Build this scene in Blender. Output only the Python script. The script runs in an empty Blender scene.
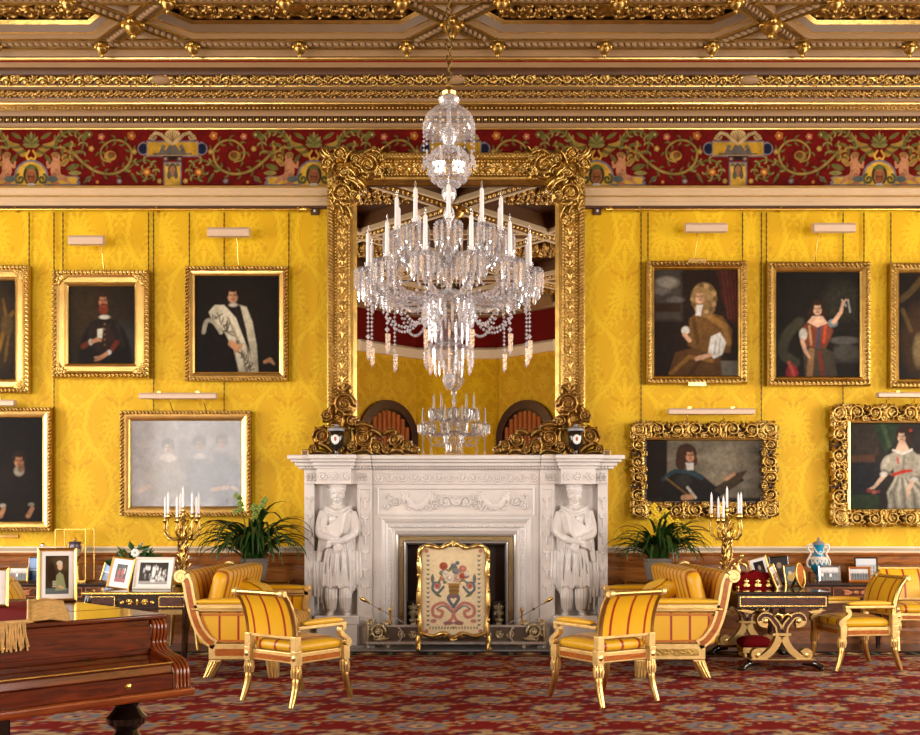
import bpy, bmesh, math, random
import numpy as np
from mathutils import Vector, Matrix
random.seed(7); RNG = np.random.RandomState(7)
SC = bpy.context.scene
COL = SC.collection
pi = math.pi
# ------------------------------------------------------------------ camera, world, lights, exposure
CAM_D, CAM_H, F = 11.4, 1.4, 1000.0          # distance to the wall plane, eye height, focal length in px (920 px frame)
cam_d = bpy.data.cameras.new('camera'); cam = bpy.data.objects.new('camera', cam_d); COL.objects.link(cam)
cam.location = (0, -CAM_D, CAM_H); cam.rotation_euler = (pi/2, 0, 0)
cam_d.sensor_width = 36; cam_d.lens = F/920*36
cam_d.shift_x = 3/920; cam_d.shift_y = 152.5/920
cam_d.clip_start = .05; cam_d.clip_end = 100
SC.camera = cam
world = bpy.data.worlds.new('world'); SC.world = world; world.use_nodes = True
world.node_tree.nodes['Background'].inputs[0].default_value = (.9, .95, 1, 1)
world.node_tree.nodes['Background'].inputs[1].default_value = .6
def area_light(name, loc, rot, sx, sy, power, colr):
    d = bpy.data.lights.new(name, 'AREA'); d.shape = 'RECTANGLE'; d.size = sx; d.size_y = sy; d.energy = power; d.color = colr
    o = bpy.data.objects.new(name, d); COL.objects.link(o); o.location = loc; o.rotation_euler = rot; return o
DAY = (1.0, .975, .94)
for sx in (-1, 1):   # daylight standing in the window openings: two behind the camera, two in each end wall
    area_light('window_daylight', (sx*5.9, -12.0, 2.75), (pi/2, 0, 0), 2.3, 3.7, 470, DAY)
    for yy in (-2.9, -7.4):
        area_light('window_daylight', (sx*8.42, yy, 2.75), (pi/2, 0, sx*pi/2), 2.0, 3.7, 290, DAY)
SC.view_settings.view_transform = 'Standard'; SC.view_settings.look = 'None'
SC.view_settings.gamma = 1; SC.view_settings.use_curve_mapping = False
SC.view_settings.exposure = 0.3
SC.cycles.max_bounces = 8; SC.cycles.diffuse_bounces = 4; SC.cycles.glossy_bounces = 4
SC.cycles.transparent_max_bounces = 24; SC.cycles.transmission_bounces = 6
SC.cycles.caustics_reflective = False; SC.cycles.caustics_refractive = False
SC.cycles.sample_clamp_indirect = 4.0

# ------------------------------------------------------------------ helpers
def P(px, py, D):
    """world point seen at pixel (px, py) at distance D"""
    return ((px-457)*D/F, D-CAM_D, CAM_H-(py-520)*D/F)
def WX(px, D): return (px-457)*D/F
def WZ(py, D): return CAM_H-(py-520)*D/F
def lin(c):
    c = np.asarray(c, float)/255.0
    return np.where(c <= .04045, c/12.92, ((c+.055)/1.055)**2.4)
def hexc(r, g, b): return tuple(lin((r, g, b)))+(1.0,)

def link(o, parent=None):
    COL.objects.link(o)
    if parent is not None: o.parent = parent
    return o
def tag(o, label=None, cat=None, group=None, kind=None):
    if label: o['label'] = label
    if cat: o['category'] = cat
    if group: o['group'] = group
    if kind: o['kind'] = kind
    return o
def thing(name, label, cat, loc=(0, 0, 0), rz=0, group=None, kind=None):
    o = bpy.data.objects.new(name, None); COL.objects.link(o); o.empty_display_size = .1
    o.location = loc; o.rotation_euler = (0, 0, rz)
    return tag(o, label, cat, group, kind)
def obj(name, me, mat, parent=None, loc=None, rot=None, scale=None):
    if mat is not None and (len(me.materials) == 0):
        me.materials.append(mat)
    o = bpy.data.objects.new(name, me); link(o, parent)
    if loc is not None: o.location = loc
    if rot is not None: o.rotation_euler = rot
    if scale is not None: o.scale = scale
    return o
def stuff(o): o['kind'] = 'stuff'; return o
def bevel(o, w=.004, seg=2):
    m = o.modifiers.new('bevel', 'BEVEL'); m.width = w; m.segments = seg; m.limit_method = 'ANGLE'; m.angle_limit = .6; return o
def copy_tree(o, parent=None):
    c = o.copy(); COL.objects.link(c); c.parent = parent
    for ch in list(o.children): copy_tree(ch, c)
    return c

def fast_mesh(name, V, Q, col=None, smooth=True):
    """V (n,3) array, Q (m,4) int array of quads"""
    V = np.ascontiguousarray(V, np.float32); Q = np.ascontiguousarray(Q, np.int32)
    me = bpy.data.meshes.new(name)
    me.vertices.add(len(V)); me.vertices.foreach_set('co', V.ravel())
    me.loops.add(Q.size); me.loops.foreach_set('vertex_index', Q.ravel())
    me.polygons.add(len(Q))
    me.polygons.foreach_set('loop_start', np.arange(0, Q.size, 4, dtype=np.int32))
    me.polygons.foreach_set('loop_total', np.full(len(Q), 4, np.int32))
    me.update(calc_edges=True)
    me.polygons.foreach_set('use_smooth', np.full(len(Q), smooth, bool))
    if col is not None:
        at = me.color_attributes.new('Col', 'FLOAT_COLOR', 'POINT')
        c = np.ones((len(V), 4), np.float32); c[:, :3] = col
        at.data.foreach_set('color', c.ravel())
    return me
def grid_quads(nx, ny):
    i = np.arange(nx*ny).reshape(ny, nx)
    return np.stack([i[:-1, :-1], i[:-1, 1:], i[1:, 1:], i[1:, :-1]], -1).reshape(-1, 4)

class MB:
    """collects shapes for ONE mesh"""
    def __init__(s): s.v = []; s.f = []
    def add(s, vs, fs):
        n = len(s.v); s.v += [tuple(p) for p in vs]; s.f += [tuple(i+n for i in f) for f in fs]; return s
    def box(s, x0, x1, y0, y1, z0, z1):
        vs = [(x0,y0,z0),(x1,y0,z0),(x1,y1,z0),(x0,y1,z0),(x0,y0,z1),(x1,y0,z1),(x1,y1,z1),(x0,y1,z1)]
        return s.add(vs, [(0,3,2,1),(4,5,6,7),(0,1,5,4),(1,2,6,5),(2,3,7,6),(3,0,4,7)])
    def hexa(s, b, t):      # bottom four points, top four points
        return s.add(list(b)+list(t), [(0,3,2,1),(4,5,6,7),(0,1,5,4),(1,2,6,5),(2,3,7,6),(3,0,4,7)])
    def lathe(s, prof, seg=16, c=(0,0,0), M=None, sx=1, sy=1):
        vs = []; fs = []; n = len(prof)
        for r, z in prof:
            for k in range(seg):
                a = 2*pi*k/seg; vs.append((r*math.cos(a)*sx, r*math.sin(a)*sy, z))
        for i in range(n-1):
            for k in range(seg):
                k2 = (k+1) % seg; fs.append((i*seg+k, i*seg+k2, (i+1)*seg+k2, (i+1)*seg+k))
        fs.append(tuple(range(seg-1, -1, -1))); fs.append(tuple((n-1)*seg+k for k in range(seg)))
        if M is not None: vs = [tuple(M @ Vector(p)) for p in vs]
        vs = [(p[0]+c[0], p[1]+c[1], p[2]+c[2]) for p in vs]
        return s.add(vs, fs)
    def tube(s, pts, r, seg=8, flat=1.0, up=None):
        pts = [Vector(p) for p in pts]; n = len(pts)
        rr = list(r) if hasattr(r, '__len__') else [r]*n
        T = []
        for i in range(n):
            t = pts[min(i+1, n-1)]-pts[max(i-1, 0)]
            T.append(t.normalized() if t.length > 1e-9 else Vector((0,0,1)))
        u = Vector(up) if up else (Vector((0,0,1)) if abs(T[0].z) < .9 else Vector((1,0,0)))
        u = (u - T[0]*u.dot(T[0])).normalized(); vs = []
        for i in range(n):
            u = (u - T[i]*u.dot(T[i]))
            u = u.normalized() if u.length > 1e-6 else T[i].orthogonal().normalized()
            w = T[i].cross(u)
            for k in range(seg):
                a = 2*pi*k/seg; vs.append(tuple(pts[i]+u*(rr[i]*math.cos(a)*flat)+w*(rr[i]*math.sin(a))))
        fs = []
        for i in range(n-1):
            for k in range(seg):
                k2 = (k+1) % seg; fs.append((i*seg+k, i*seg+k2, (i+1)*seg+k2, (i+1)*seg+k))
        fs.append(tuple(range(seg-1, -1, -1))); fs.append(tuple((n-1)*seg+k for k in range(seg)))
        return s.add(vs, fs)
    def prism(s, poly, a, b, plane='xz'):
        """poly 2-D outline extruded from a to b along the third axis"""
        n = len(poly)
        def m(p, t):
            return (p[0], t, p[1]) if plane == 'xz' else ((p[0], p[1], t) if plane == 'xy' else (t, p[0], p[1]))
        vs = [m(p, a) for p in poly]+[m(p, b) for p in poly]
        fs = [tuple(range(n)), tuple(range(2*n-1, n-1, -1))]
        for i in range(n):
            j = (i+1) % n; fs.append((i, i+n, j+n, j))
        return s.add(vs, fs)
    def ribbon(s, curve, w, a, b, plane='xz'):
        """a 2-D centre line of half-width w (number or list) extruded a..b : a curved bar"""
        n = len(curve); ws = list(w) if hasattr(w, '__len__') else [w]*n
        L = []; R = []
        for i in range(n):
            p0 = curve[max(i-1,0)]; p1 = curve[min(i+1,n-1)]
            dx, dy = p1[0]-p0[0], p1[1]-p0[1]; l = math.hypot(dx, dy) or 1
            L.append((curve[i][0]-dy/l*ws[i], curve[i][1]+dx/l*ws[i])); R.append((curve[i][0]+dy/l*ws[i], curve[i][1]-dx/l*ws[i]))
        def m(p, t):
            return (p[0], t, p[1]) if plane == 'xz' else ((p[0], p[1], t) if plane == 'xy' else (t, p[0], p[1]))
        vs = []
        for i in range(n): vs += [m(L[i],a), m(R[i],a), m(R[i],b), m(L[i],b)]
        fs = [(0,1,2,3), (4*n-1,4*n-2,4*n-3,4*n-4)]
        for i in range(n-1):
            o = 4*i
            for k in range(4):
                k2 = (k+1) % 4; fs.append((o+k, o+4+k, o+4+k2, o+k2))
        return s.add(vs, fs)
    def ball(s, c, r, seg=10, rings=6, sc=(1,1,1)):
        pr = [(max(1e-4, r*math.sin(pi*i/rings)), -r*math.cos(pi*i/rings)) for i in range(rings+1)]
        M = Matrix.Diagonal(Vector(sc))
        return s.lathe(pr, seg, c, M)
    def xf(s, M):
        s.v = [tuple(M @ Vector(p)) for p in s.v]; return s
    def mesh(s, name, ang=40):
        me = bpy.data.meshes.new(name); me.from_pydata(s.v, [], s.f)
        bm = bmesh.new(); bm.from_mesh(me); bmesh.ops.recalc_face_normals(bm, faces=bm.faces); bm.to_mesh(me); bm.free()
        if ang:
            me.polygons.foreach_set('use_smooth', np.ones(len(me.polygons), bool))
            me.set_sharp_from_angle(angle=math.radians(ang))
        return me
    def build(s, name, mat, parent=None, ang=40, **k): return obj(name, s.mesh(name, ang), mat, parent, **k)

def curve_pts(ctrl, n=8):
    """Catmull-Rom through control points"""
    c = [Vector(p) for p in ctrl]; out = []
    for i in range(len(c)-1):
        p0 = c[max(i-1,0)]; p1 = c[i]; p2 = c[i+1]; p3 = c[min(i+2,len(c)-1)]
        for k in range(n):
            t = k/n
            out.append(.5*((2*p1)+(p2-p0)*t+(2*p0-5*p1+4*p2-p3)*t*t+(3*p1-p0-3*p2+p3)*t**3))
    out.append(c[-1]); return [tuple(p) for p in out]
def spiral_pts(cx, cy, r, turns, a0, dirn=1, r1=.12, n=None):
    n = n or int(14*turns)+6; out = []
    for i in range(n+1):
        t = i/n; a = a0+dirn*2*pi*turns*t; q = r*((1-t)+r1*t)
        out.append((cx+q*math.cos(a), cy+q*math.sin(a)))
    return out

def smooth_noise(ny, nx, cell, seed=0, octaves=3):
    rs = np.random.RandomState(seed); out = np.zeros((ny, nx)); amp = 1.0; tot = 0
    for o in range(octaves):
        c = max(1.0, cell/2**o); gy, gx = int(ny/c)+3, int(nx/c)+3
        g = rs.rand(gy, gx)
        y = np.arange(ny)/c; x = np.arange(nx)/c; iy = y.astype(int); ix = x.astype(int)
        fy = (y-iy)[:, None]; fx = (x-ix)[None, :]; fy = fy*fy*(3-2*fy); fx = fx*fx*(3-2*fx)
        a = g[iy][:, ix]; b = g[iy][:, ix+1]; c2 = g[iy+1][:, ix]; d = g[iy+1][:, ix+1]
        out += amp*((a*(1-fx)+b*fx)*(1-fy)+(c2*(1-fx)+d*fx)*fy); tot += amp; amp *= .55
    return out/tot

class Ras:
    """raster over [0,w]x[0,h] (y up); heights (ch=0) blend by max, colours (ch=3) blend over"""
    def __init__(s, w, h, res, col=None, down=False):
        s.w, s.h = w, h; s.nx = max(2, int(round(w/res))+1); s.ny = max(2, int(round(h/res))+1)
        s.x = np.linspace(0, w, s.nx); s.y = np.linspace(0, h, s.ny); s.res = w/(s.nx-1)
        s.col = col is not None; s.down = down; s.wrap = 0; s.mirror = None
        s.a = np.zeros((s.ny, s.nx, 3))+lin(col) if s.col else np.zeros((s.ny, s.nx))
    def _win(s, x0, x1, y0, y1):
        i0 = max(0, int(x0/s.w*(s.nx-1))-1); i1 = min(s.nx, int(x1/s.w*(s.nx-1))+3)
        j0 = max(0, int(y0/s.h*(s.ny-1))-1); j1 = min(s.ny, int(y1/s.h*(s.ny-1))+3)
        return (i0, i1, j0, j1) if i1 > i0 and j1 > j0 else None
    def _put(s, w, m, val, al=1.0):
        i0, i1, j0, j1 = w
        if s.col: m = (m*al)[..., None]; s.a[j0:j1, i0:i1] = s.a[j0:j1, i0:i1]*(1-m)+lin(val)*m
        else: s.a[j0:j1, i0:i1] = np.maximum(s.a[j0:j1, i0:i1], m*val)
    def _rep(s, fn):
        for k in ((0, -s.wrap, s.wrap) if s.wrap else (0,)): fn(k, False)
        if s.mirror is not None:
            for k in ((0, -s.wrap, s.wrap) if s.wrap else (0,)): fn(k, True)
    def _mx(s, x, k, mir): return (2*s.mirror-x if mir else x)+k
    def ell(s, cx, cy, rx, ry=None, val=1, rot=0, soft=None, al=1.0):
        ry = ry or rx; sf = soft or s.res*1.2
        def fn(k, mir):
            x = s._mx(cx, k, mir); r0 = -rot if mir else rot
            R = max(rx, ry)+sf*2; w = s._win(x-R, x+R, cy-R, cy+R)
            if not w: return
            X = s.x[w[0]:w[1]][None, :]-x; Y = s.y[w[2]:w[3]][:, None]-cy
            c, n = math.cos(r0), math.sin(r0); u = (X*c+Y*n)/rx; v = (-X*n+Y*c)/ry; d = np.sqrt(u*u+v*v)
            m = np.clip((1-d)*min(rx, ry)/sf+.5, 0, 1) if s.col else np.sqrt(np.clip(1-d*d, 0, 1))
            s._put(w, m, val, al)
        s._rep(fn); return s
    def path(s, pts, r, val=1, soft=None, al=1.0):
        sf = soft or s.res*1.2; n = len(pts); rr = list(r) if hasattr(r, '__len__') else [r]*n
        def fn(k, mir):
            q = [(s._mx(p[0], k, mir), p[1]) for p in pts]; R = max(rr)+sf*2
            xs = [p[0] for p in q]; ys = [p[1] for p in q]
            w = s._win(min(xs)-R, max(xs)+R, min(ys)-R, max(ys)+R)
            if not w: return
            X = s.x[w[0]:w[1]][None, :]; Y = s.y[w[2]:w[3]][:, None]; best = np.full((w[3]-w[2], w[1]-w[0]), 9.0)
            for i in range(n-1):
                ax, ay = q[i]; bx, by = q[i+1]; dx, dy = bx-ax, by-ay; l2 = dx*dx+dy*dy or 1e-12
                t = np.clip(((X-ax)*dx+(Y-ay)*dy)/l2, 0, 1); d = np.hypot(X-ax-t*dx, Y-ay-t*dy)
                ra = rr[i]+(rr[i+1]-rr[i])*t
                best = np.minimum(best, (d-ra)/sf if s.col else d/np.maximum(ra, 1e-6))
            m = np.clip(.5-best, 0, 1) if s.col else np.sqrt(np.clip(1-best*best, 0, 1))
            s._put(w, m, val, al)
        s._rep(fn); return s
    def poly(s, pts, val=1, soft=None, al=1.0):
        sf = soft or s.res*1.2
        def fn(k, mir):
            q = [(s._mx(p[0], k, mir), p[1]) for p in pts]; xs = [p[0] for p in q]; ys = [p[1] for p in q]
            w = s._win(min(xs)-sf*2, max(xs)+sf*2, min(ys)-sf*2, max(ys)+sf*2)
            if not w: return
            X = s.x[w[0]:w[1]][None, :]; Y = s.y[w[2]:w[3]][:, None]
            ins = np.zeros((w[3]-w[2], w[1]-w[0]), bool); dist = np.full(ins.shape, 9.0)
            for i in range(len(q)):
                ax, ay = q[i]; bx, by = q[(i+1) % len(q)]; dx, dy = bx-ax, by-ay; l2 = dx*dx+dy*dy or 1e-12
                t = np.clip(((X-ax)*dx+(Y-ay)*dy)/l2, 0, 1); dist = np.minimum(dist, np.hypot(X-ax-t*dx, Y-ay-t*dy))
                cnd = ((ay > Y) != (by > Y)) & (X < (bx-ax)*(Y-ay)/((by-ay) or 1e-12)+ax); ins ^= cnd
            m = np.clip(np.where(ins, dist, -dist)/sf+.5, 0, 1); s._put(w, m, val, al)
        s._rep(fn); return s
    def rect(s, x0, x1, y0, y1, val=1, **k): return s.poly([(x0,y0),(x1,y0),(x1,y1),(x0,y1)], val, **k)
    def leaf(s, p, q, wd, val=1, bend=0, **k):
        """lens shaped leaf from p to q"""
        n = 7; dx, dy = q[0]-p[0], q[1]-p[1]; pts = []; rs = []
        for i in range(n+1):
            t = i/n; o = bend*math.sin(pi*t)
            pts.append((p[0]+dx*t-dy*o, p[1]+dy*t+dx*o)); rs.append(max(wd*math.sin(pi*(.08+.9*t))**.8, wd*.08))
        return s.path(pts, rs, val, **k)
    def scroll(s, cx, cy, r, a0, dirn=1, turns=1.6, wd=None, val=1, leaves=5, rosette=True, lval=None, **k):
        """acanthus scroll: spiral stem, outer leaves, rosette in the eye"""
        wd = wd or r*.16; lval = lval if lval is not None else val
        sp = spiral_pts(cx, cy, r*.82, turns, a0, dirn, .25)
        for i in range(leaves):
            t = (i+.3)/leaves; a = a0+dirn*2*pi*.85*t; q = r*(.86-.25*t)
            b = (cx+q*math.cos(a), cy+q*math.sin(a)); a2 = a+dirn*.75
            e = (cx+(q+r*.32)*math.cos(a2), cy+(q+r*.32)*math.sin(a2)); s.leaf(b, e, r*.13, lval, bend=.2*dirn, **k)
        s.path(sp, [wd*(1-.5*i/len(sp)) for i in range(len(sp))], val, **k)
        if rosette:
            for j in range(6):
                a = j*pi/3; s.ell(cx+r*.2*math.cos(a), cy+r*.2*math.sin(a), r*.12, val=lval, **k)
            s.ell(cx, cy, r*.12, val=val, **k)
        return s
    def tint(s, noise, amt):      # multiply colours by 1+amt*(noise-.5)
        s.a = np.clip(s.a*(1+amt*(noise-.5))[..., None], 0, 1); return s
    def flatmesh(s, name, center=True):
        """flat coloured grid in the xz plane facing -Y; y of the raster is up unless down=True"""
        X, Y = np.meshgrid(s.x, s.y)
        if center: X = X-s.w/2; Y = Y-s.h/2
        Z = -Y if s.down else Y
        V = np.stack([X.ravel(), np.zeros(X.size), Z.ravel()], 1); Q = grid_quads(s.nx, s.ny)
        if s.down: Q = Q[:, ::-1]
        return fast_mesh(name, V, Q, s.a.reshape(-1, 3), False)
    def relief(s, name, h=1.0, base=0.0, cut=None, skirt=0.0, warp=None):
        """height mesh in the xz plane, centred, bulging to -Y; cut drops the empty ground and closes the edges"""
        X, Y = np.meshgrid(s.x-s.w/2, s.y-s.h/2); H = s.a*h
        V = np.stack([X.ravel(), -(H.ravel()+base*(H.ravel() > 0)), Y.ravel()], 1); Q = grid_quads(s.nx, s.ny)
        if cut is not None:
            keep = (H.ravel()[Q] > cut).sum(1) >= 2; Q = Q[keep]
            E = np.stack([Q, np.roll(Q, -1, 1)], -1).reshape(-1, 2); key = np.sort(E, 1); kk = key[:, 0].astype(np.int64)*len(V)+key[:, 1]
            _, first, cnt = np.unique(kk, return_index=True, return_counts=True); be = E[first[cnt == 1]]
            n = len(V); low = V.copy(); low[:, 1] = skirt
            V = np.concatenate([V, low]); S = np.stack([be[:, 1], be[:, 0], be[:, 0]+n, be[:, 1]+n], 1); Q = np.concatenate([Q, S])
            used = np.unique(Q); mp = np.zeros(len(V), np.int64); mp[used] = np.arange(len(used)); V = V[used]; Q = mp[Q]
        if warp is not None: V = warp(V)
        return fast_mesh(name, V, Q)

# ------------------------------------------------------------------ materials
MATS = {}
def mat(name, colr=(200,200,200), rough=.5, metal=0.0, bump=0, bscale=60, var=0, vscale=6, spec=None, coat=0, sheen=0, attr=False, wave=None, coord='Object', emit=None):
    if name in MATS: return MATS[name]
    m = bpy.data.materials.new(name); m.use_nodes = True; nt = m.node_tree; N = nt.nodes; L = nt.links
    b = N['Principled BSDF']; b.inputs['Roughness'].default_value = rough; b.inputs['Metallic'].default_value = metal
    c = hexc(*colr); b.inputs['Base Color'].default_value = c
    if spec is not None: b.inputs['Specular IOR Level'].default_value = spec
    if coat: b.inputs['Coat Weight'].default_value = coat; b.inputs['Coat Roughness'].default_value = .08
    if sheen: b.inputs['Sheen Weight'].default_value = sheen
    tc = N.new('ShaderNodeTexCoord'); src = None
    if attr:
        a = N.new('ShaderNodeAttribute'); a.attribute_name = 'Col'; src = a.outputs['Color']
    if wave:   # wood grain: (second colour, scale, distortion, axis)
        mp = N.new('ShaderNodeMapping'); L.new(tc.outputs[coord], mp.inputs['Vector']); mp.inputs['Scale'].default_value = wave[3]
        w = N.new('ShaderNodeTexNoise'); w.inputs['Scale'].default_value = wave[1]; w.inputs['Detail'].default_value = 5; w.inputs['Distortion'].default_value = wave[2]
        L.new(mp.outputs[0], w.inputs['Vector']); r = N.new('ShaderNodeValToRGB')
        r.color_ramp.elements[0].position = .32; r.color_ramp.elements[1].position = .68
        r.color_ramp.elements[0].color = c; r.color_ramp.elements[1].color = hexc(*wave[0]); L.new(w.outputs['Fac'], r.inputs[0]); src = r.outputs[0]
    if var:
        n = N.new('ShaderNodeTexNoise'); n.inputs['Scale'].default_value = vscale; n.inputs['Detail'].default_value = 4; L.new(tc.outputs[coord], n.inputs['Vector'])
        mr = N.new('ShaderNodeMapRange'); mr.inputs['From Min'].default_value = .3; mr.inputs['From Max'].default_value = .7
        mr.inputs['To Min'].default_value = 1-var; mr.inputs['To Max'].default_value = 1+var; L.new(n.outputs['Fac'], mr.inputs['Value'])
        mx = N.new('ShaderNodeVectorMath'); mx.operation = 'SCALE'; L.new(mr.outputs[0], mx.inputs['Scale'])
        if src: L.new(src, mx.inputs[0])
        else: mx.inputs[0].default_value = c[:3]
        src = mx.outputs[0]
    if src: L.new(src, b.inputs['Base Color'])
    if bump:
        n = N.new('ShaderNodeTexNoise'); n.inputs['Scale'].default_value = bscale; n.inputs['Detail'].default_value = 3; L.new(tc.outputs[coord], n.inputs['Vector'])
        bp = N.new('ShaderNodeBump'); bp.inputs['Strength'].default_value = bump; bp.inputs['Distance'].default_value = .01
        L.new(n.outputs['Fac'], bp.inputs['Height']); L.new(bp.outputs[0], b.inputs['Normal'])
    if emit: b.inputs['Emission Color'].default_value = c; b.inputs['Emission Strength'].default_value = emit
    MATS[name] = m; return m
def stripe_mat(name, axis, period, offset, width, base=(228,174,18), stripe=(150,26,12), edge=(206,122,16)):
    """satin weave with woven stripes along one object axis"""
    if name in MATS: return MATS[name]
    m = mat(name, base, .38, sheen=.05, bump=.12, bscale=260); nt = m.node_tree; N = nt.nodes; L = nt.links
    tc = N.new('ShaderNodeTexCoord'); sp = N.new('ShaderNodeSeparateXYZ'); L.new(tc.outputs['Object'], sp.inputs[0])
    ad = N.new('ShaderNodeMath'); ad.operation = 'ADD'; ad.inputs[1].default_value = offset+100*period; L.new(sp.outputs[axis], ad.inputs[0])
    md = N.new('ShaderNodeMath'); md.operation = 'MODULO'; md.inputs[1].default_value = period; L.new(ad.outputs[0], md.inputs[0])
    dv = N.new('ShaderNodeMath'); dv.operation = 'DIVIDE'; dv.inputs[1].default_value = period; L.new(md.outputs[0], dv.inputs[0])
    r = N.new('ShaderNodeValToRGB'); r.color_ramp.interpolation = 'CONSTANT'; e = r.color_ramp.elements; w = width/period
    e[0].position = 0; e[0].color = hexc(*base); e[1].position = .5-w; e[1].color = hexc(*edge)
    for p_, c_ in ((.5-w*.6, stripe), (.5+w*.6, edge), (.5+w, base)):
        k = e.new(p_); k.color = hexc(*c_)
    L.new(dv.outputs[0], r.inputs[0]); L.new(r.outputs[0], N['Principled BSDF'].inputs['Base Color']); return m

GOLD = mat('gilding', (184,152,84), .32, 1.0, bump=.3, bscale=45, var=.22, vscale=9)
GOLD_B = mat('bright_gilding', (222,190,116), .28, 1.0, bump=.12, bscale=40, var=.12, vscale=7)
GOLD_D = mat('aged_gilding', (160,124,66), .38, 1.0, bump=.25, bscale=50, var=.3, vscale=12)
GILT = mat('pale_gilding', (226,192,122), .38, .6, bump=.2, bscale=50, var=.15, vscale=14)
BRASS = mat('brass', (214,178,96), .25, 1.0, bump=.1)
BRONZE = mat('dark_bronze', (104,78,30), .45, .7)
STEEL = mat('polished_steel', (196,188,182), .22, 1.0, bump=.05)
SILVER = mat('silver', (205,206,212), .25, 1.0)
TAN = mat('stone_paint', (142,110,72), .55, var=.06, vscale=3)
TAN_D = mat('drab_paint', (104,76,42), .55, var=.08, vscale=3)
BROWN = mat('brown_paint', (74,42,14), .5, var=.15, vscale=5)
REDP = mat('red_paint', (112,16,10), .6, spec=.1)
CREAM = mat('cream_paint', (232,216,186), .45, var=.04, vscale=3)
MARBLE = mat('white_marble', (214,208,203), .32, var=.10, vscale=2.5, bump=.02, coat=.2)
FSTEEL = mat('burnished_steel', (206,198,192), .24, .45, bump=.05)
GREYST = mat('grey_marble', (140,138,140), .3, var=.12, vscale=4)
MAHOG = mat('mahogany', (112,42,10), .18, wave=((62,18,4), 3.2, 1.2, (1.2,1.2,9)), coat=.7)
WALNUT = mat('panel_wood', (162,98,40), .3, wave=((114,62,22), 4, 1.0, (1.2,6,6)), coat=.25)
DARKW = mat('dark_rosewood', (40,18,9), .22, wave=((28,12,7), 5, 1.0, (1,4,4)), coat=.5)
ROSEW = mat('figured_rosewood', (86,36,16), .2, wave=((40,16,8), 7, 2.0, (1,3,3)), coat=.5)
SATINW = mat('satinwood', (190,108,30), .28, wave=((150,76,18), 9, 1.4, (1,4,4)), coat=.4)
LACQ = mat('black_lacquer', (22,17,14), .14, coat=.8)
CANDLE = mat('candle_wax', (248,247,246), .4)
YELLOW = mat('yellow_satin', (228,174,18), .36, sheen=.05, bump=.12, bscale=220)
PAINTM = mat('oil_paint', rough=.55, attr=True, bump=.06, bscale=90, spec=.10)
VARN = mat('varnished_paint', rough=.30, attr=True, bump=.12, bscale=60, coat=.2)
PHOTOM = mat('photo_print', rough=.25, attr=True)
FRIEZEM = mat('frieze_paint', rough=.6, attr=True, spec=.08)
LEAF = mat('strap_leaf', (34,62,20), .35, var=.35, vscale=8)
LEAF2 = mat('shrub_leaf', (48,84,28), .4, var=.3, vscale=12)
WHITE = mat('white_card', (236,232,226), .5)
# ------------------------------------------------------------------ the room shell
XL = 8.5; YB = -12.1; ZF0, ZF1 = WZ(187.5,CAM_D), WZ(129,CAM_D); ZC = 6.43; ZD = 1.09
def slab(name, x0,x1,y0,y1,z0,z1, m, label, cat='wall', parent=None):
    o = MB().box(x0,x1,y0,y1,z0,z1).build(name, m, parent, ang=0)
    if parent is None: tag(o, label, cat, kind='structure')
    return o
OAK = mat('oak_floor', (120,78,40), .35, wave=((88,52,24), 4, .6, (8,1,1)))
slab('floor', -XL,XL, YB-1.6,.3, -.1,0, OAK, 'oak floor under the red carpet', 'floor')

# carpet ------------------------------------------------
def carpet_tile():
    R = Ras(1.44, 1.92, .02, (114,17,12)); R.wrap = 1.44
    rs = random.Random(3); BE = (178,148,104); NV = (44,44,70); GB = (112,116,124); PK = (176,98,86); GO = (170,124,58); DR = (84,14,12)
    for k in range(290):
        x, y = rs.uniform(0,1.44), rs.uniform(0,1.92); a = rs.uniform(-.5,.5)+(pi/2 if rs.random() < .25 else 0); l = rs.uniform(.04,.10)
        c = rs.choice([BE,GO,GB,PK,GO,NV,DR,BE,DR]); R.leaf((x,y),(x+l*math.cos(a)*1.4,y+l*math.sin(a)), rs.uniform(.012,.026), c, bend=rs.uniform(-.3,.3))
    for (cx, cy, kind) in ((.36,.34,0),(1.08,.82,1),(.36,1.30,1),(1.08,1.78,0),(1.08,-.14,0),(.72,.08,2),(0,.6,2),(.72,1.04,2),(0,1.56,2)):
        if kind == 2:
            R.ell(cx,cy,.13,.10,NV); R.ell(cx,cy,.11,.08,(150,44,34)); R.ell(cx,cy,.05,.04,BE); continue
        oc, ic = (NV,BE) if kind == 0 else (GO,GB)
        for j in range(10):
            a = 2*pi*j/10; R.ell(cx+.235*math.cos(a), cy+.175*math.sin(a), .075,.06, oc)
        R.ell(cx,cy,.25,.19,oc)
        for j in range(10):
            a = 2*pi*j/10; R.ell(cx+.225*math.cos(a), cy+.165*math.sin(a), .058,.045, ic)
        R.ell(cx,cy,.235,.17,ic)
        R.ell(cx,cy,.15,.11,(134,40,32)); R.ell(cx,cy,.12,.085,BE if kind else GB); R.ell(cx,cy,.05,.04,NV if kind else PK)
        for j in range(8):
            a = 2*pi*(j+.5)/8; R.ell(cx+.19*math.cos(a), cy+.135*math.sin(a), .022,.018, PK if j % 2 else NV)
    for y0 in (.08,.56,1.04,1.52):
        R.path([(x/24*1.44, y0+.07*math.sin(2*pi*x/12)) for x in range(-1,26)], .008, BE)
    return R
CT = carpet_tile()
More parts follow.
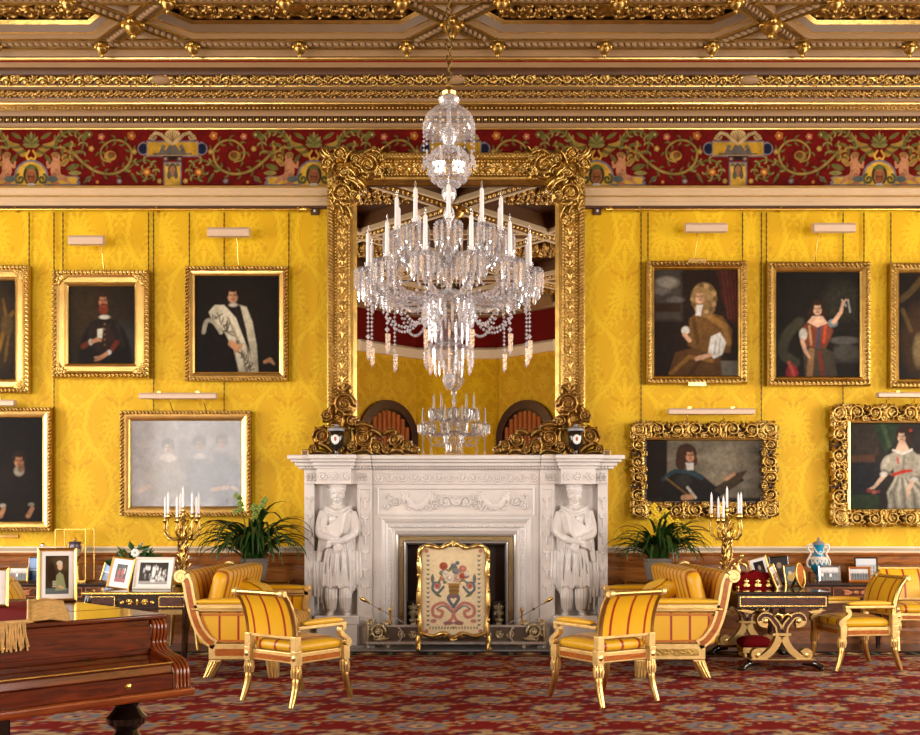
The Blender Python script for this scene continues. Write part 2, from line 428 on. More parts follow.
def carpet():
    x = np.arange(-6.6, 6.601, .022); y = np.arange(-10.4, -.80, .032); nx, ny = len(x), len(y); yf = y[-1]
    ix = (np.round((x/.68+20.16)/.02).astype(int)) % (CT.nx-1); iy = (np.round((y/.68+19.2)/.02).astype(int)) % (CT.ny-1)
    C = CT.a[iy][:, ix].copy(); d = yf-y                       # border along the hearth edge
    xx = np.arange(nx)
    for lo, hi, c in ((0,.06,(58,44,26)),(.06,.3,(36,30,34)),(.3,.34,(150,120,70)),(.34,.4,(84,20,16))):
        C[(d >= lo) & (d < hi)] = lin(c)
    rows = np.where((d > .08) & (d < .28))[0]
    for r in rows:
        ph = (xx*.022) % .42; t = (d[r]-.18)/.1
        C[r][np.abs(ph-.21) < .14*(1-abs(t))] = lin((168,96,50)); C[r][np.abs(ph-.21) < .07*(1-abs(t))] = lin((186,158,110))
        C[r][(ph < .05)] = lin((96,104,80))
    n = smooth_noise(ny, nx, 40, 5); C *= (1+.35*(n-.5))[..., None]; C *= (1+.25*(RNG.rand(ny, nx)-.5))[..., None]
    X, Y = np.meshgrid(x, y); V = np.stack([X.ravel(), Y.ravel(), np.full(X.size, .012)], 1)
    me = fast_mesh('carpet', V, grid_quads(nx, ny), np.clip(C, 0, 1).reshape(-1, 3), False)
    return me
CARPM = mat('carpet_wool', rough=1.0, attr=True, bump=.4, bscale=180, spec=.1)
tag(obj('carpet', carpet(), CARPM), 'large red patterned carpet with beige and blue medallions covering the floor', 'carpet')

# yellow damask -----------------------------------------
def damask_tile(res=.96/72):
    R = Ras(.96, 1.44, res)
    def motif(cx, cy):
        R.mirror = cx
        R.path([(cx,cy-.62),(cx+.14,cy-.52),(cx+.30,cy-.36),(cx+.40,cy-.12),(cx+.36,cy+.14),(cx+.22,cy+.34),(cx+.08,cy+.46),(cx,cy+.60)], [.02,.035,.045,.05,.045,.035,.03,.02], 1)
        for k in range(7):
            a = pi/2+(k-0)*pi/7.5; R.leaf((cx,cy-.05),(cx+.21*math.cos(a),cy-.03+.25*math.sin(a)), .036, 1)
        for k in range(6):
            a = -pi/2+k*.42; R.leaf((cx,cy-.12),(cx+.24*math.cos(a),cy-.12+.24*math.sin(a)), .034, 1, bend=.2)
        R.scroll(cx+.2, cy+.3, .10, 0, 1, 1.3, .022, 1, 4); R.scroll(cx+.17, cy-.36, .10, pi, -1, 1.3, .022, 1, 4)
        R.leaf((cx,cy+.25),(cx,cy+.52), .05, 1)
        for j in range(4): R.ell(cx+.07+.05*j,cy-.02-.07*j,.022,.03,.45); R.leaf((cx+.05*j,cy+.1+.05*j),(cx+.05+.06*j,cy+.2+.03*j),.02,.45); R.leaf((cx,cy+.22),(cx+.12,cy+.44), .035, 1)
        for j in range(5): R.leaf((cx+.38,cy-.2+.1*j),(cx+.47,cy-.13+.1*j), .022, 1)
    for cx, cy in ((.48,.4),(.48,1.84),(.48,-1.04),(0,1.12),(.96,1.12),(0,-.32),(.96,-.32)): motif(cx, cy)
    return R.a
DT = damask_tile()
def damask(name, x0, x1, z0, z1, res=.96/72):
    x = np.arange(x0, x1+res*.5, res); z = np.arange(z0, z1+res*.5, res); z[-1] = z1; nx, nz = len(x), len(z)
    ix = np.round((x+96)/(.96/72)).astype(int) % (DT.shape[1]-1); iz = np.round((z+28.8)/(.96/72)).astype(int) % (DT.shape[0]-1)
    t = DT[iz][:, ix]; c0, c1, c2 = lin((216,168,8)), lin((226,184,22)), lin((198,146,4)); m1 = np.clip((t-.55)/.2,0,1)[..., None]; m2 = np.clip(1-np.abs(t-.35)/.3,0,1)[..., None]
    C = c0+(c1-c0)*m1; C = C+(c2-C)*(m2*.9+.75*np.exp(-((t-.86)/.05)**2)[..., None]).clip(0,1); C *= (1+.10*(smooth_noise(nz, nx, 30, 2)-.5))[..., None]
    X, Z = np.meshgrid(x, z); V = np.stack([X.ravel(), np.zeros(X.size), Z.ravel()], 1)
    return fast_mesh(name, V, grid_quads(nx, nz), np.clip(C, 0, 1).reshape(-1, 3), False)
DAMM = mat('damask_silk', rough=.55, attr=True, spec=.25, bump=.1, bscale=150)
tag(obj('wall_back', damask('wall_back', -XL, XL, ZD-.06, ZF0+.02), DAMM), 'wall hung with yellow damask silk behind the pictures', 'wall', kind='structure')
slab('wall_core', -XL,XL, .02,.3, 0,7, TAN, 'masonry behind the yellow silk')
YWALL = mat('yellow_wall', (226,166,18), .5, var=.08, vscale=3)

# dado --------------------------------------------------
for sx, nm in ((-1,'left'),(1,'right')):
    a, b = (-XL,-1.62) if sx < 0 else (1.62, XL)
    d = thing('wall_dado_'+nm, 'dark wood panelled dado %s of the fireplace under the yellow silk' % nm, 'wainscot', kind='structure')
    MB().box(a,b,-.02,.02,0,1.03).build('backing', WALNUT, d, 0)
    m = MB().prism([(-.0,1.10),(-.075,1.10),(-.085,1.085),(-.07,1.065),(-.05,1.05),(-.045,1.03),(0,1.03)], a, b, 'yz').build('dado_rail', CREAM, d, 20)
    MB().prism([(0,1.03),(-.045,1.03),(-.055,1.01),(-.04,.985),(-.035,.93),(-.05,.915),(-.045,.89),(0,.89)], a, b, 'yz').build('moulding', WALNUT, d, 20)
    MB().prism([(0,.0),(-.05,0),(-.05,.14),(-.035,.17),(0,.18)], a, b, 'yz').build('skirting', WALNUT, d, 20)
    x = a
    while x < b-.2:
        x1 = min(x+1.15, b); bevel(MB().box(x+.09,x1-.09,-.036,-.018,.26,.82).build('panel', WALNUT, d, 0), .012, 2)
        bevel(MB().box(x-.04,x+.04,-.03,-.019,.18,.89).build('stile', WALNUT, d, 0), .006, 1); x += 1.15

# entablature under the frieze, picture rail ------------
def xbar(name, prof, m, parent, x0=-XL, x1=XL, ang=25): return MB().prism(prof, x0, x1, 'yz').build(name, m, parent, ang)
en = thing('trim_1', 'cream moulded band with gilt lines between yellow silk and red frieze', 'trim', kind='structure')
z0, z1 = WZ(206.5,CAM_D-.06), WZ(186.5,CAM_D-.125); h = z1-z0
xbar('band', [(.02,z0),(-.05,z0),(-.055,z0+.25*h),(-.065,z0+.28*h),(-.065,z0+.5*h),(-.085,z0+.55*h),(-.085,z0+.72*h),(-.11,z0+.86*h),(-.11,z1-.012),(.02,z1-.012)], mat('stone_cream',(196,166,126),.5,var=.05,vscale=3), en)
xbar('gilt_fillet', [(.0,z1-.012),(-.125,z1-.012),(-.125,z1+.01),(.0,z1+.01)], GOLD_B, en)
xbar('gilt_fillet', [(-.05,z0+.50*h),(-.092,z0+.50*h),(-.092,z0+.56*h),(-.05,z0+.56*h)], GOLD_B, en)
xbar('brown_fillet', [(0,z0-.014),(-.055,z0-.014),(-.055,z0+.012),(0,z0+.012)], BROWN, en)
for nm, a, b in (('left', -XL, WX(300,11.3)), ('right', WX(613,11.3), XL)):
    r = thing('picture_rail', 'brass picture rail rod with pointed end %s of the mirror' % nm, 'rail')
    MB().tube([(a,-.09,WZ(209,11.3)),(b,-.09,WZ(209,11.3))], .013, 8).build('rod', BRASS, r)
    e = b if nm == 'left' else a; s = 1 if nm == 'left' else -1
    MB().lathe([(.014,0),(.03,.01),(.034,.03),(.016,.06),(.02,.07),(.002,.13)], 10, M=Matrix.Rotation(s*pi/2,3,'Y')).build('finial', BRASS, r, loc=(e,-.09,WZ(209,11.3)))
    xx = np.arange(a+.3, b, 1.6)
    for k in xx: MB().box(k-.012,k+.012,-.09,0,WZ(209,11.3)-.012,WZ(209,11.3)+.03).build('bracket', BRASS, r)

# painted frieze ----------------------------------------
TW = 3.22
def frieze_tile():
    """one repeat in pixel units of the photograph: 0..282 wide, 0..58 high; mirrored about the cartouche (x=141)"""
    R = Ras(282, 58, .55, (104,14,9), down=True); R.mirror = 141
    GR = (100,94,44); GD = (164,126,54); LG = (132,122,64); YE = (206,160,58); SK = (186,128,88); GY = (120,112,116); DK = (30,22,26); OR = (176,94,36)
    def vine(c, r, a0, d, turns, w, col):
        sp = spiral_pts(c[0], c[1], r, turns, a0, d, .2, 40); R.path(sp, [w*(1-.5*i/40) for i in range(41)], col, soft=.8); return sp
    def leaves(pts, every, l, col, sg):
        for i in range(1, len(pts)-1, every):
            p = pts[i]; t = math.atan2(pts[i+1][1]-p[1], pts[i+1][0]-p[0])
            for s in (1,-1):
                a = t+s*.9*sg; R.leaf(p, (p[0]+l*math.cos(a), p[1]+l*math.sin(a)), 1.05, col, bend=.2*s, soft=.8)
    # palmette over the head
    for k in range(-4,5):
        a = -pi/2+k*.42; l = 11-abs(k)*.7; R.leaf((0,18),(l*math.sin(k*.38),18-l*1.35*math.cos(k*.34)), 2.0, GR if k % 2 else LG, soft=.8)
    for k in range(5): R.leaf((4+k*2,24-k*2),(12+k*4,24-k*5), 2.2, GR if k % 2 else GD, bend=.25, soft=.8)
    R.path([(2,22),(5,27),(3,31),(0,29)], 1.0, YE); R.leaf((10,10),(20,4),2,GR); R.leaf((14,26),(20,34),2,GR)
    # main scrolls
    st = [(24,20),(27,10),(36,3),(46,4),(52,12),(50,24)]; st = curve_pts([(x,y,0) for x,y in st], 6); st = [(p[0],p[1]) for p in st]
    R.path(st, [1.7-.026*i for i in range(len(st))], GR, soft=.8); leaves(st, 4, 6, LG, 1)
    sp = vine((38,24), 9, -1.0, -1, 1.3, 1.7, GR); leaves(sp, 6, 4, GD, 1)
    s2 = [(42,24),(52,34),(64,42),(78,45),(90,42),(98,34),(100,22),(92,13),(80,12),(70,20),(71,30),(79,33)]
    s2 = [(p[0],p[1]) for p in curve_pts([(x,y,0) for x,y in s2], 6)]; R.path(s2, [1.35-.009*i for i in range(len(s2))], LG, soft=.8); leaves(s2, 5, 6.5, GR, 1)
    R.path(s2, .5, GD, al=.7)
    R.ell(79,27,6,5,GD); R.ell(80,26,3.6,3,(120,64,30)); R.ell(79,28,2,1.6,GR)
    s3 = [(94,42),(104,34),(114,31),(123,36),(124,45),(116,50),(109,45),(112,40),(117,41)]
    s3 = [(p[0],p[1]) for p in curve_pts([(x,y,0) for x,y in s3], 6)]; R.path(s3, [1.0-.008*i for i in range(len(s3))], GR, soft=.8); leaves(s3, 5, 4.5, LG, 1)
    R.ell(115,43,4,3.6,OR); R.ell(115,43,2,1.8,(220,170,80))
    for (x,y,r,c) in ((70,8,3.2,(176,96,70)),(100,7,4,OR),(103,23,2.6,GD),(88,52,2.6,GY),(57,50,2.4,GY),(128,52,2.4,GD),(60,20,2.6,GD),(112,15,2,GY),(66,53,1.8,OR),(58,6,3,GR)):
        for j in range(5): R.ell(x+r*.6*math.cos(j*1.257), y+r*.6*math.sin(j*1.257), r*.5, r*.5, c)
        R.ell(x,y,r*.35,r*.35,(210,180,110))
    R.leaf((36,40),(48,36),3,GR); R.leaf((38,44),(50,44),2.4,LG); R.leaf((52,12),(56,2),2.6,GR); R.leaf((60,47),(52,54),1.6,GR); R.leaf((100,44),(106,54),1.6,GR)
    # head medallion, plinth, putto
    R.rect(0,55,56,58,GY); R.poly([(0,47),(46,47),(49,49),(47,51),(49,53),(49,56),(0,56)], GY); R.poly([(0,48),(45,48),(47,50),(45,52),(46,55),(0,55)], YE)
    R.ell(0,48,17,17,GY); R.ell(0,48,15,15,YE); R.rect(0,17,56,58,GY)
    R.path(spiral_pts(11,50,5,1.2,-1.2,1,.2), 1.3, (88,84,40)); R.ell(0,46,7.8,10.5,(62,58,34)); R.ell(0,47,5.4,8.2,(160,100,60)); R.ell(0,55.5,4,1.6,(206,198,180)); R.ell(0,38.5,6,2,(96,100,50)); R.ell(2.6,49,1.6,3,(124,70,40))
    R.path([(-2.5,47.5),(2.5,47.5)], .5, (90,50,30)); R.path([(0,48),(0,51)], .5, (120,70,40)); R.path([(-1.5,53),(1.5,53)], .5, (110,50,34))
    R.path([(25,34),(24,42),(26,48)], [4.5,4.8,4.5], SK); R.path([(26,47),(33,49),(38,54)], [3.2,2.4,1.4], SK); R.path([(23,47),(22,53),(27,55)], [3,2.2,1.4], (164,106,72))
    R.path([(22,35),(17,38),(16,33)], [1.8,1.5,1.1], SK); R.path([(28,35),(33,36),(37,32)], [1.8,1.5,1.1], SK); R.ell(25,28,4,4.2,SK); R.ell(24,26,4,3,(150,108,60)); R.leaf((29,36),(38,30),2.4,GD); R.ell(21,50,6,3,(92,98,90))
    R.ell(26,29,.8,.6,(80,40,30)); R.path([(24,40),(27,42)], .5, (150,90,60))
    # cartouche
    R.ell(112,20,6,6.5,GY); R.ell(112,20,4.6,5.2,(30,30,52)); R.rect(115,141,12,28,GY); R.rect(116,141,13.5,26.5,(190,144,44))
    R.poly([(127,25),(130,18),(134,22),(138,16),(141,17),(141,26),(127,26)], (96,88,80)); R.path([(122,25),(141,25)],.8,(90,80,70)); R.ell(132,18,2,2,(110,104,96))
    R.path([(118,10),(124,4),(130,6),(134,11)], [1,1.6,1.6,1], (176,152,104)); R.path(spiral_pts(121,8,3.5,1,0,1), 1, (160,136,90))
    R.ell(141,8,8,7.5,(196,164,110))
    for k in range(0,4): R.path([(141,13),(141-k*2.4,3+k*1.1)], .45, (128,96,60))
    R.rect(131,141,27,31,(40,26,24)); R.ell(134,30,3.4,3.2,(70,46,44)); R.ell(134,30,1.6,1.6,(150,120,100)); R.rect(132,141,33,57,GY); R.rect(133.4,141,34.5,56.5,YE)
    R.ell(141,41,4.4,6.5,(84,66,48)); R.ell(141,42,3,5,(150,104,70)); R.ell(137.5,46,2,4,(90,84,66)); R.ell(136,36,2.4,1.6,(110,100,70))
    n = smooth_noise(R.ny, R.nx, 9, 4); R.tint(n, .9); R.a *= .74
    me_a = R.a; return R
FT = frieze_tile()
fr = thing('trim_2', 'dark red frieze painted with green scrolling vines, putti and gold cartouches', 'frieze', kind='structure')
sc = TW/282; FT.x *= sc; FT.w *= sc; FT.y *= (ZF1-ZF0)/58; FT.h = ZF1-ZF0
fme = FT.flatmesh('painted_panel')
XC = [-6.49,-3.27,-.05,3.17,6.39]
for x in XC: obj('painted_panel', fme, FRIEZEM, fr, (x+.03,-.012,(ZF0+ZF1)/2))

# cornice -----------------------------------------------
def cp(y):      # profile line of the cornice: pixel row -> (Y, Z)
    t = (129-y)/(129-50); Y = -.04-.66*t; return Y, WZ(y, CAM_D+Y)
BANDS = [  # rows, material, bulge, name
 (130,127.5,'GOLD_B',.012,'gilt_fillet'),(127.5,123.2,'TAN',.004,'band'),(123.2,116,'BROWN',-.02,'bead_ground'),(116,110.3,'TAN',-.012,'cove'),
 (110.3,105.5,'GOLD_D',.0,'bead_ground'),(105.5,101.5,'GOLD_B',.016,'torus'),(101.5,98.3,'TAN',.0,'band'),(98.3,90,'BROWN',-.012,'carved_ground'),(90,87.2,'TAN_D',.004,'band'),
 (87.2,85,'GOLD_B',.01,'gilt_fillet'),(85,74.5,'BROWN',-.02,'carved_ground'),(74.5,67.4,'BROWN',-.012,'cove'),(67.4,62.3,'TAN',.0,'band'),(62.3,60.9,'REDP',.0,'line'),(60.9,57.4,'GOLD_B',.01,'gilt_fillet'),
 (57.4,56.4,'BROWN',0,'line'),(56.4,49.5,'TAN',-.006,'cove')]
G = globals()
cn = thing('trim_3', 'deep gilt and stone-coloured moulded cornice with carved bands above the frieze', 'cornice', kind='structure')
for (ya, yb, mn, bl, nm) in BANDS:
    a, b = cp(ya), cp(yb); nx_, nz_ = (b[1]-a[1]), -(b[0]-a[0]); l = math.hypot(nx_, nz_)
    # outward normal: toward the room and down
    ny, nz = -nx_/l, -nz_/l; pts = []
    for k in range(7):
        t = k/6; s = math.sin(pi*t)*bl
        pts.append((a[0]+(b[0]-a[0])*t+ny*s, a[1]+(b[1]-a[1])*t+nz*s))
    pts += [(b[0]+.05, b[1]+.05), (a[0]+.05, a[1]+.05)]
    if abs(bl) < .003: pts = [a, b]+pts[-2:]
    xbar(nm, pts, G[mn], cn)
def on_cornice(y, off=0.0):
    Y, Z = cp(y); return Y-off*.7, Z-off*.7
def beads(y, sp, r, m, name, sc=(1,1,1)):
    Y, Z = on_cornice(y, .0); b = MB(); x = -6.6
    while x < 6.6: b.ball((x,Y,Z), r, 6, 4, sc); x += sp
    stuff(b.build(name, m, cn, 60))
beads(119.6, .0805, .026, GOLD_B, 'beading'); beads(108, .046, .014, GOLD, 'beading')
b = MB(); x = -6.6+.04; Y, Z = on_cornice(119.6)
while x < 6.6: b.box(x-.008,x+.008,Y-.012,Y+.02,Z-.03,Z+.03); x += .0805
stuff(b.build('dart_row', TAN_D, cn, 0))
def foliage_band(w, h, seed, n=2, oval=False):
    R = Ras(w, h, .0065); rs = random.Random(seed)
    st = [(w*i/40, h/2+h*.24*math.sin(2*pi*n*i/40)) for i in range(41)]; R.wrap = w; R.path(st, h*.06, .8)
    for k in range(2*n):
        cx = w*(k+.5)/(2*n); up = 1 if k % 2 == 0 else -1; R.scroll(cx, h/2-up*h*.06, h*.36, -up*pi/2, up, 1.4, h*.07, 1, 6, lval=.85)
    for k in range(10*n):
        x, y, a = rs.uniform(0,w), rs.uniform(.12,.88)*h, rs.uniform(0,6.28); R.leaf((x,y),(x+h*.24*math.cos(a),y+h*.2*math.sin(a)), h*.06, rs.uniform(.5,.9), bend=.2)
    return R
def lay_band(R, y, h, m, name, off=0.0, tilt=None):
    me = R.relief(name, h, .006, .001, .03); me.materials.append(m)
    a, b2 = cp(y+2), cp(y-2); tl = math.atan2(-(b2[0]-a[0]), b2[1]-a[1]) if tilt is None else tilt
    Y, Z = on_cornice(y, off); k = int(13.2/R.w)+1
    for i in range(k): obj(name, me, m, cn, (-6.6+R.w*(i+.5), Y, Z), (tl, 0, 0))
lay_band(foliage_band(.805,.155,1,4), 80, .03, GOLD, 'foliage_carving', -.012)
lay_band(foliage_band(.40,.105,2,3), 94.2, .018, GOLD_D, 'leaf_carving', -.006)
OV = MB()
for x in XC:
    for dx in (.0,):
        Y, Z = on_cornice(80, .0); o = MB().ball((0,0,0), 1, 16, 8, (.12,.03,.05)).build('oval_boss', TAN, cn, 60, loc=(x+.03,Y-.01,Z), rot=(.7,0,0))

# ceiling -----------------------------------------------
tag(MB().box(-XL,XL,-13.6,.1,6.62,6.8).build('ceiling', BROWN, None, 0), 'coffered ceiling with carved gilt panels between stone-coloured ribs', 'ceiling', kind='structure')
CE = bpy.data.objects['ceiling']
def inset(poly, d):
    n = len(poly); out = []
    for i in range(n):
        p0, p1, p2 = Vector(poly[i-1]), Vector(poly[i]), Vector(poly[(i+1) % n])
        e1 = (p1-p0).normalized(); e2 = (p2-p1).normalized(); n1 = Vector((-e1.y,e1.x)); n2 = Vector((-e2.y,e2.x))
        b_ = (n1+n2); out.append(tuple(p1+b_*(d/(1+n1.dot(n2)))))
    return out
def ring(poly, steps):
    """steps: (inset, z) list -> sloping moulding ring mesh"""
    b_ = MB(); n = len(poly); rows = [[(x,y,z) for x,y in inset(poly, d)] for d, z in steps]
    for r in rows: b_.v += r
    for k in range(len(rows)-1):
        for i in range(n): j = (i+1) % n; b_.f.append((k*n+i, k*n+j, (k+1)*n+j, (k+1)*n+i))
    return b_
HEX = [(.141,0),(.491,-.35),(3.22-.491,-.35),(3.22-.141,0),(3.22-.491,.35),(.491,.35)]
TRI = [(0,.141),(.209,.35),(-.209,.35)]
def rope(L, r=.026, sp=.07):
    b_ = MB(); n = int(L/sp); M = Matrix.Rotation(.6,3,'Z')
    for i in range(n):
        q = MB().ball((0,0,0), 1, 6, 4, (sp*.62,r,r)).xf(M); b_.add([(v[0]-L/2+sp*(i+.5), v[1], v[2]) for v in q.v], q.f)
    return b_
hx = [ring(HEX, [(0,ZC),(.02,ZC+.015),(.05,ZC+.03)]).mesh('edge'), ring(HEX, [(.05,ZC+.03),(.06,ZC+.035)]).mesh('edge'), ring(HEX, [(.06,ZC+.035),(.10,ZC+.1)]).mesh('edge'), ring(HEX, [(.10,ZC+.1),(.13,ZC+.13)]).mesh('edge')]
tx = [ring(TRI, [(0,ZC),(.02,ZC+.06)]).mesh('edge'), ring(TRI, [(.02,ZC+.06),(.03,ZC+.07)]).mesh('edge')]
tpan = MB().add([(x,y,ZC+.07) for x,y in inset(TRI,.03)], [(0,1,2)]).mesh('panel')
hw, hh = 3.22-.282-.3, .45
def coffer_carving():
    R = Ras(2.5, .5, .0095); R.mirror = 1.25; rs = random.Random(9)
    for k in range(6):
        for j in (0,1):
            cx = 1.25-.19*k-.12; R.scroll(cx, .14+.22*j, .105, k*1.3+j, 1 if (k+j) % 2 else -1, 1.6, .018, 1, 8, lval=.85)
    for k in range(90):
        x, y, a = rs.uniform(.02,1.25), rs.uniform(.04,.46), rs.uniform(0,6.28)
        if abs(y-.25) > .06+.6*(x-.0): continue
        R.leaf((x,y),(x+.09*math.cos(a),y+.08*math.sin(a)), .018, rs.uniform(.5,1), bend=.25)
    for k in range(8):
        a = k*pi/4; R.leaf((1.25,.25),(1.25+.16*math.cos(a),.25+.16*math.sin(a)), .045, 1)
    R.ell(1.25,.25,.07,val=1.2); return R.relief('carving', .05, .01, .001, .02)
ccar = coffer_carving()
LR = .70*math.sqrt(2)+.1
ribm = MB().box(-LR/2,LR/2,-.1,.1,ZC,6.62).mesh('rib', 0); fil = MB().box(-LR/2,LR/2,-.1,-.075,ZC-.012,ZC).box(-LR/2,LR/2,.075,.1,ZC-.012,ZC).mesh('rib_fillet', 0); ropd = rope(LR).mesh('rib_rope', 60)
ropl = rope(3.22).mesh('rail_rope', 60); railm = MB().box(-XL,XL,-.11,.11,ZC,6.62).mesh('rail', 0); railf = MB().box(-XL,XL,-.11,-.085,ZC-.012,ZC).box(-XL,XL,.085,.11,ZC-.012,ZC).mesh('rail_fillet', 0)
def pend(): 
    return MB().lathe([(.075,0),(.08,-.02),(.05,-.04),(.062,-.055),(.045,-.085),(.02,-.1),(.026,-.115),(.004,-.145)], 10).ball((.06,0,-.02),.03,6,4).ball((-.06,0,-.02),.03,6,4).ball((0,.06,-.02),.03,6,4).ball((0,-.06,-.02),.03,6,4).mesh('pendant', 60)
pm = pend()
NROW = 2
for r in range(NROW):
    yc = -1.30-.92*r; deco = r < 2
    obj('rail', railm, TAN, CE, (0,yc+.46,0)); obj('rail_fillet', railf, GOLD, CE, (0,yc+.46,0))
    for k, x in enumerate(XC):
        if k: obj('rail_rope', ropl, TAN, CE, (x-1.61,yc+.46,ZC-.005))
        for sg in (1,-1):
            o = obj('rib', ribm, TAN_D, CE, (x,yc,sg*.0008), (0,0,sg*pi/4)); obj('rib_fillet', fil, GOLD, o)
            obj('rib_rope', ropd, TAN, o, (0,0,ZC-.005)); t_ = obj('triangle_moulding', tx[0], TAN, CE, (x,yc,0), (0,0,0 if sg > 0 else pi)); obj('gilt_edge', tx[1], GOLD, t_); obj('panel', tpan, TAN_D, t_)
        obj('boss', pm, GOLD, CE, (x,yc,ZC-.01), scale=(1.5,1.5,1.2))
        if k < 4:
            for q, (me_, mm, nm) in enumerate(zip(hx, (TAN, GOLD_B, TAN_D, GOLD), ('coffer_moulding','gilt_edge','coffer_cove','gilt_edge'))): obj(nm, me_, mm, CE, (x,yc,0))
            obj('carved_panel', ccar, GOLD_D, CE, (x+1.61,yc,6.615), (pi/2,0,0))
        for dx in (-.48,.48,1.61): obj('pendant', pm, GOLD, CE, (x+dx,yc+.46,ZC-.01))

# larger diagonal coffering over the rest of the room
BEAMB = mat('beam_brown',(96,60,26),.5); CRM2 = mat('beam_cream',(206,184,150),.5)
def beam(L, w=.17):
    return (MB().box(-L/2,L/2,-w,w,6.34,6.62).mesh('beam',0), MB().box(-L/2,L/2,-w-.012,-w+.045,6.325,6.40).box(-L/2,L/2,w-.045,w+.012,6.325,6.40).mesh('beam_edge',0), rope(L,.03,.1).mesh('beam_rope',60))
DL = 3.22*math.sqrt(2); dbm = beam(DL); xbm = beam(2*XL)
obj('rail', railm, TAN, CE, (0,-2.68,0))
for j in range(4):
    yc = -4.75-3.22*j+.0
    o = obj('beam', xbm[0], BEAMB, CE, (0,yc+1.61,0)); obj('beam_edge', xbm[1], CRM2, o)
    for x in XC:
        for sg in (1,-1): o = obj('beam', dbm[0], BEAMB, CE, (x,yc,sg*.001), (0,0,sg*pi/4)); obj('beam_edge', dbm[1], CRM2, o); obj('beam_rope', dbm[2], GOLD, o, (0,0,6.335))
        obj('boss', pm, GOLD, CE, (x,yc,6.34), scale=(2.6,2.6,1.8)); obj('carved_panel', ccar, GOLD, CE, (x+1.61,yc,6.61), (pi/2,0,0), (.8,2.4,1.6)); obj('carved_panel', ccar, GOLD, CE, (x,yc+.95,6.61), (pi/2,0,0), (.5,1.6,1.0)); obj('carved_panel', ccar, GOLD, CE, (x,yc-.95,6.61), (pi/2,0,0), (.5,1.6,1.0))

# hearth, end walls, wall behind the camera -------------
slab('trim_4', -1.55,1.55,-.80,-.02,0,.02, GREYST, 'grey marble hearth slab before the fireplace', 'hearth')
for sx, nm in ((-1,'left'),(1,'right')):
    w = thing('wall_'+nm, 'yellow end wall with two tall windows at the %s end of the room' % nm, 'wall', kind='structure')
    x0, x1 = (XL-.05, XL+.15) if sx > 0 else (-XL-.15, -XL+.05)
    for (a, b_, c, d) in ((YB,-8.4,0,7),(-6.4,-3.9,0,7),(-1.9,.3,0,7),(-8.4,-6.4,0,.9),(-3.9,-1.9,0,.9),(-8.4,-6.4,4.6,7),(-3.9,-1.9,4.6,7)):
        MB().box(x0,x1,a,b_,c,d).build('wall_face', YWALL, w, 0)
    w2 = thing('wall_rear_'+nm, 'yellow wall with a tall window behind the camera, %s part' % nm, 'wall', kind='structure')
    def q(a, b_, c, d): MB().box(min(sx*a,sx*b_),max(sx*a,sx*b_),YB-.1,YB+.1,c,d).build('wall_face', YWALL, w2, 0)
    q(2.3,4.75,0,7); q(7.05,XL,0,7); q(4.75,7.05,0,.9); q(4.75,7.05,4.6,7)
wn = 0
for (cx, cy, rz) in ((-5.9,-11.93,0),(5.9,-11.93,0),(-8.38,-2.9,-pi/2),(-8.38,-7.4,-pi/2),(8.38,-2.9,pi/2),(8.38,-7.4,pi/2)):
    wn += 1
    w = thing('window_%d' % wn, 'tall white sash window with small panes, number %d round the room' % wn, 'window', (cx,cy,0), rz, kind='structure')
    MB().box(-1.2,-1.1,0,.08,.85,4.65).box(1.1,1.2,0,.08,.85,4.65).box(-1.2,1.2,0,.08,.85,.93).box(-1.2,1.2,0,.08,4.57,4.65).build('window_frame', CREAM, w, 0)
    for k in (-.37,.37): MB().box(k-.02,k+.02,.01,.04,.9,4.6).build('muntin', CREAM, w, 0)
    for k in range(1,6): MB().box(-1.1,1.1,.01,.04,.9+.617*k-.02,.9+.617*k+.02).build('muntin', CREAM, w, 0)
# canted bay seen in the mirror
bay = [(-2.3,-12.0),(-1.0,-13.2),(1.0,-13.2),(2.3,-12.0)]
ARCHW = mat('arch_wood', (66,26,10), .3, wave=((40,14,6),4,1,(1,1,5)), coat=.3)
CURT = mat('amber_curtain', (170,92,24), .6, var=.2, vscale=3)
for i in range(3):
    (xa, ya), (xb, yb) = bay[i], bay[i+1]; L = math.hypot(xb-xa, yb-ya); rz = math.atan2(yb-ya, xb-xa)+pi   # face the room (+Y side)
    nm = ('left','centre','right')[i]
    w = thing('wall_bay_'+nm, 'yellow damask bay wall behind the camera, %s facet' % nm, 'wall', ((xa+xb)/2,(ya+yb)/2,0), rz, kind='structure')
    MB().box(-L/2-.1,L/2+.1,.01,.2,0,7).build('wall_face', YWALL, w, 0)
    obj('damask', damask('damask', -L/2, L/2, 1.0, 5.3, .04), DAMM, w)
    MB().prism([(0,5.3),(-.1,5.3),(-.16,5.5),(-.1,5.56),(0,5.56)], -L/2, L/2, 'yz').build('band', CREAM, w, 20)
    MB().box(-L/2,L/2,-.03,.0,5.56,6.3).build('red_frieze', REDP, w, 0)
    MB().prism([(0,6.3),(-.1,6.3),(-.3,6.5),(-.3,6.62),(0,6.62)], -L/2, L/2, 'yz').build('cornice', TAN, w, 20)
    if i != 1:
        def arc(r, zc, n=18): return [(r*math.cos(pi*k/n), zc+r*math.sin(pi*k/n)) for k in range(n+1)]
        for r, t, y0, m_ in ((.78,.10,-.10,ARCHW),(.66,.05,-.06,DARKW)):
            c_ = [(r,0.0)]+arc(r,3.35)+[(-r,0.0)]; MB().ribbon(c_, t, y0, .0).build('arch_surround', m_, w, 40)
        for k in range(9):
            x = -.56+.14*k; zt = 3.35+math.sqrt(max(.0,.62**2-x*x)); MB().tube([(x,-.02,0),(x+.02*math.sin(k),-.02,zt*.5),(x,-.02,zt)], .075, 8).build('curtain_fold', CURT, w, 60)
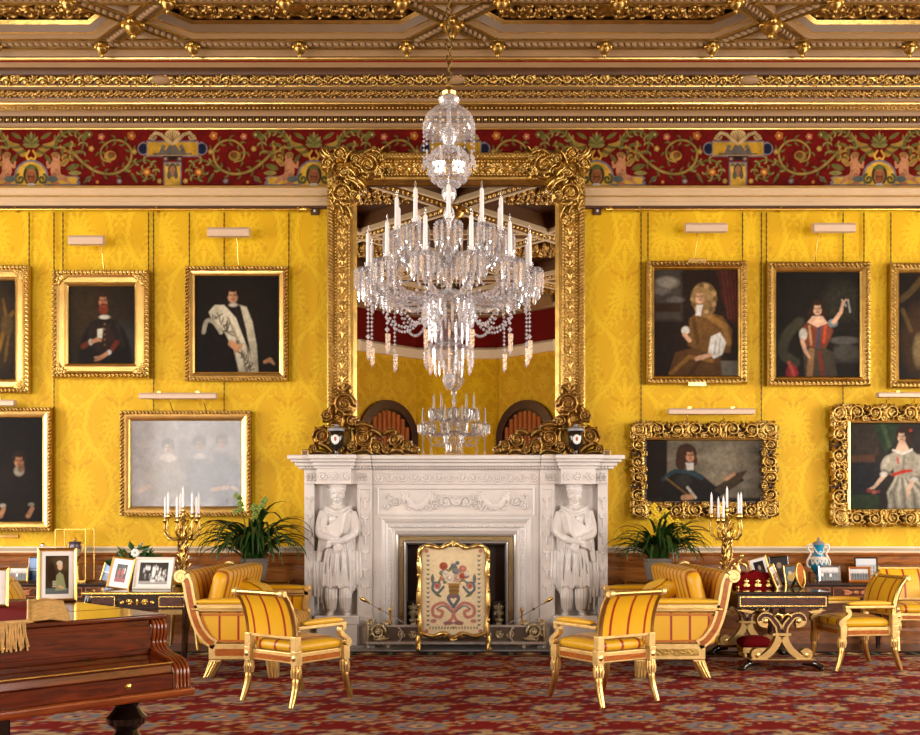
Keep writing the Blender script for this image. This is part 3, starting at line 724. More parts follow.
# ------------------------------------------------------------------ mouldings shared by frames
def mitre(b, x0, x1, z0, z1, prof, y=0.0, sides='LRTB'):
    """mitred picture-frame moulding; prof = (distance inward, height towards the room) list"""
    n = len(prof); cs = []
    for d, h in prof: cs.append([(x0+d,y-h,z0+d),(x1-d,y-h,z0+d),(x1-d,y-h,z1-d),(x0+d,y-h,z1-d)])
    for si, (i, j) in zip('BRTL', ((0,1),(1,2),(2,3),(3,0))):
        if si not in sides: continue
        vs = []; fs = []
        for c in cs: vs += [c[i], c[j]]
        for k in range(n-1): fs.append((2*k, 2*k+1, 2*k+3, 2*k+2))
        b.add(vs, fs)
    return b
def mirror_copy(o, name=None):
    c = o.copy(); COL.objects.link(c); c.parent = o.parent; c.scale = (-o.scale[0], o.scale[1], o.scale[2]); c.location = (-o.location[0], o.location[1], o.location[2]); return c

# ------------------------------------------------------------------ overmantel mirror
MX = -.01; MD = 11.15
mz0, mz1, mi, mo = 2.115, WZ(152,MD), 1.094, 1.441; miz = WZ(187,MD)
mr = thing('overmantel_mirror', 'huge mirror in carved gilt frame standing on the white mantelpiece', 'mirror', (MX,-.13,0))
GLASSM = mat('mirror_glass', (232,228,220), .0, 1.0)
MB().box(-mi-.02,mi+.02,-.045,-.03,mz0,miz+.02).build('mirror_glass', GLASSM, mr, 0)
MB().box(-mo+.02,mo-.02,-.03,.12,mz0,mz1-.02).build('backboard', BROWN, mr, 0)
fw = mo-mi
prof = [(0,0),(0,.10),(.02,.115),(.05,.11),(.07,.09),(.085,.10),(.095,.085),(.10,.07),(.235,.07),(.24,.09),(.255,.095),(.265,.08),(.29,.075),(.335,.04),(.345,.045),(.35,.03)]
b = MB(); mitre(b, -mo, mo, mz0-fw, mz1, prof, 0, 'LRT')
bz = MB(); 
for i in range(0): pass
me = b.mesh('moulding', 25)
# keep the side rails above the shelf
bm = bmesh.new(); bm.from_mesh(me); bmesh.ops.bisect_plane(bm, geom=bm.verts[:]+bm.edges[:]+bm.faces[:], plane_co=(0,0,mz0), plane_no=(0,0,-1), clear_outer=True); bm.to_mesh(me); bm.free()
obj('moulding', me, GOLD, mr)
for s in (-1,1):
    for xx in (mo-.245,mo-.095):
        b = MB(); z = mz0+.3
        while z < miz: b.ball((s*xx,-.10,z), .011, 6, 4); z += .036
        stuff(b.build('beading', GOLD_B, mr, 60))
for zz in (mz1-.095,mz1-.245):
    b = MB(); x = -mi+.3
    while x < mi-.3: b.ball((x,-.10,zz), .011, 6, 4); x += .036
    stuff(b.build('beading', GOLD_B, mr, 60))
MB().box(-mi-.02,mi+.02,-.075,-.03,mz0-.012,mz0+.022).build('bottom_rail', GOLD_B, mr, 0)
def candelabra_band(L=.62, w=.135):
    R = Ras(w, L, .0055); R.mirror = w/2; c = w/2
    R.leaf((c,.02),(c,.16), .016, 1); R.scroll(c+.034, .10, .03, pi, -1, 1.3, .007, 1, 3); R.scroll(c+.034, .19, .028, pi, 1, 1.3, .007, 1, 3)
    R.ell(c,.2,.018,val=1); R.leaf((c,.22),(c+.05,.30), .013, .9, bend=.3); R.leaf((c,.22),(c+.028,.33), .012, 1); R.leaf((c,.22),(c,.36), .014, 1)
    R.ell(c,.40,.03,.02,1); R.scroll(c+.034, .46, .03, pi, -1, 1.3, .007, 1, 3); R.leaf((c,.42),(c,.54), .016, 1); R.scroll(c+.03, .55, .026, pi, 1, 1.2, .007, 1, 3); R.ell(c,.585,.014,val=.9)
    for y in (.05,.15,.26,.37,.50,.60): R.scroll(c+.045, y, .02, 0, 1, 1.3, .005, .9, 4); R.leaf((c+.02,y+.01),(c+.055,y+.05), .007, .8, bend=.3)
    return R.relief('rail_carving', .03, .003, .001, .004)
cb = candelabra_band()
def leaf_edge(L=.31, w=.075):
    R = Ras(w, L, .006); R.wrap = 0
    for k in range(8):
        y = L*(k+.5)/8; R.leaf((w*.1,y-.016),(w*.9,y+.012), .013, 1, bend=.2); R.ell(w*.8,y-.01,.009,val=.8)
    return R.relief('edge_carving', .02, .003, .001, .004)
le = leaf_edge()
zc0 = mz0+.3
for sx in (-1,1):
    n = 5; L = (miz-.1-zc0-.1)/n
    for i in range(n):
        obj('rail_carving', cb, GOLD_B, mr, (sx*(mo-.168),-.07,zc0+L*(i+.5)), scale=(1,1,L/.62))
    for i in range(9): obj('edge_carving', le, GOLD, mr, (sx*(mo-.035),-.10,zc0+.31*(i+.5)), scale=(sx,1,1))
for i in range(3): obj('rail_carving', cb, GOLD_B, mr, ((i-1)*.62,-.07,mz1-.168), (0,pi/2,0))
for i in range(7): obj('edge_carving', le, GOLD, mr, ((i-3)*.31,-.10,mz1-.035), (0,-pi/2,0))
def crop_relief(w, h, sc, res, items, leaves, hgt, name, base=.015, skirt=.03):
    """scroll cluster measured on a crop of the photograph: (x,y,r,a0,dir) in crop pixels, y down"""
    R = Ras(w*sc, h*sc, res)
    for (x,y,r,a0,d) in items: R.ell(x*sc,(h-y)*sc,r*sc*.95,val=.35); R.scroll(x*sc,(h-y)*sc, r*sc, a0, d, 1.7, r*sc*.17, 1, 7, lval=.85)
    for (x,y,x2,y2,wd) in leaves: R.leaf((x*sc,(h-y)*sc),(x2*sc,(h-y2)*sc), wd*sc, .9, bend=.15)
    me = R.relief(name, hgt, base, .001, skirt); return me, w*sc, h*sc
tl, tw, th = crop_relief(735,735,.001224,.0068,[(180,90,75,0,1),(80,180,70,pi,-1),(330,140,55,pi,-1),(440,195,115,pi/2,-1),(195,450,115,0,1),(305,460,62,pi,1),(560,130,34,0,1),(545,250,42,0,-1),(640,235,38,0,1),(220,690,50,0,1),(230,260,70,1,1),(120,330,50,0,-1)],
  [(120,120,10,10,22),(110,110,60,0,20),(90,130,0,60,20),(200,240,120,300,26),(250,220,330,300,26),(270,300,420,400,30),(250,320,380,420,24),(150,250,60,330,20),(230,180,300,60,22),(400,90,500,50,24),(480,60,560,100,20),(520,200,560,330,22),(100,330,60,480,20),(90,500,120,620,22),(240,560,280,660,20),(180,560,210,640,18),(300,300,350,400,26),(560,60,600,20,14),(560,60,530,20,12),(220,330,260,380,24)], .075, 'corner_carving')
o = obj('corner_carving', tl, GOLD, mr, (WX(320,MD)-MX+tw/2,-.085,WZ(145,MD)-th/2)); mirror_copy(o)
bl, bw_, bh = crop_relief(920,637,.001582,.0075,[(275,240,92,0,1),(160,320,50,pi,1),(120,465,75,pi,-1),(60,555,36,pi,-1),(240,560,45,0,1),(410,475,80,0,-1),(335,360,46,1,1),(500,540,55,0,1),(635,490,58,0,-1),(720,535,45,0,1),(775,555,30,0,-1),(330,540,45,0,1),(570,560,36,0,1),(200,420,50,0,1)],
  [(160,400,300,420,30),(330,420,300,560,26),(360,390,470,400,24),(470,420,540,470,26),(560,450,640,430,22),(100,520,200,590,26),(420,560,480,600,24),(600,560,700,590,24),(30,590,180,600,18),(300,600,560,602,18),(560,600,790,585,16),(270,330,250,400,22),(180,250,150,300,18),(280,150,230,110,20),(280,150,330,110,20),(280,150,280,90,20)], .085, 'base_carving')
o = obj('base_carving', bl, GOLD_D, mr, (WX(305,MD)-MX+bw_/2,-.09,mz0-.005+bh/2-.05)); mirror_copy(o)

# ------------------------------------------------------------------ marble fireplace
FX = -.01
fp = thing('fireplace_mantel', 'white marble chimneypiece with two carved statues and garland frieze', 'fireplace', (FX,0,0))
fd = 10.92
def fx(p): return (p-456)*fd/F
def fz(p): return WZ(p,fd)
def mbox(name, x0, x1, y0, y1, za, zb, m=None, bv=.004, parent=None):
    o = MB().box(x0,x1,y0,y1,za,zb).build(name, m or MARBLE, parent or fp, 0)
    if bv: bevel(o, bv, 2)
    return o
pxo, pxi = -fx(304), -fx(372)       # pier outer and inner half widths
ztop = 2.10
for (za, zb, ov, fr_) in ((2.055,2.10,.155,.20),(2.025,2.055,.125,.165),(1.985,2.025,.085,.115),(1.955,1.985,.055,.075)):   # stepped shelf
    b = MB(); Y = -.44
    b.box(-pxi,pxi,Y-fr_,-.0,za,zb)
    for s in (-1,1):
        a, c = sorted((s*(pxo+ov), s*pxi)); b.box(a,c,Y-.02-fr_,0,za,zb+.0002)
        a, c = sorted((s*(-fx(318)+ov*.45), s*(-fx(352)-ov*.45))); b.box(a,c,Y-.08-fr_,-.1,za-.0002,zb+.0004)
    bevel(b.build('shelf_moulding' if zb < 2.1 else 'shelf', MARBLE, fp, 0), .008, 2)
# dentils
b = MB(); x = -pxo
while x < pxo: b.box(x,x+.02,-.535 if abs(x) < pxi else -.555,-.4,1.962,1.982); x += .036
stuff(b.build('dentil_row', MARBLE, fp, 0))
zfa, zfb = fz(484), 1.955
mbox('frieze_block', -pxi,pxi,-.44,0,zfa,zfb)
for s in (-1,1):
    a, c = sorted((s*pxo, s*pxi)); mbox('frieze_block', a,c,-.47,0,zfa,zfb)
    a, c = sorted((s*-fx(318), s*-fx(352))); mbox('capital_block', a,c,-.60,-.1,zfa-.005,zfb)
R = Ras(.52, .125, .005); R.wrap = .52
for k in range(4): R.scroll(.065+.13*k, .062, .055, (k % 2)*pi, 1 if k % 2 else -1, 1.4, .010, 1, 5)
fb = R.relief('scroll_relief', .012, .001, .0005, .002)
for i in range(6): obj('scroll_relief', fb, MARBLE, fp, (-1.3+.52*(i+.0),-.441,(zfa+zfb)/2-.008)) if abs(-1.3+.52*i) < .8 else None
R = Ras(.36, .11, .005)
for k in range(3): R.scroll(.06+.12*k, .055, .05, (k % 2)*pi, 1 if k % 2 else -1, 1.4, .010, 1, 5)
fb2 = R.relief('scroll_relief', .012, .001, .0005, .002)
for s in (-1,1):
    obj('scroll_relief', fb2, MARBLE, fp, (s*-fx(335),-.601,(zfa+zfb)/2))
    for p in (311,362): obj('scroll_relief', fb2, MARBLE, fp, (s*-fx(p),-.471,(zfa+zfb)/2), scale=(.32,1,1))
# piers
for s in (-1,1):
    def pr(n_, a, c, y0, y1, za, zb, bv=.004, m=None): a, c = sorted((s*-fx(a), s*-fx(c))); return mbox(n_, a, c, y0, y1, za, zb, m, bv)
    pr('pier_back', 304, 372, -.34, 0, 0, zfa)
    pr('pier_edge', 304, 314, -.46, -.3, fz(618), zfa); pr('pier_edge', 357, 372, -.46, -.3, fz(618), zfa)
    pr('pier_base', 302, 320, -.49, -.2, 0, fz(618), .006, MARBLE); pr('pier_base', 356, 374, -.49, -.2, 0, fz(618), .006)
    pr('pedestal', 318, 358, -.62, -.2, .0, fz(619), .006); pr('pedestal_cap', 316, 360, -.64, -.2, fz(623), fz(616), .008)
    pr('plinth', 300, 376, -.64, -.2, 0, .05, .006, GREYST)
    R = Ras(.10, 1.16, .006); R.mirror = .05
    for k in range(6):
        y = .1+.19*k; R.leaf((.05,y-.07),(.05,y+.05), .014, 1); R.scroll(.078, y+.04, .022, pi, 1, 1.2, .006, 1, 3); R.leaf((.05,y),(.09,y+.07), .009, .8)
    if s < 0: pan = R.relief('pilaster_relief', .012, .001, .0005, .002)
    for p, sc_ in ((365,1.0),(309,.8)):
        obj('pilaster_relief', pan, MARBLE, fp, (s*-fx(p),-.461,(fz(600)+fz(492))/2), scale=(sc_,1,1.0))
    b = MB(); a, c = sorted((s*-fx(358.5), s*-fx(371.5))); mitre(b, a,c,fz(604),fz(488), [(0,0),(.0,.012),(.012,.012),(.018,0)], -.461); b.build('panel_moulding', MARBLE, fp, 0)
# central part
jx = -fx(380); ox = -fx(393); zo = fz(533); zl = fz(517)
mbox('lintel', -pxi,pxi,-.42,-.05,zl,zfa)
R = Ras(1.62, .30, .0065); R.mirror = .81
for (x,y,r,a,d) in ((.70,.15,.075,0,1),(.585,.19,.05,pi,-1),(.585,.10,.045,0,1),(.06,.10,.05,0,1),(.07,.20,.05,0,-1),(.16,.15,.05,pi,1)): R.scroll(x,y,r,a,d,1.6,r*.15,1,6)
R.scroll(.81,.15,.06,0,1,1.6,.01,1,8)
gar = [(.24+.30*t, .24-.15*math.sin(pi*t)) for t in np.linspace(0,1,16)]
for i, p in enumerate(gar):
    q = .02+.018*math.sin(pi*i/15); R.ell(p[0],p[1],q,q,1.3)
    for k in range(5): R.ell(p[0]+q*.9*math.cos(k*1.257+i), p[1]+q*.9*math.sin(k*1.257+i), .011, val=1.1)
for k in range(16): R.leaf((.24+.02*k,.12-.04*math.sin(k)),(.27+.02*k,.07+.03*math.cos(k*2)), .012, .7)
for p in gar[::15]: R.leaf(p,(p[0],p[1]-.12),.016,.9); R.leaf(p,(p[0]+.03,p[1]-.1),.012,.9)
obj('garland_relief', R.relief('garland_relief', .02, .001, .0005, .002), MARBLE, fp, (0,-.421,(fz(489)+fz(514))/2))
b = MB(); mitre(b, -.86,.86,fz(515.5),fz(487.5), [(0,0),(0,.018),(.012,.02),(.02,.008),(.026,0)], -.42); b.build('panel_moulding', MARBLE, fp, 20)
for s in (-1,1):
    a, c = sorted((s*jx, s*pxi)); mbox('jamb', a, c, -.42, -.05, 0, zl)
b = MB(); mitre(b, -jx,jx,-.4,zl+.0, [(0,0),(.0,.02),(.02,.03),(.035,.02),(.05,.015),(.06,-.01),(.13,-.03),(.14,-.025),(.155,-.03),(.165,-.05)], -.42, 'LRT')
me = b.mesh('opening_moulding', 25); bm = bmesh.new(); bm.from_mesh(me); bmesh.ops.bisect_plane(bm, geom=bm.verts[:]+bm.edges[:]+bm.faces[:], plane_co=(0,0,0.0), plane_no=(0,0,-1), clear_outer=True); bm.to_mesh(me); bm.free(); obj('opening_moulding', me, MARBLE, fp)
R = Ras(.40,.05,.006); R.wrap = .4
for k in range(10): R.ell(.02+.04*k,.025,.012,.018,1); R.path([(.0+.04*k,.004),(.0+.04*k,.046)],.004,.7)
eg = R.relief('egg_relief', .012, .001, .0005, .002)
for i in range(4): obj('egg_relief', eg, MARBLE, fp, (-.6+.4*i,-.40,zl-.10))
for s in (-1,1):
    for i in range(3): obj('egg_relief', eg, MARBLE, fp, (s*(jx-.10),-.40,.30+.4*i), (0,pi/2,0))

# statues ------------------------------------------------
def statue_mesh(Hh):
    b = MB(); NS = 96
    def rings(rows, fold):
        vs = []; fs = []
        for (z, cx, cy, rx, ry, am) in rows:
            for k in range(NS):
                a = 2*pi*k/NS; f = 1+am*(math.sin(9*a+5*math.sin(z*9))+.6*math.sin(15*a+1.7+z*6)+.3*math.sin(23*a))*fold
                vs.append((cx+rx*math.cos(a)*f, cy+ry*math.sin(a)*f, z))
        n = len(rows)
        for i in range(n-1):
            for k in range(NS): k2 = (k+1) % NS; fs.append((i*NS+k,i*NS+k2,(i+1)*NS+k2,(i+1)*NS+k))
        fs.append(tuple(range(NS-1,-1,-1))); fs.append(tuple((n-1)*NS+k for k in range(NS))); b.add(vs, fs)
    # tunic and torso
    rings([(.226,.003,0,.110,.078,.11),(.30,0,0,.110,.078,.10),(.42,0,0,.107,.076,.08),(.52,0,0,.103,.074,.05),(.60,0,0,.104,.075,.03),(.68,0,0,.112,.078,.04),(.76,0,.003,.124,.078,.05),(.81,0,.005,.118,.066,.04),(.838,0,.004,.075,.052,.02),(.856,0,.002,.038,.038,0),(.885,0,0,.036,.038,0)], 1)
    # cloak behind
    rings([(.20,-.0,.045,.160,.034,.16),(.26,0,.045,.166,.038,.14),(.4,0,.042,.160,.042,.12),(.55,0,.04,.150,.045,.09),(.70,0,.035,.140,.05,.06),(.79,0,.03,.128,.052,.04),(.83,0,.02,.095,.048,.02)], 1)
    for k in range(6):   # ragged hanging ends of the cloak
        for s in (-1,1):
            x = s*(.105+.013*k); b.tube([(x,.02-.012*(k%2),.5),(x*1.05,.012-.014*(k%2),.3),(x*1.04,.012-.012*(k%2),.17+.022*k if s > 0 else .05+.05*(k%3))], [.010,.013,.008], 6)
    for s, x0 in ((-1,-.046),(1,.062)):     # leggings and feet
        b.tube([(x0,.0,.27),(x0,-.016,.17),(x0,-.006,.09),(x0,.006,.045)], [.050,.050,.042,.032], 16)
        for k in range(6): c_ = -2.6+k*.42; b.tube([(x0+.046*math.cos(c_),-.01+.046*math.sin(c_),.24),(x0+.05*math.cos(c_),-.014+.05*math.sin(c_),.14),(x0+.034*math.cos(c_),.0+.036*math.sin(c_),.055)], .0075, 6)
        b.ball((x0+s*.012,-.042,.022), .036, 12, 8, (.8,1.6,.6))
    b.box(-.165,.165,-.10,.07,-.0,.012)
    # arms folded low in front
    b.tube(curve_pts([(-.105,-.005,.795),(-.128,-.03,.70),(-.122,-.06,.625),(-.05,-.10,.60),(.005,-.112,.585)],5), [.036]*6+[.035]*5+[.032]*5+[.027]*4+[.022], 12)
    b.tube(curve_pts([(.108,0,.79),(.130,-.022,.71),(.128,-.05,.635),(.06,-.098,.585),(-.03,-.122,.565)],5), [.037]*6+[.036]*5+[.032]*5+[.026]*4+[.021], 12)
    for k in range(4):
        b.tube([(-.035,-.122,.575-.012*k),(-.06,-.122,.568-.012*k),(-.078,-.112,.558-.012*k)], [.009,.009,.007], 6)
        b.tube([(-.012+.013*k,-.122,.535),(-.008+.013*k,-.134,.510),(-.004+.011*k,-.128,.484+.004*k)], [.009,.009,.007], 6)
    b.tube([(-.03,-.122,.58),(-.045,-.13,.592),(-.06,-.125,.592)], .009, 6); b.tube([(.03,-.12,.545),(.045,-.128,.53),(.05,-.124,.515)], .009, 6)
    b.ball((-.035,-.115,.565), .026, 10, 6, (1.2,.7,.95)); b.ball((.006,-.118,.545), .026, 10, 6, (1,.7,1.1))
    # drapery folds across the chest and skirt
    for k in range(8):
        b.tube(curve_pts([(.10-.006*k,-.05,.815-.008*k),(.04,-.093-.003*k,.765-.018*k),(-.045,-.098-.002*k,.70-.02*k),(-.118,-.055,.655-.022*k)],5), .0095, 6)
    for k in range(4): b.tube(curve_pts([(-.105+.01*k,-.04,.80),(-.11+.012*k,-.075,.72),(-.13+.006*k,-.05,.60-.03*k),(-.15+.006*k,-.03,.42)],4), .010, 6)
    for k in range(11):
        x = -.095+.019*k; b.tube(curve_pts([(x*.8,-.076+abs(x)*.25,.53),(x*1.0+.008*math.sin(k*2),-.094+abs(x)*.35,.40),(x*1.08,-.092+abs(x)*.35,.225+.012*math.sin(k*1.7))],4), [.006]*5+[.010]*4, 6)
    b.tube(curve_pts([(-.095,.02,.832),(-.05,-.055,.815),(0,-.078,.795),(.05,-.06,.815),(.095,.02,.835)],5), .015, 8); b.tube(curve_pts([(-.10,.0,.815),(-.05,-.07,.79),(0,-.09,.768),(.05,-.075,.79),(.10,0,.815)],5), .012, 8)
    # head
    b.ball((0,-.010,.925), .054, 20, 14, (.82,1.0,1.26)); b.ball((0,.010,.945), .058, 18, 12, (.92,1.0,1.05)); b.ball((0,-.036,.882), .026, 12, 8, (1.05,.9,.9))
    b.tube([(0,-.058,.938),(0,-.076,.908),(0,-.062,.902)], [.007,.013,.010], 8); b.tube([(-.036,-.05,.944),(-.014,-.064,.944),(.014,-.064,.944),(.036,-.05,.944)], .0085, 6)
    for s in (-1,1): b.ball((s*.036,-.036,.905), .014, 8, 6); b.ball((s*.048,-.0,.922), .014, 8, 6, (.5,.8,1.3))
    b.tube([(-.018,-.058,.888),(0,-.066,.890),(.018,-.058,.888)], .007, 6)
    for k in range(16): a = k*.4; b.ball((.050*math.cos(a),.006+.05*math.sin(a)*.95,.968+.008*math.sin(k*2)), .015, 6, 4)
    b.lathe([(.062,.985),(.068,.995),(.066,1.012)], 16, (0,.01,0))
    me = b.mesh('statue', 0); o = bpy.data.objects.new('tmp', me); COL.objects.link(o); o.scale = (1,1,1)
    m = o.modifiers.new('r', 'REMESH'); m.mode = 'VOXEL'; m.voxel_size = .0042
    s_ = o.modifiers.new('s', 'SMOOTH'); s_.factor = .5; s_.iterations = 1
    dg = bpy.context.evaluated_depsgraph_get(); dg.update(); new = bpy.data.meshes.new_from_object(o.evaluated_get(dg))
    bpy.data.objects.remove(o); new.transform(Matrix.Diagonal((Hh,Hh,Hh,1))); new.name = 'statue'
    new.polygons.foreach_set('use_smooth', np.ones(len(new.polygons), bool)); return new
sm = statue_mesh(fz(485)-fz(616)); sm.materials.clear()
for s in (-1,1): obj('statue', sm, MARBLE, fp, (s*-fx(337.5),-.475,fz(616)-.002), scale=(-s,1.0,1))

# steel insert, fireback, andirons -----------------------
FIREB = mat('sooted_iron', (40,22,16), .45, .3)
ins = thing('fireplace_insert', 'polished steel and brass framed hob grate inside the marble opening', 'grate', (FX,0,0))
def cutb(me):
    bm = bmesh.new(); bm.from_mesh(me); bmesh.ops.bisect_plane(bm, geom=bm.verts[:]+bm.edges[:]+bm.faces[:], plane_co=(0,0,.021), plane_no=(0,0,-1), clear_outer=True); bm.to_mesh(me); bm.free(); return me
b = MB(); mitre(b, -ox,ox,-.4,zo+.02, [(0,0),(0,.02),(.03,.045),(.05,.035),(.055,0)], -.36, 'LRT'); obj('steel_border', cutb(b.mesh('steel_border',20)), FSTEEL, ins)
b = MB(); mitre(b, -ox+.055,ox-.055,-.4,zo-.035, [(0,0),(.005,.01),(.05,.005),(.055,-.01)], -.36, 'LRT'); obj('chased_border', cutb(b.mesh('chased_border',20)), mat('dark_brass',(150,128,88),.35,.6,bump=.8,bscale=70), ins)
b = MB(); mitre(b, -ox+.11,ox-.11,-.4,zo-.09, [(0,0),(.005,.02),(.022,.01),(.03,-.02),(.031,-.25)], -.36, 'LRT'); obj('inner_border', cutb(b.mesh('inner_border',20)), FSTEEL, ins)
iw = ox-.14
b = MB().box(-iw-.3,iw+.3,-.10,-.06,.021,zo+.1).box(-iw-.1,-iw,-.34,-.1,.021,zo).box(iw,iw+.1,-.34,-.1,.021,zo).box(-iw-.1,iw+.1,-.34,-.1,zo-.13,zo-.05); b.build('firebox', FIREB, ins, 0)
for s in (-1,1):
    x = s*(iw-.07); MB().lathe([(.05,.021),(.05,.04),(.03,.06),(.04,.1),(.052,.2),(.03,.26),(.05,.28),(.05,.3),(.018,.31),(.03,.34),(.034,.37),(.016,.40),(.022,.42),(.004,.46)], 12, (x,-.27,.0)).build('andiron', mat('worn_brass', (186,170,134), .32, .5, bump=.2), ins, 30)
    bevel(MB().box(x-.075,x+.075,-.26,-.16,.021,.5).build('hob', FIREB, ins, 0), .01)
    R = Ras(.14,.2,.006); R.mirror = .07; R.scroll(.10,.13,.03,pi,1,1.3,.006,1,4); R.scroll(.10,.06,.03,pi,-1,1.3,.006,1,4); R.leaf((.07,.02),(.07,.18),.015,1)
    obj('hob_mount', R.relief('hob_mount',.012,.002,.001,.003), MATS['worn_brass'], ins, (x,-.262,.40))
b = MB()
for k in range(5): b.tube([(-iw+.16,-.25+.0,.12+.045*k),(iw-.16,-.25,.12+.045*k)], .01, 6)
b.build('grate_bars', FIREB, ins)

DBR = mat('worn_brass', (186,170,134), .32, .5, bump=.2)
# fender ---------------------------------------------------
fe = thing('hearth_fender', 'low pierced steel and brass fender along the front of the hearth', 'fender', (FX,-.62,.02))
fwid = .97
bevel(MB().box(-fwid,fwid,-.06,.02,.045,.075).build('base_rail', FSTEEL, fe, 0), .006); bevel(MB().box(-fwid,fwid,-.03,.03,.225,.25).build('top_rail', FSTEEL, fe, 0), .006)
MB().box(-fwid+.02,fwid-.02,.0,.012,.075,.225).build('back_plate', mat('dark_steel',(110,100,92),.3,.6), fe, 0)  # plate of darker steel behind the pierced bands
for s in (-1,1):
    bevel(MB().box(min(s*fwid,s*(fwid-.03)),max(s*fwid,s*(fwid-.03)),0,.30,.045,.25).build('return', FSTEEL, fe, 0), .005)
    R = Ras(.26,.26,.006); R.scroll(.13,.11,.10,0,1,1.7,.016,1,8); R.scroll(.05,.21,.04,0,1,1.3,.01,1,4); R.scroll(.22,.2,.035,pi,-1,1.3,.01,1,4); R.leaf((.02,.02),(.02,.25),.02,1); R.leaf((.1,.02),(.25,.04),.02,1)
    obj('pierced_end', R.relief('pierced_end',.02,.006,.001,.006), DBR, fe, (s*(fwid-.13),-.03,.20), scale=(-s,1,1))
    for x in (fwid-.02, fwid-.24): MB().lathe([(.012,.0),(.022,.008),(.022,.03),(.01,.04),(.014,.05)], 10, (s*x,-.04,0)).build('foot', FSTEEL, fe, 30)
    MB().ribbon([(s*(fwid-.34)+.05*math.cos(a)*s*-1, .15+.075*math.sin(a)) for a in np.linspace(-1.5,1.5,10)], .008, -.05,-.02).build('bracket', FSTEEL, fe, 30)
    MB().lathe([(.014,0),(.02,.01),(.012,.03),(.012,.14),(.02,.15),(.016,.17),(.004,.2)], 10, (s*(fwid-.26),0,.25)).build('tool_rest', BRASS, fe, 30)
R = Ras(.5,.12,.006); R.wrap = .5
for k in range(4): R.scroll(.0625+.125*k,.06,.05,(k%2)*pi,1 if k%2 else -1,1.5,.010,1,5)
gm = R.relief('pierced_band',.012,.004,.001,.004)
for x in (-.40,.40,0): obj('pierced_band', gm, DBR, fe, (x,-.004,.15))
for s, nm in ((-1,'poker'),(1,'tongs')):
    pa = Vector(P(364 if s < 0 else 549, 600, 10.6)); pb = Vector(P(409 if s < 0 else 505, 626, 10.95))
    t = thing('fire_'+nm, 'long steel fire %s with ball handle leaning across the %s end of the fender' % (nm, 'left' if s < 0 else 'right'), nm, tuple(pa))
    d = pb-pa; MB().tube([(0,0,0), tuple(d)], [.007,.006], 8).build('shaft', FSTEEL, t)
    n = d.normalized(); MB().tube([tuple(-n*.06),tuple(-n*.03),(0,0,0),tuple(n*.05),tuple(n*.08)], [.008,.02,.022,.010,.014], 10).build('handle', BRASS, t)
    MB().tube([tuple(n*.2),tuple(n*.22),tuple(n*.24)], [.008,.016,.008], 8).build('collar', BRASS, t)

# firescreen -----------------------------------------------
SD = 10.52
fs = thing('fire_screen', 'gilt rococo fire screen with flower basket tapestry under glass', 'fire screen', (WX(453.5,SD), SD-CAM_D, 0.012))
def sx_(p): return (p-453.5)*SD/F
def sz_(p): return WZ(p,SD)-.012
R = Ras(64, 88, .45, (240,220,178), down=True); R.mirror = 32     # tapestry 64 x 88 px; ground colour paled to hold the glare
BL = (92,110,120); RD = (168,70,62); GRN = (108,112,76); WH = (226,214,196); PKK = (196,128,112)
for k in range(16): R.leaf((5,8+4.6*k),(7.5,10+4.6*k),.7,GRN); R.leaf((8,8+4.6*k),(6,10+4.6*k),.6,BL)
for k in range(9): R.leaf((8+3*k,82),(9+3*k,79.5),.7,GRN)
R.ell(5,84,2,2,PKK); R.ell(5,4,2,2,PKK)
R.path(curve_pts([(22,40,0),(16,46,0),(11,42,0),(13,36,0),(18,37,0),(17,41,0)],5), 1.3, BL); R.ell(15.5,39,3,3,PKK); R.ell(15.5,39,1.4,1.4,RD); R.leaf((11,36),(11,27),1.8,BL); R.leaf((13,46),(20,50),1.5,GRN)
R.path(curve_pts([(31,64,0),(22,56,0),(12,60,0),(12,68,0),(19,70,0),(21,65,0),(17,63,0)],5), 1.6, PKK); R.path(curve_pts([(31,66,0),(22,59,0),(15,62,0)],5), .7, BL); R.path(curve_pts([(32,60,0),(27,52,0),(29,48,0),(32,50,0)],5), 1.6, BL); R.ell(29,50,1.3,1.3,RD); R.path(curve_pts([(24,77,0),(30,72,0),(32,66,0)],4), 1.5, PKK); R.ell(27,76,5,2,(150,104,104)); R.ell(12,74,3,2,PKK)
R.mirror = None
R.poly([(27,37),(38,37),(37,48),(28,48)], (150,112,58)); R.path([(27,40),(38,40)],.4,(110,78,36)); R.path([(27.5,44),(37.5,44)],.4,(110,78,36)); R.path([(26.5,37),(38.5,37)],.8,(176,134,70))
rs = random.Random(5)
for k in range(46):
    a = rs.uniform(-.2,3.34); q = rs.uniform(2,13); x, y = 32.5+q*1.15*math.cos(a), 36-q*1.25*abs(math.sin(a)); R.leaf((x,y),(x+rs.uniform(-4,4),y-rs.uniform(0,4)),1.1,GRN if k % 3 else BL)
for (x,y,r,c) in ((22,19,4.2,RD),(41,22,4.2,PKK),(34,24,3.6,(120,130,136)),(28,31,5,WH),(36,31,4.2,(206,170,150)),(24,26,3,WH),(41,29,3.4,RD),(32,19,3,BL),(45,27,2.4,WH),(20,31,2.2,PKK),(36,16,2.2,BL)):
    R.ell(x,y,r,r*.9,c); R.ell(x-.4,y+.3,r*.6,r*.5,tuple(int(v*.82) for v in c)); R.ell(x+.3,y-.3,r*.3,r*.3,tuple(min(255,int(v*1.12)) for v in c))
R.tint(smooth_noise(R.ny,R.nx,6,3), .25)
k_ = SD/F; R.x *= k_*1.0; R.w *= k_; R.y *= k_; R.h *= k_
obj('tapestry', R.flatmesh('tapestry'), mat('tapestry_wool', rough=.9, attr=True, bump=.3, bscale=400), fs, (0,-.0,sz_(591)))
MB().box(-.36,.36,.012,.03,sz_(633),sz_(552)).build('backing', BROWN, fs, 0)
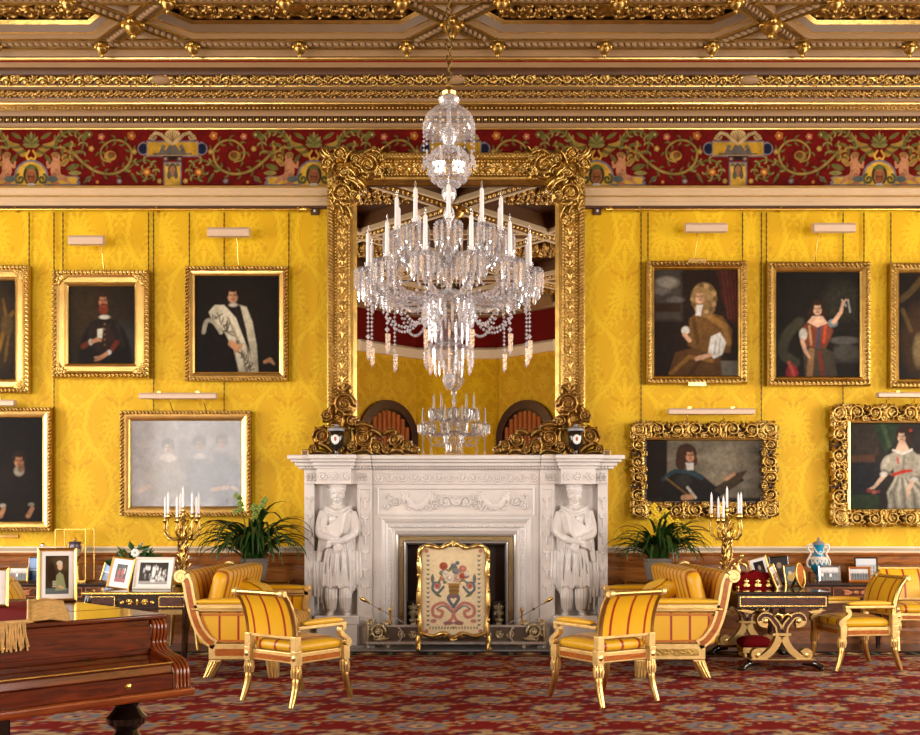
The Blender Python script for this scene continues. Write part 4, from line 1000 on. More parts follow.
CLEAR = mat('clear_glass', (255,255,255), .02)
def make_clear(m, mixv=.9):
    nt = m.node_tree; N = nt.nodes; L = nt.links; out = N['Material Output']; t = N.new('ShaderNodeBsdfTransparent'); g = N.new('ShaderNodeBsdfGlossy'); g.inputs['Roughness'].default_value = .01
    mx = N.new('ShaderNodeMixShader'); mx.inputs[0].default_value = .07; L.new(t.outputs[0], mx.inputs[1]); L.new(g.outputs[0], mx.inputs[2]); L.new(mx.outputs[0], out.inputs[0]); N.remove(N['Principled BSDF'])
make_clear(CLEAR)
MB().box(-.34,.34,-.022,-.018,sz_(635),sz_(549)).build('glass_pane', CLEAR, fs, 0)
L_ = [(418,650),(419.5,640),(420,620),(419,600),(420,575),(419,560),(421,549),(428,545.5),(440,548),(447,545),(453.5,543)]
half = [(sx_(a), sz_(c)) for a, c in L_]; full = half+[(-x,z) for x,z in half[::-1][1:]]
fp_ = curve_pts([(x,-.02,z) for x,z in full], 5); MB().tube(fp_, [.024+.006*math.sin(i*.9) for i in range(len(fp_))], 8).build('frame', GOLD_B, fs, 60)
bot = curve_pts([(sx_(x),-.02,sz_(y)) for x,y in ((420,632),(432,636),(444,633),(453.5,638),(463,633),(475,636),(487,632))], 5); MB().tube(bot, [.022+.005*math.sin(i*.8) for i in range(len(bot))], 8).build('bottom_rail', GOLD_B, fs, 60)
b = MB()
for k in range(5): a = (k-2)*.5; b.ball((.032*math.sin(a),-.03,sz_(545)+.034*math.cos(a)), .016, 8, 5)
b.ball((0,-.035,sz_(545)), .022, 8, 5); b.build('crest', GOLD_B, fs, 60)
b = MB()
for k in range(5): a = pi+(k-2)*.5; b.ball((.03*math.sin(a),-.03,sz_(638)+.02*math.cos(a)), .015, 8, 5)
for s in (-1,1): b.tube(curve_pts([(0,-.035,sz_(637)),(s*.06,-.035,sz_(634)),(s*.1,-.035,sz_(637))],4), .012, 6)
b.build('apron_shell', GOLD_B, fs, 60)
for s in (-1,1):
    b = MB(); x = s*sx_(488.5)
    for z_, yy in ((.165,-.02),(.09,-.02),(.03,-.045)): pass
    b.tube(curve_pts([(x,-.02,.17),(x+s*.008,-.03,.10),(x-s*.004,-.035,.05),(x+s*.006,-.06,.018)],4), [.026]*4+[.022]*4+[.02]*4+[.022], 8); b.build('leg', GOLD_B, fs, 60)
    bb = MB().tube([(x,.01,.17),(x,.12,.1),(x,.2,.018)], .014, 8); bb.build('rear_leg', GOLD, fs, 60)
    for zz in (560,575,590,605,620): MB().ball((s*sx_(488.5),-.035,sz_(zz)), .02, 8, 5, (.8,.8,1.5)).build('frame_leaf', GOLD, fs, 60)

# urns and little boxes on the mantelshelf ----------------
for s, nm in ((-1,'left'),(1,'right')):
    u = thing('mantel_urn', 'small dark urn with white oval portrait plaque, %s end of mantelshelf' % nm, 'urn', (FX+s*1.318,-.40,2.10), 0, 'urns on the mantelshelf')
    MB().lathe([(.05,0),(.05,.02),(.02,.03),(.018,.06),(.03,.075),(.075,.12),(.085,.2),(.08,.25),(.065,.28)], 18).build('body', LACQ, u, 40)
    MB().lathe([(.09,.275),(.095,.29),(.09,.305),(.06,.32),(.02,.33),(.018,.35),(.004,.36)], 18).build('lid', GREYST, u, 40)
    MB().box(-.055,.055,-.05,.05,-.0,.018).build('base', GILT, u, 0)
    MB().ball((0,-.082,.18), 1, 14, 8, (.045,.012,.055)).build('plaque', WHITE, u, 60)
    MB().ball((0,-.094,.185), 1, 10, 6, (.014,.004,.024)).build('portrait', mat('plaque_red',(170,80,60)), u, 60)
    bx = thing('gilt_box', 'tiny gilt framed box on the far %s end of the mantelshelf' % nm, 'box', (FX+s*1.655,-.42,2.10))
    bevel(MB().box(-.04,.04,-.03,.03,0,.075).build('case', GOLD_D, bx, 0), .006); MB().box(-.026,.026,-.034,-.029,.014,.06).build('face', mat('box_face',(90,70,44),.4), bx, 0)
    ws = thing('wall_sensor', 'small square brown wall sensor under the rail %s of the mirror' % nm, 'sensor', (WX(315 if s < 0 else 597,CAM_D),0,WZ(211,CAM_D)))
    bevel(MB().box(-.045,.045,-.03,0,-.05,.04).build('case', BROWN, ws, 0), .006); MB().ball((0,-.03,-.005), .016, 8, 5).build('lens', WHITE, ws, 60)
# ------------------------------------------------------------------ pictures
PD = 11.32          # distance of the picture plane
PY = PD-CAM_D       # -.08
def tile_rope(L=.16, w=.04):
    R = Ras(w, L, .005); n = 4
    for k in range(-1,n+1): R.leaf((w*.02,L*(k+.1)/n),(w*.98,L*(k+.95)/n), .015, 1)
    return R.relief('rope_edge', .03, .002, .0005, .004)
def tile_leafrun(L=.30, w=.06):
    R = Ras(w, L, .0055); R.wrap = 0
    for k in range(6):
        y = L*(k+.5)/6; R.leaf((w*.5,y-.022),(w*.95,y+.012), .012, 1, bend=.2); R.leaf((w*.5,y-.022),(w*.05,y+.012), .012, 1, bend=-.2); R.ell(w*.5,y,.011,val=1)
    return R.relief('leaf_edge', .026, .002, .0005, .004)
def tile_rococo(L=.42, w=.20, seed=1):
    R = Ras(w, L, .0068); rs = random.Random(seed)
    R.scroll(w*.52, L*.25, L*.24, rs.uniform(0,6), 1, 1.7, .018, 1, 8, lval=.8); R.scroll(w*.48, L*.75, L*.24, rs.uniform(0,6), -1, 1.7, .018, 1, 8, lval=.8)
    R.scroll(w*.18, L*.5, L*.11, 0, 1, 1.4, .012, .9, 4); R.scroll(w*.82, L*.5, L*.12, pi, -1, 1.4, .012, .9, 4); R.scroll(w*.85, L*.02, L*.1, pi, 1, 1.3, .012, .9, 4); R.scroll(w*.85, L*.98, L*.1, pi, 1, 1.3, .012, .9, 4)
    for k in range(10): x, y, a = rs.uniform(.1,.9)*w, rs.uniform(0,1)*L, rs.uniform(0,6.3); R.leaf((x,y),(x+.06*math.cos(a),y+.06*math.sin(a)), .014, .7, bend=.2)
    return R.relief('scroll_carving', .05, .006, .001, .02)
T_ROPE, T_LEAF = tile_rope(), tile_leafrun(); T_ROC = [tile_rococo(seed=k) for k in (1,2)]
def corner_orn(s=.16):
    R = Ras(s, s, .0055); R.scroll(s*.42,s*.58,s*.3,0,1,1.5,.012,1,6); R.leaf((s*.1,s*.9),(s*.95,s*.82),.014,.8); R.leaf((s*.12,s*.9),(s*.2,s*.05),.014,.8); R.scroll(s*.78,s*.72,s*.14,0,-1,1.2,.007,1,4); R.scroll(s*.3,s*.24,s*.14,0,1,1.2,.007,1,4)
    return R.relief('corner_ornament', .02, .002, .0005, .004)
T_COR = corner_orn()
def run_sides(par, me, name, m, x0, x1, z0, z1, ins, w, L, y, flip=False):
    """copies of a tile along the four sides; tile runs along +z, its outer edge is x=0 side"""
    for side in 'LRTB':
        ln = (z1-z0) if side in 'LR' else (x1-x0); n = max(1, round(ln/L)); st = ln/n
        for i in range(n):
            t = st*(i+.5)
            if side == 'L': loc, ry = (x0+ins+w/2, y, z0+t), 0
            elif side == 'R': loc, ry = (x1-ins-w/2, y, z1-t), pi
            elif side == 'T': loc, ry = (x0+t, y, z1-ins-w/2), pi/2
            else: loc, ry = (x1-t, y, z0+ins+w/2), -pi/2
            obj(name, me if not isinstance(me, list) else me[i % len(me)], m, par, loc, (0,ry,0), (1,1,st/L))
def picture(label, box, canvas, style, paint, chains, extras=None, rail=210, dim=.8, pm_=None):
    x0, x1, y0, y1 = box; c = thing('framed_painting', label, 'painting', (0,PY,0), 0, 'oil paintings on the yellow wall')
    X0, X1, Z0, Z1 = WX(x0,PD), WX(x1,PD), WZ(y1,PD), WZ(y0,PD); a0, a1, b0, b1 = canvas
    CX0, CX1, CZ0, CZ1 = WX(a0,PD), WX(a1,PD), WZ(b1,PD), WZ(b0,PD)
    R = Ras(a1-a0, b1-b0, .8, (36,26,16), down=True)
    class Q:                                     # paint in photograph coordinates
        def __getattr__(s, n):
            f = getattr(R, n)
            def g(*a, **k):
                a = list(a)
                if n != 'tint': k.setdefault('soft', 1.5)
                if n == 'ell': a[0] -= a0; a[1] -= b0
                elif n in ('path','poly'): a[0] = [(p[0]-a0,p[1]-b0) for p in a[0]]
                elif n == 'leaf': a[0] = (a[0][0]-a0,a[0][1]-b0); a[1] = (a[1][0]-a0,a[1][1]-b0)
                elif n == 'rect': a[0] -= a0; a[1] -= a0; a[2] -= b0; a[3] -= b0
                return f(*a, **k)
            return g
    paint(Q()); R.tint(smooth_noise(R.ny,R.nx,7,int(a0)+200), .6); R.tint(smooth_noise(R.ny,R.nx,2.5,int(a0)+300,1), .35)
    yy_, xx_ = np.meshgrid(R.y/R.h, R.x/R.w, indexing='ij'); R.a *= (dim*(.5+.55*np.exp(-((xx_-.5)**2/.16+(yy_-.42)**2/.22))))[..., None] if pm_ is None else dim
    R.x *= (CX1-CX0+.02)/R.w; R.w = CX1-CX0+.02; R.y *= (CZ1-CZ0+.02)/R.h; R.h = CZ1-CZ0+.02
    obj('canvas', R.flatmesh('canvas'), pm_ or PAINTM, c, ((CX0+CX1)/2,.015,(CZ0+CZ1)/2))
    MB().box(X0+.03,X1-.03,.03,.075,Z0+.03,Z1-.03).build('back', BROWN, c, 0)
    W = (CX0-X0) if x0 > 0 else (X1-CX1)
    if style == 'carved':
        b = MB(); mitre(b, X0,X1,Z0,Z1, [(0,-.06),(0,.02),(.012,.035),(.03,.03),(.04,.02),(.05,.028),(W*.45,.012),(W*.75,.01),(W*.85,.02),(W*.92,.012),(W,-.01),(W+.005,-.02)]); b.build('frame', GOLD_B, c, 25)
        run_sides(c, T_LEAF, 'edge_carving', GOLD, X0,X1,Z0,Z1, .002, .04, .30, -.028)
        for (sx, sz, ry) in ((X0,Z1,0),(X1,Z1,pi/2),(X1,Z0,pi),(X0,Z0,-pi/2)):
            dx = .105 if sx == X0 else -.105; dz = -.105 if sz == Z1 else .105; obj('corner_ornament', T_COR, GOLD, c, (sx+dx,-.016,sz+dz), (0,ry,0))
    elif style == 'rope':
        b = MB(); mitre(b, X0,X1,Z0,Z1, [(0,-.06),(0,.02),(.035,.02),(.04,.012),(.05,.012)]); b.build('frame', GOLD_D, c, 25)
        b = MB(); mitre(b, X0+.048,X1-.048,Z0+.048,Z1-.048, [(0,.01),(.004,.018),((W-.05)*.5,.012),((W-.05)*.8,.0),((W-.05)*.9,.004),(W-.05,-.018)]); b.build('inner_moulding', GOLD_B, c, 25)
        run_sides(c, T_ROPE, 'rope_edge', GOLD, X0,X1,Z0,Z1, 0, .035, .16, -.02)
    elif style == 'thin':
        b = MB(); mitre(b, X0,X1,Z0,Z1, [(0,-.06),(0,.015),(.01,.03),(.03,.035),(W*.6,.015),(W*.7,.005),(W*.8,.012),(W*.88,.005),(W,-.018)]); b.build('frame', GOLD, c, 25)
        run_sides(c, T_LEAF, 'leaf_edge', GOLD_B, X0,X1,Z0,Z1, .004, .058, .30, -.022)
    else:
        b = MB(); mitre(b, CX0-.05,CX1+.05,CZ0-.05,CZ1+.05, [(0,-.05),(0,.02),(.015,.028),(.035,.02),(.05,-.018)]); b.build('frame', GOLD_B, c, 25)
        b = MB(); mitre(b, X0+.07,X1-.07,Z0+.07,Z1-.07, [(0,-.05),(0,-.02),(.05,-.005),(.13,-.005)]); b.build('frame_back', BROWN, c, 25)
        run_sides(c, T_ROC, 'scroll_carving', GOLD, X0,X1,Z0,Z1, .0, .20, .42, -.01)
    for px in chains:
        x = WX(px,PD); zt = WZ(rail,11.3); pts = [(x,-.012,zt)]; n = int((zt-Z1)/.06)
        rr = []; pp = []
        for i in range(n*2+1): pp.append((x,.055 if i < n*2 else .03,zt-(zt-Z1+.02)*i/(n*2))); rr.append(.009 if i % 2 else .0045)
        MB().tube(pp, rr, 6).build('hanging_chain', BRONZE, c, 60)
    if extras: extras(c, X0,X1,Z0,Z1)
    return c
DKB = (30,21,13); SKN = (196,142,100); SKP = (212,164,124)
def face(q, x, y, r, skin=SKN, hair=(50,32,18), tilt=0, hy=-.35):
    q.ell(x,y+r*hy,r*1.05,r*1.25,hair,soft=1.2); q.ell(x,y,r*.72,r,skin,soft=1.2)
    q.ell(x+r*.28,y+r*.15,r*.4,r*.8,tuple(int(v*.78) for v in skin),soft=1.5,al=.7)
    q.ell(x,y-r*.95,r*.85,r*.42,hair,soft=1.4); q.ell(x+r*.72,y-r*.45,r*.22,r*.6,hair,soft=1.2); q.ell(x-r*.72,y-r*.45,r*.22,r*.6,hair,soft=1.2)
    for s in (-1,1): q.ell(x+s*r*.28,y-r*.08,r*.15,r*.1,(60,38,26))
    q.path([(x-.05*r,y),(x-.1*r,y+r*.3)],.35,tuple(int(v*.7) for v in skin)); q.path([(x-r*.22,y+r*.52),(x+r*.2,y+r*.52)],.4,(140,66,50))
def p_L1(q):
    q.ell(2,330,16,40,(58,42,22),soft=10); q.path([(-2,350),(6,320),(12,312)],2,(130,92,30)); q.path([(2,300),(8,330),(4,360)],1.4,(110,80,30)); q.ell(6,325,6,10,(92,70,34),soft=3); face(q,-8,305,6.5)
def p_L2(q):
    q.rect(68,134,287,365,(44,33,18)); q.ell(124,345,14,22,(58,56,50),soft=9); q.ell(80,310,14,30,(54,40,20),soft=10)  # soft grey patch low on the right is surface sheen, painted in
    q.poly([(78,365),(80,344),(85,330),(93,321),(104,318),(115,321),(124,330),(129,346),(131,365)],(24,17,13),soft=3); q.ell(104,338,11,15,(44,28,20),soft=5); q.path([(92,324),(88,345)],2,(40,28,22),soft=3); q.path([(116,324),(122,345)],2,(44,36,30),soft=3)
    for k in range(5): q.ell(104,324+5*k,.8,.8,(120,90,50))
    face(q,102.5,301,6.4,(182,122,82),(52,32,18)); q.ell(103,309.5,4.6,5.5,(112,46,20),soft=1.8); q.ell(103,306.5,2.2,.9,(140,64,46)); q.path([(101,305),(106,305)],.8,(96,40,18)); q.ell(104,317,5,2,(190,184,168),soft=1.4)
    q.poly([(97,329),(102.5,328),(101.5,338),(97,337)],(200,192,172)); q.path([(83,346),(90,341)],[2.6,2.2],(110,44,22)); q.ell(90.5,341.5,2,2.8,(208,202,190)); q.path([(92,341),(97,339),(100,340)],[1.9,1.9,1.2],(186,132,94)); q.path([(116,342),(110,350)],[2.6,2.2],(104,40,20)); q.ell(108.5,351.5,2.2,2.4,(208,202,190)); q.path([(106,353),(100,357),(95,356.5)],[2,2,1.1],(186,132,94)); q.path([(98,359),(95,359.5)],.9,(186,132,94))
def p_L3(q):
    q.rect(195,280,277,373,(30,21,13)); q.poly([(200,373),(204,330),(213,312),(228,306),(246,310),(256,330),(262,373)],(22,15,11),soft=2)
    fur = (206,196,168)
    q.poly([(209,312),(215,305),(224,305),(236,318),(247,345),(254,373),(239,373),(234,350),(224,331),(212,319)],fur,soft=1.5); q.poly([(239,305),(246,307),(252,322),(256,345),(258,373),(252,373),(249,345),(244,325)],(188,178,150),soft=1.5); q.path(curve_pts([(204,332,0),(207,321,0),(214,322,0),(221,332,0)],5),2.0,(180,170,144),soft=1.4); q.path([(228,318),(240,345),(246,370)],1.2,(150,140,116),soft=1.5); q.poly([(232,304),(240,306),(246,330),(250,373),(246,345),(236,318)],(34,24,18),soft=1.2)
    rs = random.Random(2)
    for k in range(40): t = rs.random(); x, y = 216+34*t**.8, 314+54*t; q.path([(x+rs.uniform(-4,4),y+rs.uniform(-4,4)),(x+rs.uniform(-4,4),y+3+rs.uniform(-3,3))],.5,(70,56,40))
    face(q,232.5,296,7,(206,152,112),(32,22,14),hy=-.4); q.ell(233,305,4,2,(190,180,160)); q.path([(231,343),(237,347),(241,345)],[3,3.4,1.6],SKN); q.path([(235,348),(235,352)],1,SKN); q.path([(264,361),(269,359),(273,363)],[1.6,2.2,1],SKN)
def p_L4(q):
    q.rect(-46,42,417,522,(20,14,10)); q.ell(15,500,26,36,(30,21,15),soft=8); face(q,18,461,6.5,(178,124,88),(40,28,18)); q.ell(18,471,5,5,(150,140,122),soft=2); q.ell(20,468,3.4,4,(110,80,56),soft=2); q.path([(27,515),(31,508)],[2.4,2],SKN); q.path([(0,515),(3,508)],[2.4,2],SKN); q.ell(2,505,3,2,(180,170,150)); q.ell(30,504,3,2,(150,140,120))
def p_L5(q):
    q.rect(131,241,421,507,(126,116,112)); rs = random.Random(8)  # canvas greyed and lightened: part of the window glare is painted in
    for k in range(60): x, y = rs.uniform(131,241), rs.uniform(421,507); q.ell(x,y,rs.uniform(4,12),rs.uniform(3,9),rs.choice([(142,132,128),(112,102,98),(150,142,136),(120,110,100)]),rot=rs.uniform(0,3),soft=5,al=.6)
    q.ell(168,480,18,26,(132,120,108),soft=6); q.ell(199,480,14,26,(104,98,98),soft=6); q.ell(224,480,16,28,(98,92,94),soft=6)
    for x, y, c in ((168,448,(178,152,132)),(199,445,(160,128,108)),(221,443,(150,118,100))): face(q,x,y,6,c,(96,82,72))
    q.ell(168,458,8,4,(176,164,152),soft=2); q.ell(199,456,6,3,(160,150,142),soft=2); q.path([(140,490),(150,486)],2,(170,142,122)); q.path([(212,489),(226,487)],2,(170,140,118)); q.path([(231,487),(236,489)],1.6,(170,140,118))
def p_R1(q):
    q.rect(655,739,269,377,(38,24,15)); q.rect(655,682,269,320,(74,66,56),soft=5); q.ell(668,283,11,6,(150,140,124),soft=3); q.ell(662,291,8,4,(124,116,106),soft=3); q.ell(676,300,8,3,(104,98,92),soft=2); q.rect(655,682,303,312,(56,38,22),soft=2); q.poly([(716,269),(739,269),(739,330),(730,320),(722,300)],(70,30,18),soft=3)
    for k in range(4): q.path([(722+4*k,272),(728+3*k,318)],1,(96,44,26),soft=1.5)
    q.rect(718,739,360,377,(112,104,92),soft=1.5); q.poly([(668,377),(676,352),(700,345),(720,352),(722,377)],(92,60,26),soft=2); q.path([(672,372),(690,356),(712,360)],2,(140,98,44),soft=1.5); q.path([(690,374),(700,360)],2,(70,44,18),soft=1.5)
    q.poly([(688,345),(690,318),(702,310),(722,316),(732,330),(730,352),(706,352)],(110,76,34),soft=2); q.path([(706,314),(724,326),(728,342)],3,(150,108,50),soft=2); q.path([(694,320),(698,342)],2,(84,56,24),soft=1.5)
    q.ell(704,298,12.5,15,(150,118,72),soft=2); q.ell(706,308,9,8,(134,104,62),soft=2)
    for k in range(14): a = k*.45; q.ell(704+11*math.cos(a),299+13*math.sin(a),2.2,2.2,(176,144,92) if k % 2 else (112,84,48),soft=1)
    face(q,700,297,6.4,(214,166,128),(150,118,72),hy=-.3); q.poly([(697,305),(703,305),(701,316),(696,315)],(222,216,204)); q.poly([(708,352),(711,336),(720,332),(726,342),(722,354),(714,358)],(224,220,210),soft=1.5); q.path([(716,340),(714,354)],.7,(170,164,156)); q.path([(720,338),(719,352)],.7,(176,170,160)); q.ell(686,330,4,4,(214,208,196)); q.path([(697,358),(704,356),(711,354)],[2,2.4,1.6],(212,166,130)); q.path([(685,334),(690,340)],2,(206,160,124))
def p_R2(q):
    q.rect(777,862,271,379,(28,22,15)); q.ell(842,300,18,20,(44,40,28),soft=8); rs = random.Random(4)
    for k in range(20): q.leaf((rs.uniform(828,860),rs.uniform(285,330)),(rs.uniform(828,860),rs.uniform(285,330)),.5,(64,60,40),al=.5)
    q.rect(834,860,345,362,(60,54,46),soft=3); q.ell(845,340,14,4,(92,86,78),soft=2); q.ell(846,352,12,8,(78,72,62),soft=3); q.path([(848,300),(850,312)],.6,(190,186,176)); q.path([(842,300),(846,306)],.6,(190,186,176))
    q.path(curve_pts([(800,322,0),(788,335,0),(784,352,0),(796,362,0)],5),5,(66,62,44),soft=3); q.poly([(806,379),(804,350),(812,346),(822,346),(834,352),(838,379)],(72,62,48),soft=2); q.path([(812,350),(810,378)],3,(150,110,70),soft=1.5); q.path([(820,352),(824,378)],2,(120,50,34),soft=1.5); q.ell(793,372,6,8,(150,40,40),soft=2); q.path([(790,362),(795,374)],1.6,(190,80,70))
    q.poly([(803,346),(800,330),(808,322),(828,322),(834,330),(826,348)],(120,62,40),soft=1.5); q.path([(810,326),(812,344)],1.2,(196,140,90)); q.path([(820,326),(818,346)],1.4,(60,70,90)); q.path([(826,326),(824,342)],1.2,(190,70,40)); q.ell(804,334,4,6,(196,190,176),soft=1.5); q.ell(833,323,5,4,(120,130,132),soft=1.5)
    face(q,818,309,6,(224,178,142),(46,28,16),hy=-.25); q.ell(811,313,2.6,5,(50,30,18),soft=1.2); q.ell(825,313,2.6,5,(50,30,18),soft=1.2); q.poly([(813,316),(823,316),(828,323),(818,327),(808,322)],(222,178,144),soft=1.2)
    q.path([(834,322),(841,312),(843,303)],[2.2,1.8,1.3],(220,174,138)); q.path([(843,303),(846,300)],.8,(220,174,138)); q.path([(803,340),(806,350),(810,356)],[2,1.8,1.4],(220,174,138))
def p_R3(q):
    q.rect(900,980,271,380,(34,24,14)); q.path(curve_pts([(902,300,0),(912,292,0),(922,280,0)],5),3,(92,70,34),soft=2); q.ell(918,340,16,34,(66,44,22),soft=6); q.ell(920,350,6,16,(130,110,70),soft=3); q.path([(904,310),(912,330)],2,(104,80,40),soft=2); face(q,930,305,7)
def p_R4(q):
    q.rect(645,762,441,503,(122,112,94)); rs = random.Random(6)
    for k in range(50): q.ell(rs.uniform(668,762),rs.uniform(441,500),rs.uniform(5,14),rs.uniform(3,8),rs.choice([(140,128,106),(106,96,80),(150,138,116),(96,88,74)]),soft=5,al=.5)
    q.rect(645,668,441,503,(34,22,14),soft=1.5); q.poly([(668,441),(660,460),(668,480),(645,503),(645,441)],(34,22,14),soft=2); q.rect(645,762,497,503,(46,36,24),soft=2); q.poly([(662,503),(664,478),(674,472),(692,469),(704,476),(716,486),(728,481),(740,476),(744,480),(722,494),(714,503)],(30,26,22),soft=1.5)
    q.path(curve_pts([(664,479,0),(676,471,0),(692,473,0),(702,478,0)],5),[2]*16,(40,62,70)); q.ell(684,480,8,6,(46,42,38),soft=3); q.path([(667,478),(692,497)],.9,(120,90,46)); q.path([(688,487),(696,497)],1.2,(196,190,176)); q.path([(684,497),(692,496)],[2.6,2.8],(196,146,108)); q.poly([(714,490),(732,474),(747,470),(738,484),(722,494)],(66,52,36)); q.path([(726,479),(734,474)],1.6,(190,142,104))
    q.ell(687,455,10,11,(62,40,24),soft=1.5); q.ell(682,463,6,7,(62,40,24),soft=1.5); q.ell(695,461,3,5,(62,40,24),soft=1.5); face(q,690.5,456,6,(196,142,104),(62,40,24),hy=-.3); q.poly([(686,463),(694,463),(694,470),(688,470)],(206,200,188))
def p_R5(q):
    q.rect(851,950,424,508,(46,40,34)); q.rect(851,880,424,455,(60,50,40),soft=3); q.rect(851,876,455,462,(96,64,44),soft=2); q.rect(851,880,463,495,(38,38,42),soft=2); q.poly([(874,424),(900,424),(896,440),(886,455),(880,440)],(44,58,38),soft=3); q.path([(884,426),(890,446)],2,(66,84,54),soft=2); q.rect(851,880,494,508,(52,66,42),soft=1.5)
    DR = (162,154,134); SH = (112,106,92); HI = (198,190,168)
    q.poly([(888,508),(893,488),(896,474),(912,474),(926,486),(936,508)],DR,soft=2)
    for k in range(9): x = 891+5*k; q.path([(898+1.6*k,476),(x-2,492),(x,507)],1.3,SH if k % 2 else HI,soft=2,al=.8)
    q.poly([(889,456),(897,450),(912,450),(920,457),(914,466),(912,476),(895,476),(894,466)],DR,soft=2); q.path([(905,453),(903,474)],1.2,SH,soft=1.5,al=.7)
    q.ell(889,464,6.5,9.5,DR,rot=.5,soft=2); q.ell(886.5,462,3,6,HI,rot=.5,soft=2.5,al=.8); q.ell(919,467,8,12,DR,soft=2); q.ell(922,464,3.6,8,HI,soft=2.5,al=.8); q.path([(884,470),(892,474)],1.2,SH,soft=1.5); q.path([(912,477),(924,478)],1.4,SH,soft=1.5)
    q.path([(886,474),(880,481),(875,487)],[2.3,1.9,1.3],(222,186,156)); q.path([(874,487),(870,489)],[1.4,.9],(222,186,156)); q.path([(914,479),(909,489),(908,497)],[2.4,2,1.2],(220,184,154)); q.ell(884,474,3,2.4,(206,200,188)); q.ell(915,479,3.4,2.2,(206,200,188))
    q.ell(870,490,2.6,2,(150,64,54)); q.ell(875,491.5,2.4,1.8,(186,104,88)); q.ell(879,491,2,1.6,(140,70,58)); q.path([(894,474.5),(905,471),(912,470.5)],[1.6,1.8,1.2],(180,52,34)); q.path([(898,458),(899,463)],.9,(180,52,34))
    q.ell(906,434,7.5,8.5,(52,34,22),soft=1.8); q.ell(909,441,3.4,6,(52,34,22),soft=1.8); face(q,902,437,5.6,(222,182,150),(52,34,22),hy=-.2); q.ell(911,431,1.5,1.3,(170,64,40)); q.poly([(899.5,442),(905.5,442),(910,450),(903,452.5),(896,450.5)],(220,182,152),soft=1.4); q.path([(894,450.5),(903,454),(912,450)],1.1,(214,208,196),soft=1.4)
    q.poly([(938,424),(948,424),(948,508),(942,508),(936,470)],(40,32,26),soft=3)
picture('dark painting cut by the frame edge, uppermost left, gilt ornate corner frame', (-40,29,266,393), (-25,14.5,282,381), 'carved', p_L1, (27,))
picture('portrait of a red-bearded man in wide bright gold frame', (53,149,271,378), (68,134,287,365), 'carved', p_L2, (61,147))
picture('portrait of a man in a white fur-lined robe', (186,288,267,381), (195.5,280,277,373), 'rope', p_L3, (188,288))
picture('nearly black portrait low on the wall at the left edge', (-60,52,408,531), (-46,42,417,522), 'rope', p_L4, (52,))
picture('pale shining group portrait of three heads behind the candelabra', (121,251,411,516), (131,241,421,507), 'rope', p_L5, (152,223), dim=.8, pm_=VARN)
def plq(c, X0,X1,Z0,Z1):
    x = (X0+X1)/2; bevel(MB().box(x-.1,x+.1,-.04,-.02,Z0-.03,Z0+.02).build('name_plate', GOLD_B, c, 0), .004); bevel(MB().box(x-.1,x+.1,-.04,-.02,Z1-.03,Z1+.02).build('name_plate', GOLD_B, c, 0), .004)
picture('portrait of a seated man in a great blond wig and white sleeves', (646,747,261,384), (655,739,269,377), 'thin', p_R1, (649,744), plq)
picture('portrait of a dark-haired woman raising one arm beside a fountain', (767,870,262,386), (777,862,271,379), 'thin', p_R2, (768,866))
picture('dark painting cut by the frame edge, uppermost right', (890,990,263,388), (900,980,271,380), 'thin', p_R3, (893,))
picture('wide portrait of a long-haired man in armour under a grey sky', (629,778,421,519), (645,762,441,503), 'rococo', p_R4, (642,763))
picture('portrait of a lady in silver dress with red sash, scrolled gilt frame', (829,970,404,527), (851,948,424,508), 'rococo', p_R5, (845,948))
bevel(MB().box(WX(-12,PD),WX(16,PD),-.02,0,WZ(538,PD),WZ(534.5,PD)).build('name_plate', GOLD_D, None, 0), .003)
tag(bpy.data.objects['name_plate.002'] if 'name_plate.002' in bpy.data.objects else bpy.data.objects['name_plate'], 'narrow gilt caption bar on the wall below the nearly black portrait', 'plaque')
# picture lights ---------------------------------------------
def picture_light(label, x0, x1, y0, y1, arms, frame_y, tilt=0):
    D = 11.17; t = thing('picture_light', label, 'picture lamp', ((WX(x0,D)+WX(x1,D))/2, D-CAM_D, (WZ(y0,D)+WZ(y1,D))/2), 0, 'slim lamps over the pictures')
    w = (WX(x1,D)-WX(x0,D))/2; hh = (WZ(y0,D)-WZ(y1,D))/2
    b = MB().prism([(-.05,-hh),(.03,-hh),(.05,-hh*.2),(.04,hh),(-.03,hh),(-.05,hh*.4)], -w, w, 'yz'); o = b.build('lamp_housing', mat('lamp_cream',(206,178,150),.4), t, 0); bevel(o, .006, 2)
    if tilt: o.rotation_euler = (0, tilt, 0)
    for a in arms:
        x = WX(a,D)-t.location.x; z = WZ(frame_y,D)-t.location.z
        MB().tube(curve_pts([(x,.02,-hh*.5),(x+.015,.05,-hh-.05),(x+.012,.1,(z-hh)*.6),(x+.02,.15,z)],5), .006, 6).build('lamp_arm', BRASS, t, 60)
    for s in (-.5,.5):
        if w > .3: MB().box(s*w-.02,s*w+.02,-.01,.03,hh,hh+.02).build('clip', BRASS, t, 0)
picture_light('short cream picture lamp above the red-bearded man', 69.5,104.5,236,245,(99,),272)
picture_light('short cream picture lamp above the man in white fur', 208,250,228,237,(235,),268)
picture_light('short cream picture lamp above the man in the blond wig', 685,726.5,223.5,232.5,(697,),262)
picture_light('short cream picture lamp above the woman raising her arm', 812.5,854.5,223.5,232.5,(818,),263)
picture_light('long cream picture lamp above the pale shining group portrait', 140,217,393,399,(168,202),411)
picture_light('long cream picture lamp above the long-haired man in armour', 668,754,408.5,414.5,(687,724),421)
picture_light('cream picture lamp above the nearly black portrait, cut at left', -50,15.5,400,406,(-10,),408)
picture_light('cream picture lamp above the silver-dressed lady, cut at right', 877,960,392.5,397.5,(887,915),404)
